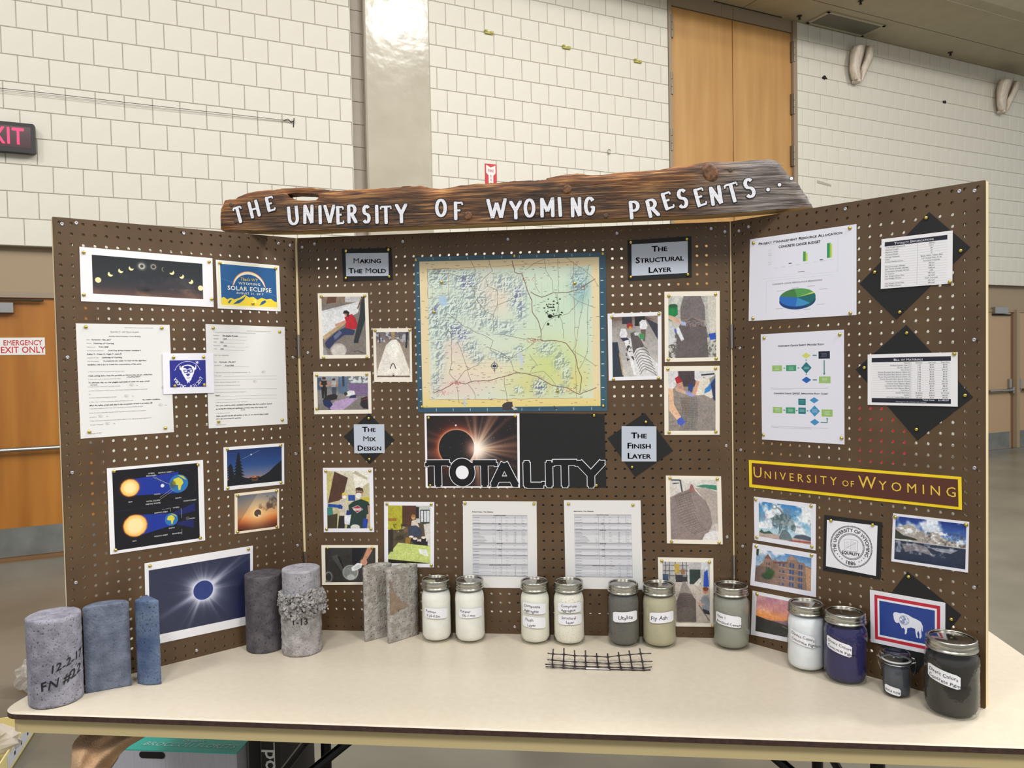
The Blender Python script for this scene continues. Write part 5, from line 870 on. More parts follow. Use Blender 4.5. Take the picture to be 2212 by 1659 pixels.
# ---- mix design tables
def mixdoc(name, cor, head, label, tk):
    s = card(name, FC, cor, label, 'document', m=m_paper, edge=m_paper, tk=tk, th=.0006, w=.0010); f = tx(s, .0004); fr_ = mm(s, .0003); w, h = s.W, s.H; t = T(); mgz = M('table_grey', (176, 176, 182), .7) if 'table_grey' not in bpy.data.materials else bpy.data.materials['table_grey']; ml = m_ink2
    t.put(head, w*.125, -h*.130, h*.019, f, caps=True, bold=True, xs=1.3)
    rows = [.158, .258, .33, .482, .55, .622, .73, .862]; bot = [.256, .328, .48, .548, .62, .728, .86, .868]
    R_ = lambda a, b, c_, d_, m_, wz=.0003: t.b.setdefault(m_.name, (B(), m_))[0].add([s.at(a, d_, wz), s.at(c_, d_, wz), s.at(c_, b, wz), s.at(a, b, wz)], [(0, 1, 2, 3)])
    R_(.13, .157, .873, .868, mgz); mwh = bpy.data.materials.get('table_pale') or M('table_pale', (212, 212, 217), .7)
    r_ = random.Random(5)
    for k in range(7):
        y0, y1 = rows[k], bot[k]; R_(.132, y0+.012, .871, y0+(y1-y0)*.42, bpy.data.materials.get('table_mid') or M('table_mid', (196, 196, 202), .7), .00045); R_(.132, y0+(y1-y0)*.42, .871, y1-.002, mwh, .00045); R_(.13, y1-.0025, .873, y1, ml, .0006); tt = ('CEMENTITIOUS MATERIALS', 'FIBERS', 'AGGREGATES', 'ADMIXTURES', 'SOLIDS', 'WATER', 'DENSITIES, AIR CONTENT, RATIOS AND SLUMP')[k]
        t.put(tt, w*.5, -h*(y0+.010), h*.0115, tx(s, .0007), align='c', bold=True); n = int((y1-y0-.02)/.0155)
        for i in range(n):
            yy = y0+.03+i*.0155; 
            if i % 2 and k != 2: continue
            R_(.14, yy, .14+(.2 if k == 2 and i > 2 else .10)*(.7+.3*r_.random()), yy+.0032, ml, .0006)
            for xc in (.39, .48, .57, .68, .80): R_(xc+.01, yy, xc+.01+.02+.02*r_.random(), yy+.002, bpy.data.materials['faded_print_ink'], .0006) if r_.random() < .8 else None
        for xc in (.445, .52)+((.71, .80) if k in (0, 2, 6) else ()): R_(xc, y0+.012, xc+.0022, y1-.003, ml, .0006)
    for i in range(3): y = .815+i*.016; R_(.13, y, .873, y+.0014, ml, .0007)
    t.done(s.o, 'table_print')
mixdoc('structural_mix_sheet', e0((100, 112), (900, 117), (908, 1060), (105, 1050)), 'Structural Mix Design', 'white sheet headed STRUCTURAL MIX DESIGN with a grey data table', [(.03, .025), (.965, .025)])
mixdoc('aesthetic_mix_sheet', e0((1197, 104), (2030, 106), (2056, 1075), (1216, 1063)), 'Aesthetic Mix Design', 'white sheet headed AESTHETIC MIX DESIGN with a grey data table', [(.06, .04), (.90, .05)])
# ---- right column photos on the centre panel
GREY = (112, 104, 102)
def p_ribs(c):
    c.grad([(0, (120, 104, 96)), (.2, (160, 154, 150)), (1, (196, 192, 188))]); c.rect(0, 0, 1, .06, (120, 96, 84)); c.rect(.22, .0, .44, .12, (54, 54, 60)); c.rect(.5, 0, .72, .16, (40, 40, 40)); c.poly([(.72, .02), (1, .14), (1, .40), (.80, .12)], (60, 60, 72)); c.poly([(.74, 0), (1, .08), (1, .02), (.9, 0)], (150, 130, 120)); c.poly([(0, .42), (.12, .42), (.24, 1), (.0, 1)], (46, 56, 68)); c.poly([(.14, .6), (.17, .6), (.24, .98), (.21, .98)], (176, 146, 110)); c.poly([(.26, .38), (.40, .36), (1, .80), (1, 1), (.54, 1)], (214, 212, 212)); c.poly([(.40, .28), (.50, .25), (.64, .40), (.70, .50), (.52, .54), (.46, .62)], (92, 84, 84))
    for k in range(9): x = .47+.018*k; y = .56+.045*k; P = [(x, y+.05), (x+.04, y-.01), (x+.10, y-.045), (x+.22+.01*k, y-.06+.012*k), (x+.30+.008*k, y-.01+.012*k)]; c.line([p for p in P if p[0] < 1.0], .010, (54, 52, 54))
    c.poly([(.26, .40), (.34, .38), (.52, .98), (.47, .98)], (226, 226, 226)); n = c.noise(24, 4); c.mix((n > .62)*(np.abs(c.X-.33-.2*(c.Y-.4)) < .08)*(c.Y > .4)*(c.Y < .75), (60, 56, 58)); c.poly([(.16, .30), (.20, .20), (.30, .20), (.34, .30), (.30, .36), (.20, .36)], (226, 226, 230)); c.poly([(.18, .35), (.32, .35), (.38, .38), (.24, .41)], (50, 50, 76)); c.ell(.39, .155, .065, .05, (166, 44, 44), .2); c.ell(.40, .19, .035, .03, (206, 160, 90), .2); c.poly([(.60, .10), (.66, .06), (.74, .07), (.78, .16), (.74, .24), (.62, .24)], (222, 222, 226)); c.poly([(.62, .22), (.74, .22), (.72, .42), (.68, .42)], (110, 90, 86)); c.rect(.60, .29, .70, .38, (56, 140, 84)); c.poly([(.48, .27), (.60, .27), (.56, .32), (.50, .32)], (190, 196, 196)); c.grain(12)
def p_hull(c):
    c.grad([(0, (190, 188, 180)), (1, (184, 182, 176))], 0); n = c.noise(30, 7); c.mix((n > .5)*(c.X < .28)*(c.Y > .55)*.8, (80, 74, 70)); c.mix((n > .54)*(c.X > .8)*(c.Y > .6)*.8, (96, 90, 84)); c.poly([(.02, .2), (.2, .1), (.32, 0), (.1, 0)], (206, 204, 196)); c.poly([(.82, 0), (1, 0), (1, .5), (.9, .8), (.84, .3)], (206, 200, 190)); c.poly([(.32, 0), (.68, .0), (.76, .16), (.78, .4), (.26, .4), (.25, .2)], (118, 110, 110)); c.poly([(.22, .5), (.30, .36), (.42, .36), (.5, .32), (.6, .36), (.72, .40), (.80, .52), (.84, 1), (.15, 1), (.17, .7)], (100, 92, 92)); c.mix((c.noise(40, 3)-.5)*.8*(c.X > .2)*(c.X < .82), (70, 64, 66)); c.line([(.28, .39), (.40, .385), (.5, .33), (.6, .38), (.72, .40), (.78, .44)], .025, (140, 120, 114)); c.line([(.38, .46), (.5, .425), (.58, .47), (.74, .50)], .02, (84, 60, 58)); n2 = c.noise(50, 11); c.mix((n2 > .5)*(c.X > .3)*(c.X < .78)*(c.Y > .40)*(c.Y < .5)*.5, (170, 160, 156))
    c.poly([(0, .16), (.19, .14), (.20, .30), (.12, .34), (.10, .42), (0, .38)], (22, 128, 66)); c.ell(.10, .16, .095, .035, (40, 90, 60), .2); c.poly([(0, .30), (.16, .34), (.30, .42), (.28, .46), (.10, .42), (0, .36)], (206, 170, 150)); c.poly([(.25, .40), (.38, .43), (.36, .48), (.27, .47)], (170, 180, 214)); c.poly([(.12, .54), (.22, .50), (.33, .70), (.27, .73), (.2, .62)], (220, 222, 228)); c.poly([(.10, .54), (.16, .52), (.18, .60), (.12, .58)], (96, 104, 180)); c.poly([(0, .4), (.12, .5), (.14, .74), (0, .8)], (196, 198, 200)); c.poly([(.84, .62), (.98, .60), (1, .70), (.88, .72)], (44, 82, 180)); c.grain(12)
def p_glove(c):
    c.a[:] = (150, 140, 130); n = c.noise(20, 6); c.mix((n-.4)*1.2*(c.Y > .4), (110, 104, 100)); c.rect(.22, 0, .58, .26, (74, 62, 66)); c.poly([(0, 0), (.20, 0), (.22, .20), (.1, .30), (0, .28)], (216, 214, 216)); c.poly([(.14, .12), (.22, .08), (.30, .18), (.32, .30), (.22, .30)], (168, 36, 48)); c.poly([(.16, .22), (.3, .18), (.34, .32), (.2, .32)], (196, 150, 130)); c.poly([(.56, .0), (1, 0), (1, .06), (.86, .14), (.74, .1), (.66, .22), (.56, .14)], (214, 212, 214)); c.poly([(.60, .16), (.70, .18), (.60, .40), (.50, .44), (.52, .34)], (204, 156, 130)); c.poly([(.68, .12), (.86, .12), (.98, .42), (.9, .46), (.70, .44), (.58, .42)], (222, 214, 200)); c.poly([(.78, .30), (.84, .26), (.99, .10), (1, .20), (.88, .34), (.76, .38)], (58, 130, 200)); c.poly([(.90, .22), (.99, .12), (1, .5), (.96, .5)], (50, 60, 96)); c.line([(.70, .07), (.98, .05)], .03, (40, 40, 50))
    c.poly([(.22, .44), (.30, .40), (.5, .41), (.76, .40), (1, .5), (1, 1), (.2, 1), (.3, .7)], (146, 136, 130)); c.mix((c.noise(36, 9)-.45)*.9*(c.Y > .5), (104, 98, 96))
    for k in range(15): t = k/14; c.line([(.26+.34*t, .44-.01*t), (.30+.32*t, .6+.1*t), (.24+.36*t, 1)], .007, (72, 72, 74), .9)
    for k in range(14): y = .46+.038*k; c.line([(.24+.01*k, y), (.62-.012*k+.05, y+.02)], .006, (86, 84, 84), .9)
    for x in (.32, .42): c.line([(x+.06, .40), (x, .5), (x-.02, .72)], .012, (150, 110, 70))
    c.poly([(.12, .26), (.40, .34), (.42, .40), (.18, .34)], (210, 168, 144)); c.poly([(.36, .33), (.56, .40), (.52, .44), (.38, .39)], (150, 156, 214)); c.poly([(0, .28), (.10, .30), (.12, .56), (.28, .78), (.20, .84), (.02, .66)], (224, 182, 148)); c.poly([(.18, .82), (.28, .76), (.36, .86), (.28, .91), (.20, .89)], (74, 92, 190)); c.poly([(.44, .2), (.54, .24), (.5, .36), (.42, .32)], (50, 66, 130)); c.grain(14)
def p_mesh(c):
    c.grad([(0, (216, 212, 206)), (.3, (206, 198, 192)), (1, (190, 180, 174))]); c.line([(.03, .01), (.22, .01), (.26, .22)], .03, (60, 66, 76)); c.line([(.06, .07), (.2, .06)], .02, (60, 66, 76)); c.poly([(.55, .11), (.72, .08), (.98, .09), (.99, .17), (.74, .14)], (60, 134, 108)); c.poly([(.52, .14), (.76, .13), (.99, .2), (.99, .72), (.88, .74), (.8, .4)], (176, 164, 156)); c.poly([(0, .30), (.20, .22), (.36, .18), (.42, .15), (.45, .08), (.49, .09), (.52, .17), (.60, .24), (.76, .36), (.84, .5), (.88, .74), (.70, 1), (0, 1)], (140, 126, 122)); c.mix((c.noise(30, 5)-.45)*.7*(c.X < .7)*(c.Y > .3), (112, 100, 98)); c.poly([(.40, .18), (.44, .08), (.47, .075), (.50, .14), (.53, .20), (.46, .22)], (160, 108, 104))
    A = lambda t, u: (.06+.78*t**.75+.02+(.30-.62*t*.35)*u*(1-t)-.03*u*t*6*.5, .32-.10*math.sin(t*2.2)+.75*t**2.1+(.10+.0*t)*u*0-.0)
    for i in range(8):
        o_ = i/7; P = [(.08+(.36)*o_+(.50-.0*o_)*(1-math.cos(t*1.45))*.95+(.0), (.29-.09*o_)+.62*math.sin(t*1.5)**1.6*(1-.0*o_)) for t in np.linspace(0, 1.0, 14)]; P = [(x if x < .86 else .86, y) for x, y in P]; c.line(P, .008, (92, 82, 80)); c.line([(x+.006, y+.006) for x, y in P], .004, (206, 196, 190))
    for t in np.linspace(0, 1.0, 22): a_ = (.08+.5*(1-math.cos(t*1.45))*.95, .29+.62*math.sin(t*1.5)**1.6); b_ = (a_[0]+.36*(1-.25*t), a_[1]-.09); c.line([a_, (min(b_[0], .87), b_[1])], .007, (96, 86, 84))
    c.poly([(.66, 1), (.72, .9), (.88, .84), (1, .86), (1, 1)], (224, 220, 220)); c.grain(12)
def p_shop(c):
    c.grad([(0, (186, 184, 186)), (.3, (176, 172, 168)), (.36, (188, 178, 168)), (1, (182, 172, 162))])
    for x in (.06, .14, .27, .42, .5): c.rect(x, 0, x+.014, .28, (84, 84, 90))
    for y in (.05, .14, .22): c.rect(.02, y, .55, y+.012, (100, 100, 104))
    c.rect(.26, .03, .36, .19, (190, 160, 76)); c.rect(.39, .12, .48, .2, (150, 110, 80)); c.rect(0, .2, .12, .32, (70, 84, 110)); c.rect(.56, .12, .80, .36, (40, 56, 54)); c.rect(.54, .1, .57, .38, (196, 196, 196)); c.rect(.28, .21, .42, .33, (54, 50, 58)); c.rect(.42, .24, .52, .32, (50, 50, 56)); c.poly([(.66, .36), (.78, .26), (.84, .26), (.76, .40)], (206, 206, 196)); c.poly([(.88, .16), (.95, .12), (.98, .40), (.86, .40)], (40, 76, 180)); c.rect(.82, 0, .96, .12, (210, 212, 216)); c.poly([(.30, .58), (.36, .48), (.42, .33), (.48, .32), (.60, .48), (.66, .58)], (142, 134, 128)); c.poly([(.28, .98), (.28, .64), (.36, .52), (.46, .50), (.60, .52), (.70, .62), (.70, .98)], (98, 90, 86)); c.mix((c.noise(30, 4)-.45)*.8*(c.X > .26)*(c.X < .7)*(c.Y > .5), (70, 64, 62))
    for k in range(7): y = .56+.03*k; c.line([(.30, y+.06), (.38, y), (.48, y-.02), (.60, y), (.68, y+.06)], .012, (78, 66, 62))
    c.poly([(.80, .62), (.86, .54), (.96, .54), (.99, .66), (.98, .80), (.84, .78)], (134, 142, 150)); c.line([(.72, .66), (.80, .70), (.88, .68)], .03, (206, 152, 128)); c.ell(.90, .46, .06, .055, (188, 128, 104), .2); c.ell(.91, .435, .06, .035, (110, 60, 44), .2); c.poly([(.84, .76), (.98, .80), (.99, .86), (.86, .84)], (40, 44, 60)); c.line([(.76, .70), (.98, .96)], .018, (96, 88, 82)); c.grain(12)
card('rib_form_photo', FC, d1((43, 683), (445, 669), (448, 1173), (52, 1183)), 'photo of people working along a white form crossed by curved dark ribs', 'photo', p_ribs, d1((75, 708), (418, 697), (420, 1147), (82, 1153)), tk=[(.08, .05), (.955, .03), (.94, .98), (.09, .98)])
card('grey_hull_photo', FC, d1((467, 519), (880, 514), (882, 1036), (470, 1044)), 'photo of a grey concrete hull with a green bucket at its left', 'photo', p_hull, d1((497, 553), (852, 548), (853, 1007), (500, 1015)), base=(236, 228, 212), tk=[(.08, .06), (.925, .045), (.93, .965), (.065, .965)])
card('gloved_hands_photo', FC, d1((464, 1075), (880, 1071), (880, 1587), (468, 1588)), 'photo of blue-gloved hands pressing mesh into wet concrete', 'photo', p_glove, d1((495, 1112), (848, 1107), (849, 1557), (500, 1557)), base=(236, 228, 212), tk=[(.07, .045), (.925, .04), (.93, .955), (.085, .965)])
card('mesh_mold_photo', FC, d2((478, 233), (890, 238), (903, 746), (486, 739)), 'photo of a rounded concrete hull half covered in black mesh', 'photo', p_mesh, d2((507, 262), (860, 262), (872, 713), (517, 712)), base=(236, 228, 214), tk=[(.075, .035), (.93, .04), (.935, .975), (.085, .97)])
card('workshop_photo', FC, d2((418, 843), (832, 850), (836, 1362), (432, 1358)), 'photo of a workshop with a long hull and a person kneeling, behind the jars', 'photo', p_shop, d2((453, 877), (802, 878), (815, 1335), (462, 1333)), base=(236, 230, 218), tk=[(.07, .05), (.93, .055), (.98, .985)])
# ---- right wing
def p_pm(c):
    c.a[:] = (226, 226, 238)
    for q in ((.133, .10, .84, .50), (.175, .53, .79, .92)):
        for a_, b_, e_, g_ in ((q[0], q[1], q[2], q[1]+.002), (q[0], q[3], q[2], q[3]+.002), (q[0], q[1], q[0]+.0016, q[3]), (q[2], q[1], q[2]+.0016, q[3])): c.rect(a_, b_, e_, g_, (196, 196, 208))
    c.rect(.528, .23, .545, .345, (70, 150, 80)); c.rect(.545, .232, .553, .345, (110, 176, 76)); c.rect(.553, .25, .570, .345, (196, 208, 90)); c.rect(.745, .17, .765, .335, (40, 140, 96)); c.rect(.765, .165, .775, .335, (110, 176, 76)); c.rect(.775, .18, .79, .335, (200, 210, 90))
    for k in range(9): c.rect(.19, .16+.022*k, .225, .164+.022*k, (186, 186, 196))
    for k, x in enumerate((.25, .32, .39, .46, .54, .62, .69, .77)): c.rect(x, .385-.004*k, x+.04, .389-.004*k, (186, 186, 196))
    c.rect(.39, .345, .42, .352, (60, 60, 70)); c.rect(.68, .345, .71, .352, (60, 60, 70)); c.rect(.48, .455, .54, .462, (80, 80, 90)); c.rect(.36, .475, .60, .505, (206, 206, 216)); c.rect(.363, .478, .597, .502, (226, 226, 238))
    cx, cy, rx, ry = .475, .755, .170, .105; c.ell(cx, cy+.035, rx, ry, (26, 60, 120), .02); c.poly([(cx, cy+.04), (cx+rx, cy+.01), (cx+rx*.98, cy+.045), (cx+.1, cy+.12)], (16, 84, 84)); c.rect(cx-rx, cy, cx+rx, cy+.035, (28, 70, 140))
    def wedge(a0, a1, col): c.poly([(cx, cy)]+[(cx+rx*math.cos(math.radians(a)), cy+ry*math.sin(math.radians(a))) for a in np.linspace(a0, a1, 18)], col)
    wedge(-20, 45, (22, 104, 104)); wedge(45, 95, (62, 142, 196)); wedge(95, 195, (38, 108, 190)); wedge(195, 262, (66, 124, 70)); wedge(262, 330, (84, 156, 84)); wedge(330, 340, (196, 208, 80))
    for a_, b_ in ((.28, .66), (.42, .64), (.57, .635), (.68, .68), (.66, .85), (.27, .87), (.53, .90)): c.rect(a_, b_, a_+.07, b_+.005, (170, 170, 180))
s = card('resource_chart_print', FR, e1((130, 186), (878, 78), (878, 717), (121, 760)), 'print headed PROJECT MANAGEMENT RESOURCE ALLOCATION with bars and a pie chart', 'chart', p_pm, None, tk=[(.04, .05), (.945, .035), (.95, .975), (.045, .97)])
f = tx(s); T().put('Project Management Resource Allocation', s.W*.485, -s.H*.085, s.H*.042, f, align='c', caps=True, bold=True, xs=1.32).put('CONCRETE CANOE BUDGET', s.W*.49, -s.H*.152, s.H*.040, f, align='c', bold=True, xs=.98).put('CONCRETE CANOE PERSON-HOUR BREAKDOWN', s.W*.47, -s.H*.585, s.H*.024, f, align='c', mat=m_ink2, xs=1.12).done(s.o)
def p_flow(c):
    c.a[:] = (224, 224, 236); G1, G2, T_, B1, B2 = (150, 186, 110), (64, 150, 112), (22, 112, 122), (36, 94, 176), (66, 140, 190)
    def bx(x, y, w_, h_, col): c.rect(x-w_/2, y-h_/2, x+w_/2, y+h_/2, col)
    def dm(x, y, w_, h_, col): c.poly([(x, y-h_/2), (x+w_/2, y), (x, y+h_/2), (x-w_/2, y)], col)
    bx(.205, .325, .125, .055, G1); bx(.38, .325, .125, .055, G2); dm(.565, .325, .125, .105, T_); dm(.565, .215, .11, .055, (206, 210, 110)); bx(.775, .215, .13, .066, (26, 28, 52)); dm(.565, .435, .115, .06, B1); bx(.78, .435, .135, .062, G1); bx(.205, .715, .12, .058, G1); bx(.368, .715, .115, .058, G2); bx(.51, .715, .09, .058, T_); bx(.51, .635, .09, .056, T_); dm(.66, .715, .125, .10, B2); dm(.655, .618, .11, .055, B2); dm(.66, .815, .11, .06, B2); bx(.805, .73, .13, .062, G1)
    for P in ([(.285, .325), (.305, .325)], [(.46, .325), (.48, .325)], [(.64, .215), (.69, .215)], [(.64, .435), (.69, .435)], [(.775, .26), (.775, .38)], [(.565, .26), (.565, .25)], [(.565, .39), (.565, .38)], [(.28, .715), (.30, .715)], [(.435, .715), (.455, .715)], [(.565, .715), (.585, .715)], [(.73, .815), (.805, .815)], [(.805, .815), (.805, .78)]): c.line(P, .012, (70, 130, 120))
    for x, y in ((.775, .385), ): c.poly([(x-.015, y-.01), (x+.015, y-.01), (x, y+.01)], (70, 130, 120))
    c.poly([(.79, .785), (.82, .785), (.805, .77)], (70, 130, 120))
    for x, y, w_ in ((.12, .508, .7), (.12, .522, .26), (.12, .865, .7), (.12, .878, .5)): c.rect(x, y, x+w_, y+.004, (170, 170, 186), .7)
    for x, y in ((.205, .325), (.38, .325), (.565, .325), (.775, .215), (.78, .435), (.205, .715), (.368, .715), (.51, .715), (.51, .635), (.66, .715), (.805, .73)):
        for k in range(3): c.rect(x-.03, y-.014+.011*k, x+.03, y-.011+.011*k, (216, 226, 220), .7)
s = card('process_flow_print', FR, e1((206, 853), (790, 820), (794, 1627), (215, 1592)), 'print headed CONCRETE CANOE SAFETY PROCESS FLOW with coloured flow chart boxes', 'chart', p_flow, None, tk=[(.045, .035), (.955, .04), (.97, .945), (.02, .955)])
f = tx(s); T().put('Concrete Canoe Safety Process Flow', s.W*.50, -s.H*.125, s.H*.0235, f, align='c', caps=True, bold=True, xs=1.12).put('Concrete Canoe QA/QC Application Flow Chart', s.W*.49, -s.H*.565, s.H*.021, f, align='c', caps=True, bold=True, xs=1.12).done(s.o)
def diamond(name, cor, label, tk): s = Sheet(FR, cor, .0012, .0010); s.build(name, m_card_black, edge=m_card_black, label=label, cat='card'); tacks(s, tk, w=.0012); return s
diamond('black_diamond_card', [(2007, 458), (2095.5, 533.8), (1936, 690), (1856.7, 612.8)], 'black diamond card behind the totality specifications sheet', [(.04, .06), (.93, .08), (.95, .92), (.06, .80)])
diamond('black_diamond_card', [(1957.5, 701.9), (2101.7, 858.1), (1981.2, 950.9), (1848.4, 798.2)], 'black diamond card behind the bill of materials sheet', [(.07, .07), (.94, .06), (.91, .90), (.05, .88)])
diamond('black_diamond_card', [(1960.3, 1234.9), (2076, 1328.5), (1978, 1457), (1862, 1364)], 'black diamond card behind the bison flag print at the lower right', [(.06, .04), (.93, .12)])
def sheet_table(name, cor, label, head, rows, cols, foot=None, hh=.085):
    s = card(name, FR, cor, label, 'document', m=m_card_white, tk=[(.97, .97)] if not foot else [(.965, .03)], w=.0034, th=.0008); f = tx(s, .0005); w, h = s.W, s.H; t = T()
    bar = bpy.data.materials.get('navy_table_bar') or M('navy_table_bar', (24, 24, 44), .6); R_ = lambda a, b, c_, d_, m_, wz=.0003: t.b.setdefault(m_.name, (B(), m_))[0].add([s.at(a, d_, wz), s.at(c_, d_, wz), s.at(c_, b, wz), s.at(a, b, wz)], [(0, 1, 2, 3)])
    R_(.05, .07, .93, .07+hh, bar); mwt = bpy.data.materials.get('bar_white_ink') or M('bar_white_ink', (226, 226, 236), .6); t.put(head, w*.47, -h*(.07+hh*.78), h*hh*.72, tx(s, .0007), align='c', caps=True, bold=True, xs=1.2, mat=mwt)
    y0 = .07+hh; n = len(rows); y1 = .97 if not foot else .86; st = (y1-y0)/n
    for i, row in enumerate(rows):
        yy = y0+st*(i+.78)
        for (x, al), tt in zip(cols, row): t.put(tt, w*x, -h*yy, h*st*.66, f, align=al, mat=m_pen, xs=1.15)
        R_(.05, y0+st*(i+1), .93, y0+st*(i+1)+.002, bpy.data.materials.get('table_grey'))
    R_(.52 if not foot else .50, y0, .523 if not foot else .503, y1, bpy.data.materials.get('table_grey'))
    if foot: R_(.05, .865, .93, .95, bar); t.put(foot[0], w*.76, -h*.90, h*.04, tx(s, .0007), align='r', mat=mwt, xs=1.15, bold=True); t.put(foot[1], w*.91, -h*.90, h*.04, tx(s, .0007), align='r', mat=mwt, xs=1.15, bold=True); t.put('*Nothing from this materials were donated', w*.5, -h*.938, h*.026, tx(s, .0007), align='c', mat=mwt, xs=1.2)
    t.done(s.o)
sheet_table('specification_sheet', e1((1055, 185), (1555, 123), (1552, 495), (1049, 534)), 'white sheet headed TOTALITY SPECIFICATIONS over a black diamond card', 'Totality Specifications', [('Total Weight (Estimated)', '250 lbs'), ('Maximum Length', "19' 5\""), ('Maximum Width', '28"'), ('Maximum Depth', '14"'), ('Average Thickness', '.5"'), ('Color', 'Black, White, Yellow, Blue'), ('Primary Reinforcement', '1/4" Carbon Fiber Scrim'), ('', 'Structural Concrete'), ('Flexural Strength (28-day)', '950 psi'), ('Split Tensile Strength (28-day)', '380 psi'), ('Compressive Strength (28-day)', '1450 psi'), ('Air Content', '2.5%'), ('Unit Weight (Oven Dry)', '58.9 pcf'), ('Unit Weight (Plastic)', '66.4 pcf'), ('', 'Finish Concrete'), ('Unit Weight (Oven Dry)', '60.3 pcf'), ('Unit Weight (Plastic)', '68.6 pcf')], [(.06, 'l'), (.72, 'c')])
sheet_table('materials_bill', e1((957, 995), (1590, 978), (1590, 1361), (957, 1348)), 'white sheet headed BILL OF MATERIALS over a black diamond card', 'Bill of Materials', [('Material', 'Quantity', 'Unit Cost', 'Total Price'), ('Portland Cement, Type 1*', '1 LB', '$0.05', '$3.04'), ('Fly Ash, Class F*', '1 LB', '$0.04', '$0.44'), ('Silica Fume*', '1 LB', '$10.15', '$10.15'), ('Poraver Recycled Glass Spheres 2.0mm-4.0', '1 bag', '$4.40', '$4.40'), ('Poraver Recycled Glass Spheres 1.0mm-2.0', '1 bag', '$4.40', '$4.40'), ('Poraver Recycled Glass Spheres 0.5mm-1.0', '1 bag', '$5.66', '$5.66'), ('Poraver Recycled Glass Spheres 0.25mm', '1 bag', '$5.66', '$5.66'), ('Concrete Color Pigment (White)', '4 LB', '$10.90', '$31.90'), ('Concrete Color Pigment (Blue)', '2 LB', '$27.90', '$27.90'), ('Concrete Color Pigment (Yellow)', '2 LB', '$4.20', '$8.40'), ('Concrete Color Pigment (Black)', '2 LB', '$5.10', '$10.20'), ('PVA Fibers*', '1 LB', '$8.40', '$8.40'), ('Female Mold Foam', '38 sheets', '$29.63', '$1,773.60'), ('Sealant*', '2 gallons', '$18.00', '$36.00'), ('1.0" x 1.0" Carbon Fiber Scrim*', '120 sq ft', '$0.75', '$90.00')], [(.49, 'r'), (.59, 'c'), (.73, 'c'), (.87, 'c')], ('Total Cost:', '$1,483.39'))
# banner
s = Sheet(FR, e2((62, 83), (1683, 213), (1687, 465), (66, 290)), .0014, .0010); s.build('university_banner', m_yellow, edge=m_yellow, label='long yellow-edged brown banner reading UNIVERSITY OF WYOMING in gold', cat='banner')
bo = Sheet(FR, e2((84, 106), (1655, 232), (1660, 440), (88, 268)), .0022, .0008); bo.build('brown_strip', m_maroon, parent=s.o, edge=m_maroon); f = tx(bo, .0005); t = T(); W_, H_ = bo.W, bo.H
def place(txt, a, b, y, sz, xs=1.0):
    n = [glyph(q)[2] for q in txt]; base = sum(n)*sz*xs; sp = ((b-a)*W_-base)/max(1, len(txt)-1)/sz if len(txt) > 1 else 0; t.put(txt, W_*a, -H_*y, sz, f, mat=m_gold, xs=xs, sp=sp)
place('U', .005, .05, .66, H_*.72, .95); place('NIVERSITY', .07, .46, .66, H_*.50, .95); place('OF', .485, .545, .66, H_*.36, 1); place('W', .565, .63, .66, H_*.72, .95); place('YOMING', .66, .995, .66, H_*.52, 1.0); t.done(s.o, 'gold_lettering')
def p_statue(c):
    c.grad([(0, (62, 130, 190)), (.5, (130, 186, 220)), (.75, (176, 206, 222))]); n = c.noise(5, 21); c.mix(np.clip((n-.5)*7, 0, 1)*(c.Y < .75), (238, 242, 248)); c.mix(np.clip((c.noise(9, 2)-.56)*6, 0, 1)*(c.Y < .6)*.6, (110, 124, 150)); c.poly([(.66, .90), (.72, .80), (.86, .76), (1, .80), (1, .92)], (84, 90, 110)); c.poly([(0, .86), (.12, .84), (.5, .88), (1, .9), (1, 1), (0, 1)], (186, 168, 160)); c.poly([(.5, .96), (1, .92), (1, .97), (.6, 1)], (170, 90, 80)); c.poly([(0, .88), (.05, .78), (.1, .86), (.2, .80), (.28, .86), (.1, .9)], (60, 90, 70))
    g = (122, 142, 150); P = [(.26, .50), (.22, .44), (.28, .40), (.34, .34), (.42, .30), (.50, .26), (.58, .30), (.66, .38), (.70, .50), (.72, .62), (.70, .72), (.64, .68), (.60, .58), (.54, .62), (.46, .66), (.42, .82), (.38, .86), (.40, .70), (.38, .60), (.30, .56), (.32, .66), (.27, .64), (.26, .56)]; c.poly(P, g); c.poly([(.40, .92), (.46, .72), (.54, .70), (.62, .82), (.66, .98), (.40, .98)], (104, 122, 128)); c.line([(.48, .28), (.42, .16), (.36, .10)], .03, g); d = np.hypot((c.X-.31)/.05, (c.Y-.10)/.07); c.mix(np.clip(1-np.abs(d-.8)/.35, 0, 1), (110, 124, 130)); c.mix((c.noise(26, 4) > .54)*(np.abs(c.X-.5) < .22)*(np.abs(c.Y-.5) < .24)*.55, (64, 84, 92)); c.mix((c.noise(22, 14) > .58)*(np.abs(c.X-.5) < .2)*(np.abs(c.Y-.5) < .2)*.5, (184, 200, 206)); c.grain(10)
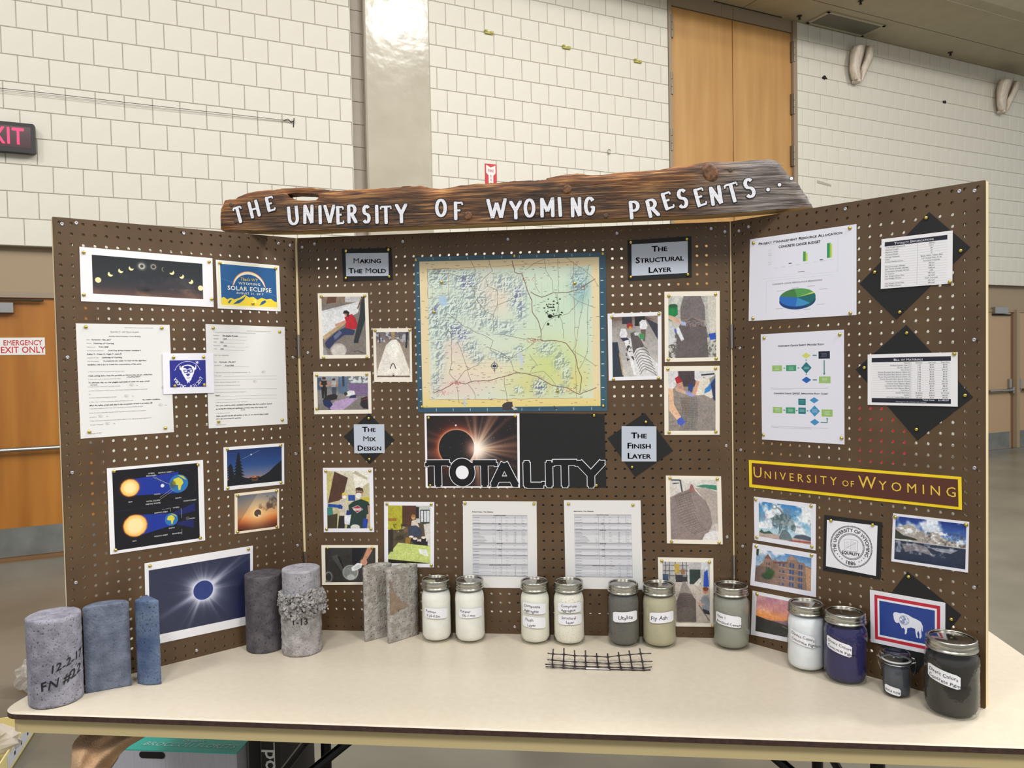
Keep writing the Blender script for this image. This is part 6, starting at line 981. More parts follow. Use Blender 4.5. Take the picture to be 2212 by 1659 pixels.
def p_bldg(c):
    c.grad([(0, (80, 130, 184)), (.4, (160, 190, 214))]); c.mix(np.clip((c.noise(4, 5)-.5)*6, 0, 1)*(c.Y < .4), (226, 230, 238)); st = (146, 118, 104)
    c.poly([(0, 1), (0, .58), (.06, .50), (.1, .44), (.14, .36), (.16, .22), (.22, .10), (.28, .22), (.32, .28), (.36, .20), (.40, .30), (.44, .30), (.48, .22), (.52, .28), (.56, .26), (.58, .12), (.66, .02), (.74, .10), (.78, .20), (.86, .18), (.90, .26), (1, .30), (1, 1)], st); c.poly([(.16, .24), (.22, .10), (.28, .24)], (124, 84, 84)); c.poly([(.58, .16), (.66, .02), (.74, .14)], (170, 138, 122)); c.poly([(.32, .30), (.58, .24), (.58, .30), (.34, .36)], (120, 82, 80)); c.mix((c.noise(24, 6)-.45)*.9*(c.Y > .3), (110, 86, 80))
    for x in (.2, .24): 
        for y in (.36, .5, .64): c.rect(x, y, x+.018, y+.07, (60, 56, 76))
    for x, w_ in ((.50, .03), (.62, .035), (.67, .035), (.78, .03), (.82, .03), (.44, .02)):
        for y in (.26, .46, .66, .84): c.rect(x, y+(0 if x > .55 else .06), x+w_, y+.13, (66, 84, 130))
    for y in (.42, .60, .78): c.rect(.42, y, .9, y+.015, (180, 150, 132))
    c.poly([(.9, .3), (1, .34), (1, 1), (.93, 1)], (190, 150, 118)); c.ell(.27, .66, .09, .13, (56, 92, 52), .5); c.ell(.22, .78, .1, .1, (44, 80, 48), .5); c.poly([(0, 0), (.05, 0), (.04, .22), (0, .18)], (40, 64, 50)); c.mix(np.clip((.35-c.X)*3, 0, 1)*(c.Y > .5)*.5, (70, 60, 64)); c.grain(16)
def p_sunset(c):
    c.grad([(0, (170, 120, 140)), (.3, (206, 140, 140)), (.5, (226, 150, 104)), (.6, (214, 140, 96))]); c.mix(np.clip((c.noise(4, 9)-.5)*5, 0, 1)*(c.Y < .5)*.6, (236, 186, 170)); c.poly([(.3, .62), (.5, .58), (.6, .52), (.68, .56), (.8, .60), (1, .58), (1, .74), (.3, .74)], (140, 108, 122)); c.poly([(0, .56), (.2, .62), (.4, .64), (.7, .70), (1, .72), (1, 1), (0, 1)], (50, 50, 48)); c.mix((c.noise(16, 6)-.4)*1.2*(c.Y > .62), (78, 76, 66)); c.line([(.5, .72), (.7, .80), (1, .88)], .02, (110, 110, 104)); c.mix(np.exp(-((c.X-.1)/.3)**2-((c.Y-.5)/.1)**2)*.7*(c.Y < .58), (250, 160, 80)); c.grain(12)
def p_lake(c):
    c.grad([(0, (28, 52, 130)), (.3, (70, 110, 180)), (.44, (150, 180, 214))]); c.mix(np.clip((c.noise(4, 33)-.52)*8, 0, 1)*(c.Y < .42), (220, 228, 240)); c.ell(.55, .20, .12, .10, (214, 224, 238), .6); m_ = (172, 164, 156)
    c.poly([(0, .25), (.08, .22), (.16, .16), (.24, .16), (.32, .24), (.40, .28), (.46, .34), (.54, .26), (.62, .22), (.66, .34), (.74, .40), (.84, .44), (1, .46), (1, .56), (0, .56)], m_); n = c.noise(18, 3); c.mix(np.clip((n-.5)*6, 0, 1)*(c.Y > .24)*(c.Y < .54), (232, 234, 238)); c.mix(np.clip((.46-n)*6, 0, 1)*(c.Y > .26)*(c.Y < .56)*(c.X > .4), (88, 84, 86)); c.poly([(0, .30), (.12, .42), (.3, .46), (.34, .5), (0, .52)], (54, 62, 52)); c.rect(0, .545, 1, 1, (44, 54, 76)); c.poly([(.1, .62), (.3, .58), (.46, .62), (.56, .80), (.3, .74), (.16, .80)], (134, 130, 134), .9); c.poly([(.5, .62), (.9, .60), (.8, .70), (.6, .68)], (170, 174, 184), .8); c.mix(np.clip((c.noise(16, 12)-.5)*5, 0, 1)*(c.Y > .56)*(c.Y < .82)*.6, (196, 200, 210)); c.rect(0, .535, 1, .552, (214, 216, 220), .7); c.mix(np.clip((c.Y-.8)*5, 0, 1)*.8, (30, 42, 66)); c.grain(14)
card('statue_photo', FR, e2((100, 363), (573, 421), (570, 773), (105, 693)), 'photo of a grey rider statue against a blue clouded sky', 'photo', p_statue, e2((135, 397), (537, 448), (535, 735), (141, 662)), base=(228, 228, 240), tk=[(.035, .06), (.93, .05), (.945, .93), (.045, .93)])
card('stone_building_photo', FR, e2((92, 718), (577, 800), (573, 1130), (72, 1038)), 'photo of a tan stone building with peaked towers and a green tree', 'photo', p_bldg, e2((122, 760), (540, 830), (533, 1088), (107, 1003)), base=(228, 228, 240), tk=[(.06, .06), (.93, .05)])
card('sunset_photo', FR, e2((90, 1080), (565, 1175), (560, 1514), (77, 1415)), 'photo of a pink and orange sunset over dark hills, partly behind the white jar', 'photo', p_sunset, e2((122, 1112), (535, 1196), (530, 1476), (110, 1385)), base=(228, 228, 236), tk=[(.08, .05)])
card('mountain_lake_photo', FR, e2((1162, 490), (1742, 556), (1733, 943), (1148, 856)), 'photo of pale snowy peaks mirrored in a dark blue lake', 'photo', p_lake, e2((1184, 512), (1722, 573), (1712, 925), (1168, 832)), base=(228, 228, 238), tk=[(.035, .07), (.965, .06)])
# seal
s = Sheet(FR, e2((637, 503), (1078, 560), (1066, 995), (627, 925)), .0014, .0012); s.build('university_seal_card', m_card_black, edge=m_card_black, label='black-mounted white card with the round university seal dated 1886', cat='card'); tacks(s, [(.13, .08), (.85, .06)], w=.0022)
p = Sheet(FR, e2((658, 540), (1043, 585), (1030, 968), (650, 893)), .0026, .0010)
def p_seal(c):
    c.a[:] = (234, 234, 242); d = np.hypot(c.X-.5, (c.Y-.495)/c.asp); a = np.arctan2((c.Y-.495)/c.asp, c.X-.5)
    for r_, w_ in ((.415, .004), (.395, .003), (.262, .004), (.238, .003)): c.mix(np.clip(1.4-np.abs(d-r_)/w_, 0, 1), (30, 30, 36))
    c.mix((d > .397)*(d < .413)*(np.sin(a*90+d*60) > .1), (60, 60, 66)); c.mix((d > .24)*(d < .26)*(np.sin(a*70) > .2), (90, 90, 96))
    c.line([(.36, .36), (.49, .34), (.63, .36), (.63, .57), (.5, .60), (.37, .58), (.36, .36)], .006, (130, 130, 138)); c.line([(.495, .345), (.50, .60)], .005, (130, 130, 138)); c.line([(.40, .54), (.60, .40)], .006, (140, 140, 148))
    for k in range(8): c.line([(.39, .40+.022*k), (.47, .385+.022*k)], .003, (160, 160, 168)); c.line([(.52, .385+.022*k), (.60, .40+.022*k)], .003, (160, 160, 168))
cv = Cv(360, int(360*p.H/p.W)); p_seal(cv); p.build('seal_face', image_mat('seal_print', cv), parent=s.o, edge=m_card_white); f = tx(p, .0005); t = T(); cx, cy = p.W*.5, -p.H*.495; R_ = p.W*.30
t.arc('THE UNIVERSITY OF WYOMING', cx, cy, R_, 208, -28, p.W*.098, f, bold=True); t.arc('1886', cx, cy, p.W*.370, 252, 288, p.W*.105, f, bold=True, flip=True); t.put('EQUALITY', cx, cy-p.W*.165, p.W*.085, f, align='c', bold=True, xs=.9)
mdot = t.b[m_ink.name][0]
for k in range(3):
    for sg in (-1, 1): q = math.radians(270+sg*(32+11*k)); mdot.add([f(cx+R_*1.08*math.cos(q)+.0012*math.cos(u), cy+R_*1.08*math.sin(q)+.0012*math.sin(u)) for u in np.linspace(0, 5.5, 8)], [tuple(range(8))])
t.done(s.o)
def p_flag(c):
    c.a[:] = (226, 226, 234); c.rect(.062, .075, .938, .925, (190, 38, 58)); c.rect(.105, .135, .895, .865, (230, 230, 238)); c.rect(.13, .175, .87, .825, (34, 62, 140)); w_ = (226, 228, 240)
    B_ = [(.32, .38), (.335, .345), (.365, .335), (.41, .345), (.46, .33), (.52, .345), (.58, .38), (.64, .40), (.69, .43), (.715, .50), (.715, .60), (.705, .60), (.70, .52), (.695, .60), (.70, .70), (.685, .74), (.67, .74), (.672, .66), (.655, .60), (.64, .66), (.655, .74), (.635, .74), (.62, .66), (.615, .58), (.56, .57), (.51, .60), (.505, .68), (.49, .72), (.475, .71), (.48, .64), (.46, .60), (.44, .62), (.42, .57), (.40, .52), (.37, .54), (.345, .52), (.33, .47)]
    c.poly(B_, w_); d = np.hypot(c.X-.47, (c.Y-.46)/c.asp); c.mix(((d < .068)*(d > .060))*.7, (110, 124, 170)); c.mix((d < .058)*(c.noise(60, 3) > .5)*.7, (90, 108, 160)); c.grain(6)
s = card('bison_flag_print', FR, [(1878.9, 1273.8), (2041.9, 1302.3), (2041.5, 1421), (1880.9, 1386.7)], 'print of a blue flag with a white bison inside red and white borders', 'print', p_flag, None, w=.0034, tk=[], res=2.5)
# ================================================================== THE WOODEN SIGN
SY, STH = -.105, .046
def sp(x, y): P = hit(x, y, np.array([0, SY, 0]), np.array([0, 1.0, 0])); return float(P[0]), float(P[2])
k1 = lambda *p: Q(460, 320, 3.352, *p)
k2 = lambda *p: Q(1100, 320, 3.253, *p)
top = k1((42, 585), (40, 520), (42, 440), (72, 372), (110, 364), (150, 362), (200, 335), (240, 318), (300, 306), (350, 300), (430, 297), (470, 290), (500, 285), (600, 280), (700, 280), (790, 290), (830, 296), (860, 298), (930, 303), (960, 298), (1000, 295), (1080, 293), (1110, 288), (1160, 288), (1210, 282), (1250, 284), (1350, 276), (1390, 268), (1430, 270), (1490, 264), (1530, 274), (1560, 282), (1640, 288), (1720, 278), (1790, 262), (1870, 255), (1960, 252), (2050, 246), (2130, 238))+k2((0, 228), (60, 224), (100, 222), (180, 222), (215, 219), (255, 214), (262, 205), (330, 190), (400, 178), (480, 170), (510, 172), (540, 180), (620, 182), (720, 172), (760, 164), (840, 160), (960, 152), (1060, 145), (1140, 130), (1220, 118), (1300, 105), (1340, 98), (1380, 90), (1470, 88), (1560, 88), (1660, 84), (1740, 75), (1830, 70), (1880, 80), (1925, 125), (2000, 215), (2020, 228), (2060, 280), (2078, 312), (2110, 350), (2116, 372), (2140, 405))
bot = k2((2140, 412), (1900, 428), (1600, 452), (1340, 474), (1100, 492), (820, 508), (500, 528), (0, 549))+k1((2000, 562), (1600, 582), (1200, 594), (900, 599), (620, 600), (400, 599), (200, 592))
hole = k1((530, 325), (600, 318), (700, 322), (750, 330), (762, 350), (740, 372), (680, 377), (600, 372), (545, 350))
out = [sp(*q) for q in top]+[(q[0], max(q[1], TZ+PH+.0022)) for q in (sp(*p) for p in bot)]; hl = [sp(*q) for q in hole]
jag = random.Random(4); nt_ = len(top)
fine = []
for i, (x, z) in enumerate(out):
    fine.append((x, z)); x2, z2 = out[(i+1) % len(out)]
    if i < nt_-1 and i > 2: fine.append(((x+x2)/2, (z+z2)/2+(jag.random()-.5)*.003))
out = fine
def wood_sign():
    m = bpy.data.materials.new('weathered_plank'); m.use_nodes = True; N = m.node_tree.nodes; L = m.node_tree.links; p = N['Principled BSDF']; p.inputs['Roughness'].default_value = .6
    tc = N.new('ShaderNodeTexCoord')
    def noise(st, sc, det, rot=None):
        mp = N.new('ShaderNodeMapping'); mp.inputs['Scale'].default_value = st; L.new(tc.outputs['Object'], mp.inputs[0]); n = N.new('ShaderNodeTexNoise'); n.inputs['Scale'].default_value = sc; n.inputs['Detail'].default_value = det; n.inputs['Distortion'].default_value = .6; L.new(mp.outputs[0], n.inputs['Vector']); return n.outputs['Fac']
    def ramp(src, els):
        r = N.new('ShaderNodeValToRGB'); e = r.color_ramp.elements; e[0].position, e[0].color = els[0][0], lin(els[0][1]); e[1].position, e[1].color = els[-1][0], lin(els[-1][1])
        for q, c in els[1:-1]: k = e.new(q); k.color = lin(c)
        L.new(src, r.inputs[0]); return r.outputs[0]
    def mix(f, a, b):
        x = N.new('ShaderNodeMix'); x.data_type = 'RGBA'; L.new(f, x.inputs['Factor']); L.new(a, x.inputs['A']); L.new(b, x.inputs['B']); return x.outputs['Result']
    g = noise((1.3, 1, 22), 7, 9); g2 = noise((.8, 1, 60), 9, 5); blot = noise((1, 1, 2.2), 5, 4)
    base = ramp(g, [(.30, (30, 20, 14)), (.45, (70, 46, 27)), (.58, (110, 76, 45)), (.70, (142, 106, 70))]); warm = ramp(g, [(.30, (40, 22, 12)), (.5, (132, 78, 34)), (.66, (206, 150, 84))]); grey = ramp(g, [(.30, (66, 58, 54)), (.55, (128, 118, 112)), (.72, (172, 164, 158))])
    sx = N.new('ShaderNodeSeparateXYZ'); L.new(tc.outputs['Object'], sx.inputs[0])
    ed = N.new('ShaderNodeAttribute'); ed.attribute_name = 'edge'
    ad = N.new('ShaderNodeMath'); ad.operation = 'MULTIPLY_ADD'; L.new(blot, ad.inputs[0]); ad.inputs[1].default_value = 2.2; ad.inputs[2].default_value = -1.1
    s1_ = N.new('ShaderNodeMath'); s1_.operation = 'ADD'; s1_.use_clamp = True; L.new(ad.outputs[0], s1_.inputs[0]); L.new(ed.outputs['Fac'], s1_.inputs[1])
    col = mix(s1_.outputs[0], base, warm)
    mr = N.new('ShaderNodeMapRange'); mr.inputs['From Min'].default_value = .48; mr.inputs['From Max'].default_value = .62; L.new(sx.outputs['X'], mr.inputs['Value'])
    col = mix(mr.outputs[0], col, grey)
    dk = ramp(blot, [(.36, (0, 0, 0)), (.42, (255, 255, 255))]); mu = N.new('ShaderNodeMix'); mu.data_type = 'RGBA'; mu.blend_type = 'MULTIPLY'; mu.inputs['Factor'].default_value = .55; L.new(col, mu.inputs['A']); L.new(dk, mu.inputs['B'])
    cr = ramp(g2, [(.38, (12, 8, 6)), (.45, (255, 255, 255))]); mu2 = N.new('ShaderNodeMix'); mu2.data_type = 'RGBA'; mu2.blend_type = 'MULTIPLY'; mu2.inputs['Factor'].default_value = .8; L.new(mu.outputs['Result'], mu2.inputs['A']); L.new(cr, mu2.inputs['B'])
    L.new(mu2.outputs['Result'], p.inputs['Base Color']); b = N.new('ShaderNodeBump'); b.inputs['Distance'].default_value = .004; b.inputs['Strength'].default_value = .9; L.new(g2, b.inputs['Height']); L.new(b.outputs[0], p.inputs['Normal']); return m
m_plank = wood_sign(); m_cut = M('sawn_underside', (176, 146, 96), .7, noise=20, col2=(140, 108, 66), stretch=(.1, 1, 1))
r = empty('wooden_sign', (.62, SY+STH/2, 1.925), 'long rough-edged wooden plank sign lettered THE UNIVERSITY OF WYOMING PRESENTS', 'sign')
# front: fine grid of points inside the outline, relief following the live edge
from mathutils.geometry import delaunay_2d_cdt
pts = [Vector(q) for q in out]; n_o = len(pts); hp = [Vector(q) for q in hl]; xs_ = [q[0] for q in out]; zs_ = [q[1] for q in out]
def inside(x, z, P):
    c = False
    for i in range(len(P)):
        (xa, za), (xb, zb) = P[i], P[i-1]
        if (za > z) != (zb > z) and x < (xb-xa)*(z-za)/(zb-za)+xa: c = not c
    return c
O_ = np.array(out); Hh_ = np.array(hl)
def dist(x, z, A):
    B_ = np.roll(A, -1, 0); d = B_-A; t = np.clip(((np.array([x, z])-A)*d).sum(1)/(d*d).sum(1), 0, 1); q = A+d*t[:, None]; return float(np.sqrt(((q-[x, z])**2).sum(1)).min())
inner_ = []
for x in np.arange(min(xs_)+.008, max(xs_), .012):
    for z in np.arange(min(zs_)+.006, max(zs_), .010):
        xx, zz = x+jag.uniform(-.002, .002), z+jag.uniform(-.002, .002)
        if inside(xx, zz, out) and not inside(xx, zz, hl) and dist(xx, zz, O_) > .005 and dist(xx, zz, Hh_) > .005: inner_.append((xx, zz))
allp = pts+hp+[Vector(q) for q in inner_]; ed_ = [(i, (i+1) % n_o) for i in range(n_o)]+[(n_o+i, n_o+(i+1) % len(hp)) for i in range(len(hp))]
res = delaunay_2d_cdt(allp, ed_, [], 0, 1e-7); vs, fs = res[0], [f for f in res[2]]
fs = [f for f in fs if inside(sum(vs[i][0] for i in f)/3, sum(vs[i][1] for i in f)/3, out) and not inside(sum(vs[i][0] for i in f)/3, sum(vs[i][1] for i in f)/3, hl)]
V = []; ea = []
Ot = np.array([sp(*q) for q in top])
for x, z in vs:
    d_ = dist(x, z, O_); dt = np.abs(Ot[:, 0]-x).argmin(); dz = Ot[dt, 1]-z; dh = dist(x, z, Hh_); e = max(0, 1-dz/.045); roll = max(0, 1-max(dz, 0)/.022); hr = max(0, 1-dh/.014)
    V.append((x, SY+.012*roll**2+.008*hr**2, z)); ea.append(min(1, e*.9+.35*hr))
ob = mk('plank', V, [tuple(f) for f in fs], m_plank, r, origin=(.62, SY, 1.99), smooth=True)
at = ob.data.attributes.new('edge', 'FLOAT', 'POINT'); at.data.foreach_set('value', ea)
# orientation, then the sides and the back
ob.data.flip_normals() if ob.data.polygons[0].normal.y > 0 else None
b = B()
def rim(P, m_, rev=False):
    n = len(P)
    F_ = [next((V[i] for i in range(len(V)) if abs(vs[i][0]-q[0]) < 1e-5 and abs(vs[i][1]-q[1]) < 1e-5), (q[0], SY, q[1])) for q in P]; Bk = [(q[0], SY+STH, q[1]-.003) for q in P]
    b.add(F_+Bk, [(i, (i+1) % n, n+(i+1) % n, n+i) if rev else (i, n+i, n+(i+1) % n, (i+1) % n) for i in range(n)], m_)
rim(out, 0); rim(hl, 0, True); b.obj('plank_edge', m_plank, r, origin=(.62, SY, 1.99))
tri = tessellate_polygon([[Vector((q[0], q[1], 0)) for q in out], [Vector((q[0], q[1], 0)) for q in hl]]); A_ = out+hl
mk('plank_back', [(q[0], SY+STH, q[1]-.003) for q in A_], [tuple(f) for f in tri], m_plank, r)
bb = [(q[0], max(q[1], TZ+PH+.0022)) for q in (sp(*p) for p in bot)]; nb = len(bb); mk('underside', [(x, SY+.004, z-.0006) for x, z in bb]+[(x, SY+STH, z-.0036) for x, z in bb], [(i, i+1, nb+i+1, nb+i) for i in range(nb-1)], m_cut, r)
# knots
m_knot = M('knot_wood', (128, 84, 46), .55, noise=90, col2=(62, 38, 20), detail=2)
for (x, y), rx, rz, an in (((1011, 466), .011, .011, 0), ((1225, 409), .012, .011, .4), ((1534, 373), .018, .024, .5)):
    cx, cz = sp(x, y); b = B(); n = 20
    for j, (q, h) in enumerate(((1, .0), (.85, .0025), (.55, .003), (.25, .002))): pass
    V_ = []; F_ = []
    for q, h in ((1.12, -.001), (.9, .003), (.6, .0022), (.3, .0030)):
        for i in range(n): a = 2*math.pi*i/n; u, v = rx*q*math.cos(a), rz*q*math.sin(a); V_.append((cx+u*math.cos(an)-v*math.sin(an), SY-h, cz+u*math.sin(an)+v*math.cos(an)))
    for j in range(3):
        for i in range(n): F_.append((j*n+i, j*n+(i+1) % n, (j+1)*n+(i+1) % n, (j+1)*n+i))
    F_.append(tuple(3*n+i for i in range(n))); mk('knot', V_, F_, m_knot, r, smooth=True)
for x, y in ((500, 442.5), (510, 478), (1578, 367), (1309, 466)):
    cx, cz = sp(x, y); mk('nail_head', [(cx+.006*math.cos(q)*(1-.3*j), SY-.0015-.001*j, cz+.006*math.sin(q)*(1-.3*j)) for j in (0, 1) for q in np.linspace(0, 5.5, 9)], [(i, (i+1) % 9, 9+(i+1) % 9, 9+i) for i in range(9)]+[tuple(range(9, 18))], M('old_nail', (92, 78, 66), .5, .6), r)
LET = [('T', k1((188, 482))[0], 62, 120, 14), ('H', k1((300, 442))[0], 88, 118, 13), ('E', k1((416, 404))[0], 66, 106, 12)]
LET += [('U', k1((583, 492))[0], 92, 130, 4), ('N', k1((693, 480))[0], 84, 132, -2), ('I', k1((778, 483))[0], 44, 132, 0), ('V', k1((846, 480))[0], 84, 130, 0), ('E', k1((922, 486))[0], 60, 130, 0), ('R', k1((1008, 476))[0], 78, 132, 0), ('S', k1((1112, 478))[0], 62, 130, 0), ('I', k1((1188, 480))[0], 42, 132, 0), ('T', k1((1254, 482))[0], 80, 130, 0), ('Y', k1((1365, 474))[0], 84, 134, 0), ('O', k1((1652, 434))[0], 84, 128, 0), ('F', k1((1778, 454))[0], 74, 128, 0), ('W', k1((2055, 440))[0], 138, 138, 0)]
LET += [('Y', k2((46, 436))[0], 84, 124, 0), ('O', k2((143, 422))[0], 80, 130, 0), ('M', k2((268, 418))[0], 102, 130, 0), ('I', k2((356, 414))[0], 40, 134, 3), ('N', k2((470, 416))[0], 80, 132, 0), ('G', k2((564, 408))[0], 80, 128, 0), ('P', k2((880, 434))[0], 82, 124, 4), ('R', k2((1005, 420))[0], 86, 126, 12), ('E', k2((1112, 370))[0], 76, 120, 16), ('S', k2((1216, 354))[0], 78, 134, 6), ('E', k2((1340, 345))[0], 78, 126, 14), ('N', k2((1452, 334))[0], 92, 128, 8), ('T', k2((1568, 312))[0], 92, 136, 14), ('S', k2((1686, 280))[0], 80, 136, 10)]
for i, (ch, (x, y), w_, h_, rot) in enumerate(LET):
    sc = 3.352 if i < 16 else 3.253; cx, cz = sp(x, y); x2, z2 = sp(x+w_/sc/2, y+h_/sc/2); hw, hh = abs(x2-cx), abs(z2-cz); ca, sa = math.cos(math.radians(rot)), math.sin(math.radians(rot))
    def f(u, v, dy): u -= hw; v -= hh; return (cx+u*ca-v*sa, SY-dy, cz+u*sa+v*ca)
    b = B(); slab(b, ch, hw*2, hh*2, lambda u, v, k=0: f(u, v, .0010+k), .0092, ex=.0020, sw=.10); b.obj('letter_outline', m_ink, r)
    b = B(); slab(b, ch, hw*2, hh*2, lambda u, v, k=0: f(u, v, .0019+k), .0092, sw=.10); b.obj('letter', m_letter, r)
for q in k2((1818, 292), (1898, 258), (1982, 214)):
    cx, cz = sp(*q)
    for rr, dy, m_, nm in ((.0062, .0010, m_ink, 'dot_outline'), (.0046, .0018, m_letter, 'dot')): mk(nm, [(cx+rr*math.cos(a), SY-dy, cz+rr*math.sin(a)) for a in np.linspace(0, 5.8, 14)], [tuple(range(14))], m_, r)
# ================================================================== CONCRETE SPECIMENS
def conc(name, a, b, spk=(40, 40, 44), lo=.40, hi=.62, pits=.0016, sc=34):
    m = bpy.data.materials.new(name); m.use_nodes = True; N = m.node_tree.nodes; L = m.node_tree.links; p = N['Principled BSDF']; p.inputs['Roughness'].default_value = .8; tc = N.new('ShaderNodeTexCoord')
    n = N.new('ShaderNodeTexNoise'); n.inputs['Scale'].default_value = sc; n.inputs['Detail'].default_value = 8; L.new(tc.outputs['Object'], n.inputs['Vector']); r_ = N.new('ShaderNodeValToRGB'); e = r_.color_ramp.elements; e[0].position, e[0].color = lo, lin(b); e[1].position, e[1].color = hi, lin(a); L.new(n.outputs['Fac'], r_.inputs[0])
    n2 = N.new('ShaderNodeTexNoise'); n2.inputs['Scale'].default_value = 190; n2.inputs['Detail'].default_value = 3; L.new(tc.outputs['Object'], n2.inputs['Vector']); r2 = N.new('ShaderNodeValToRGB'); e = r2.color_ramp.elements; e[0].position, e[0].color = .33, lin(spk); e[1].position, e[1].color = .39, (1, 1, 1, 1); L.new(n2.outputs['Fac'], r2.inputs[0])
    mu = N.new('ShaderNodeMix'); mu.data_type = 'RGBA'; mu.blend_type = 'MULTIPLY'; mu.inputs['Factor'].default_value = .7; L.new(r_.outputs[0], mu.inputs['A']); L.new(r2.outputs[0], mu.inputs['B']); L.new(mu.outputs['Result'], p.inputs['Base Color']); b_ = N.new('ShaderNodeBump'); b_.inputs['Distance'].default_value = pits; L.new(n2.outputs['Fac'], b_.inputs['Height']); L.new(b_.outputs[0], p.inputs['Normal']); return m
def hnoise(x, y, z, s): return (math.sin(x*s*1.7+y*s*2.3+1.3)+math.sin(y*s*1.9-z*s*1.4+.7)+math.sin(z*s*2.1+x*s*1.1+2.1)+math.sin((x+y+z)*s*3.1))/4
def column(name, plan, z0, z1, m, parent=None, rough=.0012, nz=22, round_=.004, topf=None, cap=True, **k):
    """loft a plan outline between z0 and z1 with worn edges"""
    cx, cy = np.mean([p[0] for p in plan]), np.mean([p[1] for p in plan]); n = len(plan); V = []; F = []; H_ = z1-z0
    lev = [(0, 1-round_/.05), (.012, 1)]+[(q, 1) for q in np.linspace(.04, .96, nz)]+[(.99, 1), (1, 1-round_/.05)]
    for q, s_ in lev:
        for (x, y) in plan:
            z = z0+H_*q; d = np.array([x-cx, y-cy]); L_ = np.linalg.norm(d)+1e-9; g = rough*hnoise(x, y, z, 120)+rough*.6*hnoise(x, y, z, 330); xx, yy = cx+d[0]*s_+d[0]/L_*g, cy+d[1]*s_+d[1]/L_*g
            V.append((xx, yy, z+(topf(x, y) if topf and q > .97 else 0)+(rough*.8*hnoise(x, y, 5, 260) if q == 1 else 0)))
    R = len(lev)
    for j in range(R-1):
        for i in range(n): F.append((j*n+i, j*n+(i+1) % n, (j+1)*n+(i+1) % n, (j+1)*n+i))
    for s_ in (.75, .45, .15):
        base = len(V)
        for i, (x, y) in enumerate(plan): V.append((cx+(x-cx)*s_, cy+(y-cy)*s_, z1+(topf(cx+(x-cx)*s_, cy+(y-cy)*s_) if topf else 0)+rough*.8*hnoise(x*s_, y*s_, 5, 260)))
        for i in range(n): F.append((base-n+i, base-n+(i+1) % n, base+(i+1) % n, base+i))
    F.append(tuple(len(V)-n+i for i in range(n))); F.append(tuple(range(n))[::-1])
    return mk(name, V, F, m, parent, origin=(cx, cy, z0), smooth=True, **k)
def circle(cx, cy, r, n=48): return [(cx+r*math.cos(2*math.pi*i/n), cy+r*math.sin(2*math.pi*i/n)) for i in range(n)]
def round_base(xl, xr, yb):
    F_ = on_table((xl+xr)/2, yb); d = np.array([F_[0]-CP[0], F_[1]-CP[1]]); D = np.linalg.norm(d); d /= D
    for _ in range(4):
        dep = (np.array([F_[0]+d[0]*0, F_[1], TZ])-CP)@FW if _ == 0 else (np.array([c[0], c[1], TZ])-CP)@FW
        r_ = (xr-xl)/2*dep/FPX; c = np.array([F_[0], F_[1]])+d*r_
    r_ *= .93 if xl in (1705, 1783.5) else .965
    if xl == 76: c = c+np.array([.0, -.011])
    if xl == 1705: c = c+np.array([-.006, .0])
    for fr in (FC, FL, FR):                              # keep clear of the board panels
        q = np.array([c[0], c[1], 0])-fr.o*[1, 1, 0]; u_ = q@fr.d
        if -.02 < u_ < fr.w+.02: gap = q@fr.n-r_-.0045
        else: continue
        if gap < 0: c = c-d*(gap/(d@fr.n[:2]))*-1 if False else c+fr.n[:2]*(-gap)
    return float(c[0]), float(c[1]), float(r_)
def ztop(cx, cy, r, yback):
    d = np.array([cx-CP[0], cy-CP[1]]); d /= np.linalg.norm(d); return z_at((cx+d[0]*r, cy+d[1]*r), yback)
m_c1 = conc('grey_violet_concrete', (142, 140, 152), (118, 116, 128)); m_c2 = conc('blue_grey_concrete', (106, 114, 132), (84, 92, 110), (200, 200, 205)); m_c3 = conc('deep_blue_concrete', (96, 112, 138), (60, 78, 112)); m_c4 = conc('dark_charcoal_concrete', (88, 83, 88), (66, 62, 68), (60, 60, 60)); m_c5 = conc('pale_grey_concrete', (168, 166, 174), (148, 146, 152)); m_c6 = conc('rough_speckled_concrete', (172, 168, 168), (140, 136, 134), (50, 48, 48), pits=.003); m_c7 = conc('tan_grey_split_concrete', (176, 172, 168), (146, 140, 132), (40, 38, 38), pits=.003, sc=60)
m_c3.node_tree.nodes['Noise Texture'].inputs['Scale'].default_value = 14
# 1 round cylinder with marker writing
cx, cy, rr = round_base(76, 184, 1526); zt_ = ztop(cx, cy, rr, 1312)
C1 = column('concrete_cylinder', circle(cx, cy, rr), TZ, zt_, m_c1, rough=.0011, label='grey-violet concrete cylinder with black marker date 12-2-17 at the table corner', cat='concrete cylinder')
def wrap(cx, cy, rr, px_, py_, off=.0006, tilt=0.0):
    """flat coordinates (x right, y up) wrapped on an upright round body, centred where the photo pixel meets it"""
    th0 = math.atan2(CP[1]-cy, CP[0]-cx); c0 = px(np.array([cx, cy, TZ+.05]))
    for _ in range(3):
        dep = (np.array([cx, cy, TZ])-CP)@FW; q = (px_-px([cx, cy, TZ+.08])[0])*dep/FPX/rr; q = max(-.92, min(.92, q)); th = th0+math.asin(q)
    z = z_at((cx+rr*math.cos(th), cy+rr*math.sin(th)), py_)
    return lambda x, y: np.array([cx+(rr+off)*math.cos(th+x/rr), cy+(rr+off)*math.sin(th+x/rr), z+y+tilt*x])
m_marker = M('black_marker', (22, 20, 26), .5)
T().put('12-2-17', 0, -.008, .025, wrap(cx, cy, rr, 143, 1430, .0016, .35), align='c', mat=m_marker, jit=.2, slant=.12, bold=True).put('FN #22', 0, -.008, .029, wrap(cx, cy, rr, 132, 1468, .0016, .30), align='c', mat=m_marker, jit=.25, slant=.1, bold=True).done(C1, 'marker_writing')
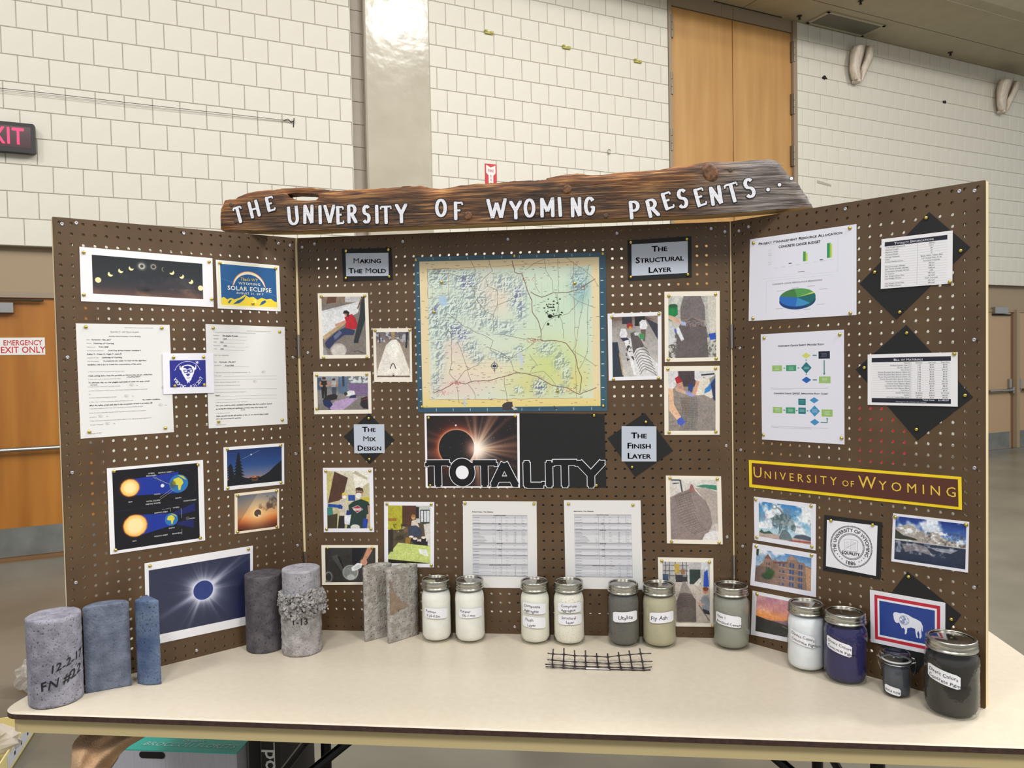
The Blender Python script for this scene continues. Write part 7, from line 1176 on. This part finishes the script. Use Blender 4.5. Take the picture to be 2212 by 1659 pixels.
def chord_half(pl, pr, bulge, n=20):
    """half disc: flat face between two table points facing us, round back away from the camera"""
    a, b_ = np.array(on_table(*pl)[:2]), np.array(on_table(*pr)[:2]); d = b_-a; L_ = np.linalg.norm(d); u = d/L_; v = np.array([-u[1], u[0]]); v = v if (a-CP[:2])@v > 0 else -v
    P = [tuple(a+u*L_*t) for t in np.linspace(0, 1, 8)[:-1]]; c = (a+b_)/2
    P += [tuple(c+u*L_/2*math.cos(q)+v*bulge*math.sin(q)) for q in np.linspace(0, math.pi, n)]; return P[:-1]
# 2 blue-grey half cylinder, sawn face out
P = chord_half((185, 1499), (284.5, 1481), .040); z1 = z_at(P[0], 1315); z2 = z_at(P[7], 1298)
column('split_cylinder', P, TZ, (z1+z2)/2, m_c2, rough=.0006, round_=.002, label='blue-grey half cylinder with a flat sawn face beside the round one', cat='concrete specimen')
# 3 narrow deep-blue sector
a, b_, c_ = np.array(on_table(297, 1477)[:2]), np.array(on_table(349, 1478)[:2]), np.array(on_table(320, 1482.5)[:2]); dd = (a+b_)/2-CP[:2]; dd /= np.linalg.norm(dd); ap = (a+b_)/2+dd*.052
P = [tuple(a*(1-t)**2+2*t*(1-t)*(c_-dd*.006)+b_*t**2) for t in np.linspace(0, 1, 14)]+[tuple(b_*(1-t)+ap*t) for t in np.linspace(.12, 1, 8)]+[tuple(ap*(1-t)+a*t) for t in np.linspace(.12, .9, 7)]
column('quarter_cylinder', P, TZ, z_at(ap, 1284), m_c3, rough=.0009, round_=.003, label='narrow deep-blue wedge of a concrete cylinder', cat='concrete specimen')
# 4 dark smooth cylinder
cx, cy, rr = round_base(531.5, 612.5, 1411.5); column('concrete_cylinder', circle(cx, cy, rr), TZ, ztop(cx, cy, rr, 1228), m_c4, rough=.0004, round_=.0015, label='smooth dark charcoal concrete cylinder in front of the corona print', cat='concrete cylinder')
# 5 crushed cylinder
cx, cy, rr = round_base(610, 697, 1420.5); zt_ = ztop(cx, cy, rr, 1216); zc = z_at((cx, cy-rr), 1333); zr = z_at((cx, cy-rr), 1288)
r = empty('crushed_cylinder', (cx, cy, TZ), 'pale concrete cylinder with a crumbled ragged band around its middle', 'concrete cylinder')
column('lower_half', circle(cx, cy, rr), TZ, zc, m_c6, r, rough=.0018, round_=.004)
column('upper_half', circle(cx+.002, cy+.001, rr*.945), zc, zt_, m_c5, r, rough=.0006, round_=.002)
rb = B(); rs = random.Random(9)
th0 = math.atan2(CP[1]-cy, CP[0]-cx)
for k in range(620):
    th = th0+rs.uniform(-1.9, 1.9); sz = rs.uniform(.0022, .0062); lift = .018*math.exp(-((th-th0-.5)/.6)**2); z = rs.uniform(zc-.004, zr+lift-.002); rad = rr+rs.uniform(-.002, .008)*(1-abs(z-(zc+zr)/2)/.06)
    if th-th0 > 1.2 and rs.random() < .4: rad += .006
    if th-th0 < -1.0: rad -= .004
    P0 = np.array([cx+rad*math.cos(th), cy+rad*math.sin(th), z]); A1 = np.array([rs.gauss(0, 1) for _ in range(3)]); A1 /= np.linalg.norm(A1); A2 = np.cross(A1, [rs.gauss(0, 1) for _ in range(3)]); A2 /= np.linalg.norm(A2)+1e-9; A3 = np.cross(A1, A2)
    o8 = [P0+A1*sz*a*rs.uniform(.6, 1.2)+A2*sz*c*rs.uniform(.5, 1.1)+A3*sz*.7*e*rs.uniform(.5, 1.1) for e in (-1, 1) for a, c in ((-1, -1), (1, -1), (1, 1), (-1, 1))]; rb.hexa(o8)
rb.obj('crumbled_rubble', m_c6, r, kind='stuff')
T().put("1-13", 0, 0, .024, wrap(cx, cy, rr, 648, 1350, .0024), align='c', mat=m_marker, jit=.2, bold=True).done(r, 'marker_writing')
mk('marker_tick', [(cx-.004, cy-.006, zt_+.0022), (cx-.001, cy-.006, zt_+.0022), (cx+.008, cy+.004, zt_+.0022), (cx+.006, cy+.005, zt_+.0022)], [(0, 1, 2, 3)], m_marker, r)
# 6, 7 two tan-grey split halves standing together
P = chord_half((789.5, 1387.3), (850, 1371), .033); column('split_cylinder', P, TZ, z_at(P[0], 1228), m_c7, rough=.0010, round_=.002, label='tan-grey half cylinder standing behind and left of its matching half', cat='concrete specimen')
P = chord_half((840, 1391.5), (905, 1370.5), .033); S7 = column('split_cylinder', P, TZ, z_at(P[0], 1233), m_c7, rough=.0010, round_=.002, label='tan-grey half cylinder with a brown-stained face, nearest the first jar', cat='concrete specimen')
a_, b_ = np.array([*P[0], 0]), np.array([*P[7], 0]); nn = np.cross(b_-a_, Z); nn /= np.linalg.norm(nn); nn = nn if nn@(CP-a_) > 0 else -nn
m_stain = M('brown_stain', (150, 132, 114), .85, noise=60, col2=(128, 108, 90), bump=.002); pp = [hit(500+x/4.809, 1180+y/4.809, a_+nn*.0022, nn) for x, y in ((1650, 345), (1668, 400), (1684, 470), (1720, 520), (1775, 572), (1850, 612), (1800, 640), (1730, 668), (1690, 705), (1650, 712), (1649, 600), (1649, 470))]
c_ = sum(pp)/len(pp); mk('stain', [c_]+pp, [(0, i+1, (i+1) % len(pp)+1) for i in range(len(pp))], m_stain, S7)
# ================================================================== JARS
def glass_mat(name, tint=(252, 254, 253), bump=.0014, sc=60):
    m = bpy.data.materials.new(name); m.use_nodes = True; N = m.node_tree.nodes; L = m.node_tree.links; N.remove(N['Principled BSDF']); o_ = N['Material Output']
    t = N.new('ShaderNodeBsdfTransparent'); t.inputs[0].default_value = lin(tint); g = N.new('ShaderNodeBsdfGlossy'); g.inputs['Roughness'].default_value = .06; lw = N.new('ShaderNodeLayerWeight'); pw = N.new('ShaderNodeMath'); pw.operation = 'POWER'; pw.inputs[1].default_value = 3.5; L.new(lw.outputs['Facing'], pw.inputs[0]); fr = N.new('ShaderNodeMath'); fr.operation = 'MULTIPLY_ADD'; fr.inputs[1].default_value = .65; fr.inputs[2].default_value = .055; L.new(pw.outputs[0], fr.inputs[0])
    tc = N.new('ShaderNodeTexCoord'); n = N.new('ShaderNodeTexNoise'); n.inputs['Scale'].default_value = sc; n.inputs['Detail'].default_value = 2; L.new(tc.outputs['Object'], n.inputs['Vector']); b = N.new('ShaderNodeBump'); b.inputs['Distance'].default_value = bump; L.new(n.outputs['Fac'], b.inputs['Height']); L.new(b.outputs[0], g.inputs['Normal']); L.new(b.outputs[0], lw.inputs['Normal'])
    mx = N.new('ShaderNodeMixShader'); L.new(fr.outputs[0], mx.inputs[0]); L.new(t.outputs[0], mx.inputs[1]); L.new(g.outputs[0], mx.inputs[2]); L.new(mx.outputs[0], o_.inputs[0]); return m
m_glass = glass_mat('jar_glass'); m_lid = M('tinned_lid', (176, 174, 166), .16, 1); m_band = M('screw_band_metal', (182, 180, 170), .25, 1)
m_stk = M('white_sticker', (226, 226, 232), .55)
def jar(xl, xr, yb, yt, fill, label, stick, speck=None, fl=.90, clamp=False, rough=.9):
    cx, cy, rr = round_base(xl, xr, yb); zt_ = ztop(cx, cy, rr*.9, yt); Hj = zt_-TZ; r = empty('glass_jar' if not clamp else 'clamp_jar', (cx, cy, TZ), label, 'jar'); c = (cx, cy, TZ)
    if not clamp:
        prof = [(.001, .004), (rr*.78, .002), (rr*.86, .0), (rr*.95, .005), (rr, .014), (rr*1.0, Hj*.30), (rr*.985, Hj*.55), (rr, Hj*.68), (rr*.985, Hj*.745), (rr*.93, Hj*.79), (rr*.87, Hj*.82), (rr*.86, Hj*.86), (rr*.86, Hj*.95)]
        B().lathe(prof, c, 40).obj('glass_body', m_glass, r, origin=c, smooth=True)
        g = .0028; ip = [(.001, .007), (rr*.80, .007), (rr-g-.004, .009), (rr-g, .018), (rr-g, Hj*.30), (rr*.985-g, Hj*.55), (rr-g, Hj*.68)]
        for q in ((rr*.975-g, Hj*.745), (rr*.92-g, Hj*.79), (rr*.86-g, Hj*.82)):
            if q[1] < Hj*fl: ip.append(q)
        last = ip[-1]; ip += [(last[0]*.98, Hj*min(fl, .83)), (.001, Hj*min(fl, .83)+.002)]
        mf = M('jar_fill', fill, rough, noise=420 if speck else 30, col2=speck or tuple(int(v*.94) for v in fill), lo=.33 if speck else .3, hi=.40 if speck else .7, bump=.0006)
        B().lathe(ip, c, 40).obj('powder', mf, r, origin=c, smooth=True)
        rb_ = rr*.925; z0 = Hj*.855
        bp = [(rb_*.97, z0), (rb_*1.03, z0+.0012), (rb_*1.03, z0+.0035), (rb_*.965, z0+.0052), (rb_*.965, z0+.006), (rb_*1.018, z0+.0088), (rb_*.968, z0+.0118), (rb_*.968, z0+.0125), (rb_*1.012, z0+.0150), (rb_*.985, z0+.018), (rb_, Hj-.003), (rb_*.975, Hj-.0006), (rb_*.93, Hj), (rb_*.87, Hj-.0008), (rb_*.86, Hj-.0022)]
        B().lathe(bp, c, 44).obj('screw_band', m_band, r, origin=c, smooth=True)
        B().lathe([(rb_*.90, Hj-.004), (rb_*.865, Hj-.0026), (rb_*.80, Hj-.0030), (rb_*.76, Hj-.0020), (.001, Hj-.0019)], c, 40).obj('lid', m_lid, r, origin=c, smooth=True)
    else:
        prof = [(.001, .003), (rr*.85, .001), (rr*.97, .004), (rr, .010), (rr, Hj*.62), (rr*.97, Hj*.68), (rr*.86, Hj*.72), (rr*.86, Hj*.76), (rr*.98, Hj*.78), (rr*.98, Hj*.82)]
        B().lathe(prof, c, 36).obj('glass_body', m_glass, r, origin=c, smooth=True); B().lathe([(.001, .006), (rr*.9, .006), (rr*.93, .012), (rr*.93, Hj*.62), (rr*.84, Hj*.70), (.001, Hj*.71)], c, 32).obj('powder', M('jar_fill', fill, .9, noise=40, col2=tuple(int(v*.9) for v in fill)), r, origin=c, smooth=True)
        B().lathe([(rr*.9, Hj*.805), (rr*1.03, Hj*.82), (rr*1.03, Hj*.835), (rr*.9, Hj*.85)], c, 32).obj('rubber_seal', M('clear_seal', (190, 192, 190), .4), r, origin=c, smooth=True)
        B().lathe([(rr*.92, Hj*.85), (rr*1.0, Hj*.87), (rr*1.0, Hj*.94), (rr*.93, Hj*.985), (rr*.80, Hj), (rr*.74, Hj*.975), (.001, Hj*.97)], c, 36).obj('glass_lid', glass_mat('thick_lid_glass', (190, 195, 198), .0008), r, origin=c, smooth=True)
        th = math.atan2(CP[1]-cy, CP[0]-cx); e = np.array([math.cos(th+math.pi/2), math.sin(th+math.pi/2), 0]); C0 = np.array(c)
        b = B(); ring = [C0+np.array([rr*1.04*math.cos(q), rr*1.04*math.sin(q), Hj*.77]) for q in np.linspace(0, 6.283, 28)]; b.tube(ring, .0011, 6, cap=False); b.obj('wire_collar', m_steel, r)
        b = B(); b.tube([C0+e*rr*1.03+Z*Hj*.77, C0+e*rr*1.30+Z*Hj*.80, C0+e*rr*1.22+Z*Hj*.88, C0+e*rr*1.02+Z*Hj*.90], .0012, 6); b.tube([C0+e*rr*1.03+Z*Hj*.90, C0+e*rr*1.34+Z*Hj*.74, C0+e*rr*1.20+Z*Hj*.50, C0+e*rr*1.12+Z*Hj*.52], .0013, 6); b.obj('clasp', m_steel, r)
        b = B(); b.tube([C0-e*rr*1.03+Z*Hj*.77, C0-e*rr*1.22+Z*Hj*.88, C0-e*rr*1.14+Z*Hj*.97, C0-e*rr*1.0+Z*Hj*.92], .0012, 6); b.tube([C0-e*rr*1.03+Z*Hj*.80, C0-e*rr*1.34+Z*Hj*.86, C0-e*rr*1.22+Z*Hj*.70, C0-e*rr*1.04+Z*Hj*.55], .0012, 6); b.obj('hinge_wire', m_steel, r)
    for (px0, px1, py0, py1, txt, size, tilt, al) in stick:
        dep = (np.array([cx, cy, TZ])-CP)@FW; w_ = (px1-px0)*dep/FPX*1.04; h_ = (py1-py0)*dep/FPX*.96; f = wrap(cx, cy, rr, (px0+px1)/2, (py0+py1)/2, .0005, tilt); f2 = wrap(cx, cy, rr, (px0+px1)/2, (py0+py1)/2, .0010, tilt)
        V = []; F = []; n = 10; cr = .003
        for i in range(n+1):
            x = -w_/2+w_*i/n; k = cr if i in (0, n) else 0
            V += [f(x, -h_/2+k), f(x, h_/2-k)]
        F = [(2*i, 2*i+2, 2*i+3, 2*i+1) for i in range(n)]; s_ = mk('sticker', V, F, m_stk, r, smooth=True)
        t = T(); rows = txt.split('\n'); lh = h_/(len(rows)+.25)
        for i, row in enumerate(rows): t.put(row, (-w_/2+.004) if al == 'l' else 0, h_/2-lh*(i+.86)-h_*.04, size, f2, align=al, mat=m_marker, jit=.22 if not clamp else 0, slant=.05, bold=clamp)
        t.done(s_, 'handwriting')
    return r
W1 = (242, 238, 230)
jar(912.5, 980.5, 1388.3, 1241, W1, 'jar of white powder with a PORAVER 0.25-0.5 sticker, leftmost of the jars', [(916.5, 966, 1314.5, 1337, 'Poraver\n 0.25-0.5m', .0095, -.06, 'l')])
jar(984, 1052.5, 1389.6, 1242, W1, 'jar of white powder with a PORAVER 0.5-1 mm sticker', [(991, 1042, 1315, 1335.5, 'Poraver\n  0.5-1 mm', .0095, .0, 'l')])
jar(1124, 1191.5, 1393.8, 1244.5, (238, 233, 220), 'jar of off-white aggregate with COMPOSITE AGGREGATE and FINISH LAYER stickers', [(1128, 1179, 1303.5, 1327, 'Composite\nAggregate', .0105, -.08, 'l'), (1126.5, 1178, 1333, 1357.5, '  Finish\n    Layer', .0105, -.08, 'l')])
jar(1195.5, 1265.8, 1394.8, 1245, (238, 232, 218), 'jar of speckled white aggregate with COMPOSITE AGGREGATE and STRUCTURAL LAYER stickers', [(1205, 1257, 1303, 1324.5, '  Composite\n  Aggregate', .0098, .0, 'l'), (1206, 1258, 1328.5, 1350.5, '  Structural\n      Layer', .0100, .0, 'l')], speck=(150, 138, 118))
jar(1312, 1383.8, 1400, 1249.3, (96, 93, 88), 'jar of dark grey powder with a UTALITE sticker', [(1324, 1378, 1322, 1345, 'Utalite', .0150, .05, 'c')], speck=(70, 66, 62))
jar(1386.6, 1462.5, 1403, 1251, (182, 174, 146), 'jar of tan powder with a FLY ASH sticker', [(1404, 1457, 1323, 1346.5, 'Fly Ash', .0150, .06, 'l')])
jar(1541, 1619.7, 1406, 1252.6, (146, 145, 134), 'jar of medium grey powder with a PORTLAND CEMENT sticker at the right hinge', [(1544.5, 1599.5, 1328, 1353.5, 'Type 1\nPortland Cement', .0098, -.12, 'l')])
jar(1705, 1791, 1457.8, 1290.4, (238, 240, 246), 'jar of bright white pigment with a DIRECT COLORS sticker', [(1707, 1758, 1368, 1394, 'Direct Colors\nConcrete Pigment', .0098, -.22, 'l')])
jar(1783.5, 1877.5, 1482.4, 1307.8, (30, 24, 84), 'jar of deep blue-violet pigment with a DIRECT COLORS sticker', [(1785, 1838, 1384, 1411, 'Direct Colors\nConcrete Pigment', .0098, -.25, 'l')], fl=.80)
jar(1907, 1966, 1510.6, 1398.5, (68, 72, 82), 'small wire-clamp jar of dark grey powder with a SILICA FUME sticker', [(1912, 1944, 1483, 1500, 'SILICA FUME', .0058, -.15, 'c')], clamp=True)
jar(2004.8, 2115.2, 1553.5, 1359.5, (34, 29, 25), 'large jar of dark brown-black pigment with a DIRECT COLORS sticker at the right', [(2006, 2071, 1447, 1478, 'Direct Colors\nConcrete Pigment', .0104, -.22, 'l')], fl=.76)
# ================================================================== PLASTIC MESH SAMPLE
gm = lambda *p: Q(1170, 1220, 4.608, *p)
R4 = gm((112, 1018), (220, 1024), (330, 1034), (440, 1046), (562, 1052), (678, 1058), (796, 1066), (908, 1076), (1020, 1074)); R3 = gm((108, 994), (218, 998), (330, 1010), (442, 1018), (558, 1026), (670, 1030), (787, 1032), (900, 1036), (1012, 1036)); R2 = gm((106, 948), (218, 960), (330, 966), (438, 970), (553, 976), (667, 982), (778, 972), (892, 968), (1003, 964)); R1 = gm((112, 888), (222, 892), (330, 905), (437, 908), (548, 912), (658, 918), (768, 904), (878, 894), (986, 885)); R0 = gm((116, 838), (222, 828), (326, 850), (436, 852), (547, 882), (656, 884), (764, 870), (870, 854), (976, 832))
L0, L9 = gm((58, 880), (55, 945), (34, 990), (40, 1015)), gm((1092, 882), (1104, 962), (1100, 1016), (1084, 1062))
yb_ = [on_table(*q)[1] for q in R4]; r = empty('plastic_mesh_sample', (float(on_table(*R4[4])[0]), float(np.mean(yb_)), TZ), 'black plastic grid mesh sample lying curled on the table before the jars', 'mesh')
yr = float(np.mean(yb_))
def at_y(q, y): P = hit(q[0], q[1], np.array([0, y, 0]), np.array([0, 1.0, 0])); return np.array([P[0], P[1], max(P[2], TZ+.0022)])
rowsP = [[at_y(q, yr+dy) for q in R] for R, dy in ((R4, .002), (R3, .016), (R2, .034), (R1, .052), (R0, .060))]
ends = [(at_y(L0[3], yr+.002), at_y(L9[3], yr+.006)), (at_y(L0[2], yr+.012), at_y(L9[2], yr+.014)), (at_y(L0[1], yr+.034), at_y(L9[1], yr+.034)), (at_y(L0[0], yr+.052), at_y(L9[0], yr+.052))]
m_net = M('black_net_plastic', (34, 24, 26), .3)
def strand(P, wn_, wm, name):
    Q_ = []; R_ = []
    for i in range(len(P)-1):
        for t in (0, .18, .5, .82): Q_.append(P[i]*(1-t)+P[i+1]*t); R_.append(wn_ if t == 0 and 0 < i else (wn_+wm)/2*.8 if t in (.18, .82) else wm)
    Q_.append(P[-1]); R_.append(wm); B().tube(Q_, R_, 8).obj(name, m_net, r, smooth=True)
for k in range(4): strand([ends[k][0]]+rowsP[k]+[ends[k][1]], .0027, .0012, 'long_strand')
for i in range(9): strand([rowsP[k][i] for k in range(5)], .0033, .0017, 'cross_strand')
a_, b_, c_, d_ = [at_y(q, yr+.0) for q in gm((443, 1022), (676, 1040), (676, 1066), (443, 1046))]; B().prism([a_, b_, c_, d_], [p+np.array([0, -.0012, .0004]) for p in (a_, b_, c_, d_)]).obj('paper_tag', m_stk, r)
q = [a_*.85+d_*.15, b_*.85+c_*.15]; fT = lambda x, y: (a_+(b_-a_)*x+(d_-a_)*(.5-y))+np.array([0, -.0016, .0008]); T().put('structural mesh reinforcement', 0, 0, 0, fT) if False else None
tp = [at_y(q, yr+.001) for q in gm((320, 1012), (443, 1020), (443, 1048), (320, 1036))]; m_tape = glass_mat('clear_tape', (225, 222, 228), .0004); B().add(tp, [(0, 1, 2, 3)]).obj('clear_tape', m_tape, r); tp = [at_y(q, yr+.001) for q in gm((676, 1036), (800, 1040), (800, 1072), (676, 1064))]; B().add(tp, [(0, 1, 2, 3)]).obj('clear_tape', m_tape, r)
# ================================================================== UNDER AND BESIDE THE TABLE
def on_z(x, y, z): return hit(x, y, np.array([0, 0, z]), Z)
zb = .47; A0 = on_z(277, 1618.5, zb); A1 = on_z(511, 1627.5, zb); A0, A1 = A0[:2], A1[:2]; u = (A1-A0)/np.linalg.norm(A1-A0); v = np.array([-u[1], u[0]]); wB = np.linalg.norm(A1-A0)
def boxp(b, o_, u, v, w, d, z0, z1, m=0):
    p = [o_, o_+u*w, o_+u*w+v*d, o_+v*d]; return b.hexa([(*q, z0) for q in p]+[(*q, z1) for q in p], m)
m_teal = M('teal_carton_print', (52, 206, 190), .5); m_carton = M('white_corrugated_card', (206, 206, 214), .7, noise=60, col2=(194, 194, 204), stretch=(8, 8, .3)); m_tealink = M('pale_teal_ink', (196, 246, 238), .6)
o_ = A0-u*.16; wT = wB+.16
r = empty('vegetable_carton', (*(o_+u*wT/2+v*.15), 0), 'white carton with a teal top printed ORGANIC BROCCOLI FLORETS under the table', 'carton')
b = B(); boxp(b, o_, u, v, wT, .32, .002, zb-.002); b.obj('carton_body', m_carton, r)
b = B(); boxp(b, o_-u*.001-v*.001, u, v, wT+.002, .322, zb-.002, zb+.001); b.obj('carton_top', m_teal, r)
hz = z_at(tuple(A0+u*.17), 1632); b = B(); c0 = A0+u*(wB*.42)-v*.0012; pts = [(.036*math.copysign(1, math.cos(q))*.8+.010*math.cos(q), .010*math.sin(q)) for q in np.linspace(0, 6.283, 21)[:-1]]
cc, _z = on_z(329, 1630, zb), 0; hc = hit(329, 1630.5, np.array([*A0, 0]), np.array([*v, 0])); b.add([hc+np.array([*(u*x), y])-np.array([*v, 0])*.0018 for x, y in pts], [tuple(range(20))]); b.obj('hand_hole', m_dark, r)
cT = on_z(408, 1611, zb+.0015); f = lambda x, y: np.array([*(np.array(cT[:2])+u*x+v*y), zb+.0018])
T().put('BROCCOLI FLORETS', 0, -.006, .030, f, align='c', bold=True, mat=m_tealink, slant=.25, xs=.95, sp=.03).put('Organic', .0, .022, .022, f, align='c', mat=m_tealink, slant=.2, bold=True).done(r)
# black carton to the right
zk = .47; K0, K1 = on_z(519, 1612, zk)[:2], on_z(590, 1616, zk)[:2]; r = empty('black_carton', (*((K0+K1)/2), 0), 'black carton with white sideways lettering beside the vegetable carton', 'carton')
wK = np.linalg.norm(K1-K0)*1.08; b = B(); boxp(b, K0+v*.01+u*.022, u, v, wK-.016, .26, .002, zk+.01); b.obj('carton_body', M('black_carton_card', (34, 30, 30), .55), r)
b = B(); boxp(b, K0+v*.0085+u*(wK-.012), u, v, .003, .0014, .01, zk+.01); b.obj('white_edge_line', m_white, r)
hk = hit(584, 1640, np.array([*(K0+v*.0085), 0]), np.array([*v, 0])); f = lambda x, y: hk+np.array([*(u*y), -x])-np.array([*v, 0])*.0006
T().put('pou', -.030, -.014, .062, f, bold=True, mat=m_white).done(r)
# tan blanket
m_bl = M('tan_fleece', (206, 170, 134), .95, noise=260, col2=(190, 154, 118), bump=.0025)
r = None; NX, NY = 40, 70; V = []
for j in range(NY):
    for i in range(NX):
        s_, t_ = i/(NX-1), j/(NY-1); T_ = t_*4.0
        xl = np.interp(T_, [0, .05, .14, .5, 1, 2, 4], [188, 176, 156, 152, 148, 120, 60]); xr = np.interp(T_, [0, .06, .2, .42, 1, 2, 4], [340, 318, 272, 236, 200, 235, 330])
        x = xl+(xr-xl)*s_; y = 1578+T_*190; fold = .014*math.sin(s_*6-T_*9+math.sin(T_*5))+.008*math.sin(s_*13+T_*7); yy = -.50+.02*s_+fold-.05*math.sin(math.pi*s_)*min(1, .5+.5*T_)+.18*max(0, .25-T_)
        q = hit(x, y, np.array([0, yy, 0]), np.array([0, 1.0, 0])); q[2] = max(q[2], .012+.006*math.sin(s_*20+T_*9)+.006); V.append(q)
F = [(j*NX+i, j*NX+i+1, (j+1)*NX+i+1, (j+1)*NX+i) for j in range(NY-1) for i in range(NX-1)]
ob = mk('fleece_blanket', V, F, m_bl, smooth=True, label='tan fleece blanket slumped against the white carton under the table', cat='blanket'); md = ob.modifiers.new('s', 'SOLIDIFY'); md.thickness = .012; md.offset = 1
# open cream carton with a plastic bag, behind the left table end
pb0, pb1 = on_z(27, 1659, 0)[:2], on_z(75, 1583, 0)[:2]; zc_ = z_at(pb1, 1541); u2 = (pb1-pb0)/np.linalg.norm(pb1-pb0); v2 = np.array([-u2[1], u2[0]]); wC = .50; q0 = pb1-u2*wC
r = empty('open_carton', (*(q0+u2*wC/2+v2*.15), 0), 'cream open carton with a white printed label on the floor at the left', 'carton')
m_cr = M('cream_carton', (214, 200, 140), .7)
b = B(); boxp(b, q0, u2, v2, wC, .006, .002, zc_); b.obj('side_wall', m_cr, r); b = B(); boxp(b, q0+v2*.30, u2, v2, wC, .006, .002, zc_); b.obj('side_wall', m_cr, r)
for o2 in (q0+v2*.006, q0+u2*(wC-.006)+v2*.006): b = B(); boxp(b, o2, u2, v2, .006, .294, .002, zc_); b.obj('end_wall', m_cr, r)
b = B(); boxp(b, q0, u2, v2, wC, .30, .002, .006); b.obj('base', m_cr, r)
b = B(); boxp(b, q0+u2*(wC-.36)-v2*.0012, u2, v2, .33, .001, zc_*.22, zc_*.86); b.obj('printed_label', M('label_paper', (196, 198, 206), .6), r)
for k in range(3): b = B(); boxp(b, q0+u2*(wC-.28+.085*k)-v2*.002, u2, v2, .016, .0006, zc_*.45, zc_*.62); b.obj('label_mark', m_pen, r)
b = B(); kk = np.array([*(q0+v2*.30), 0]); b.hexa([kk+[0, 0, zc_], kk+np.array([*(u2*wC), zc_]), kk+np.array([*(u2*wC+v2*.10), zc_+.02]), kk+np.array([*(v2*.10), zc_+.02]), kk+[0, 0, zc_+.005], kk+np.array([*(u2*wC), zc_+.005]), kk+np.array([*(u2*wC+v2*.10), zc_+.026]), kk+np.array([*(v2*.10), zc_+.026])]); b.obj('carton_flap', M('brown_cardboard', (172, 116, 64), .7), r)
# crumpled clear plastic bag inside it
m_bag = bpy.data.materials.new('clear_bag'); m_bag.use_nodes = True; p_ = m_bag.node_tree.nodes['Principled BSDF']; p_.inputs['Base Color'].default_value = lin((206, 196, 186)); p_.inputs['Roughness'].default_value = .18; p_.inputs['Alpha'].default_value = .62
def bag(c, sx, sy, sz, seed, label):
    rs = np.random.default_rng(seed); V = []; F = []; nu, nv = 22, 12; ph = rs.random(12)*6
    for j in range(nv+1):
        for i in range(nu):
            a, e = 2*math.pi*i/nu, math.pi*(j/nv)-math.pi/2; k = 1+.16*math.sin(3*a+ph[0]+2*e)+.12*math.sin(7*a+ph[1]-5*e)+.10*(rs.random()-.5); V.append((c[0]+sx*k*math.cos(a)*math.cos(e), c[1]+sy*k*math.sin(a)*math.cos(e), c[2]+sz*k*math.sin(e)))
    for j in range(nv):
        for i in range(nu): F.append((j*nu+i, j*nu+(i+1) % nu, (j+1)*nu+(i+1) % nu, (j+1)*nu+i))
    return mk('plastic_bag', V, F, m_bag, label=label, cat='bag')
cb = q0+u2*(wC-.25)+v2*.153; bag((*cb, .108), .165, .098, .074, 3, 'crumpled clear plastic bag filling the open cream carton')
cb = on_z(18, 1512, .06); bag((cb[0]-.02, cb[1]+.22, .085), .11, .08, .075, 5, 'crumpled clear plastic bag behind the cream carton on the floor')
# things only glimpsed through the holes of the pegboard
B().box((.92, 1.55, .67), (.46, 0, 0), (0, .22, 0), (0, 0, .67)).obj('equipment_case', m_black, label='tall black case glimpsed through the centre pegboard holes', cat='case')
r = empty('red_stand_sign', (1.82, .60, 0), 'red panel on a post glimpsed through the right pegboard holes', 'sign')
B().box((1.82, .60, 1.28), (.10, 0, 0), (0, .012, 0), (0, 0, .10)).obj('panel', m_red, r); B().tube([(1.82, .615, .012), (1.82, .615, 1.3)], .009, 8).lathe([(.001, .012), (.09, .012), (.09, 0)], (1.82, .615, 0), 20).obj('post', m_black, r)
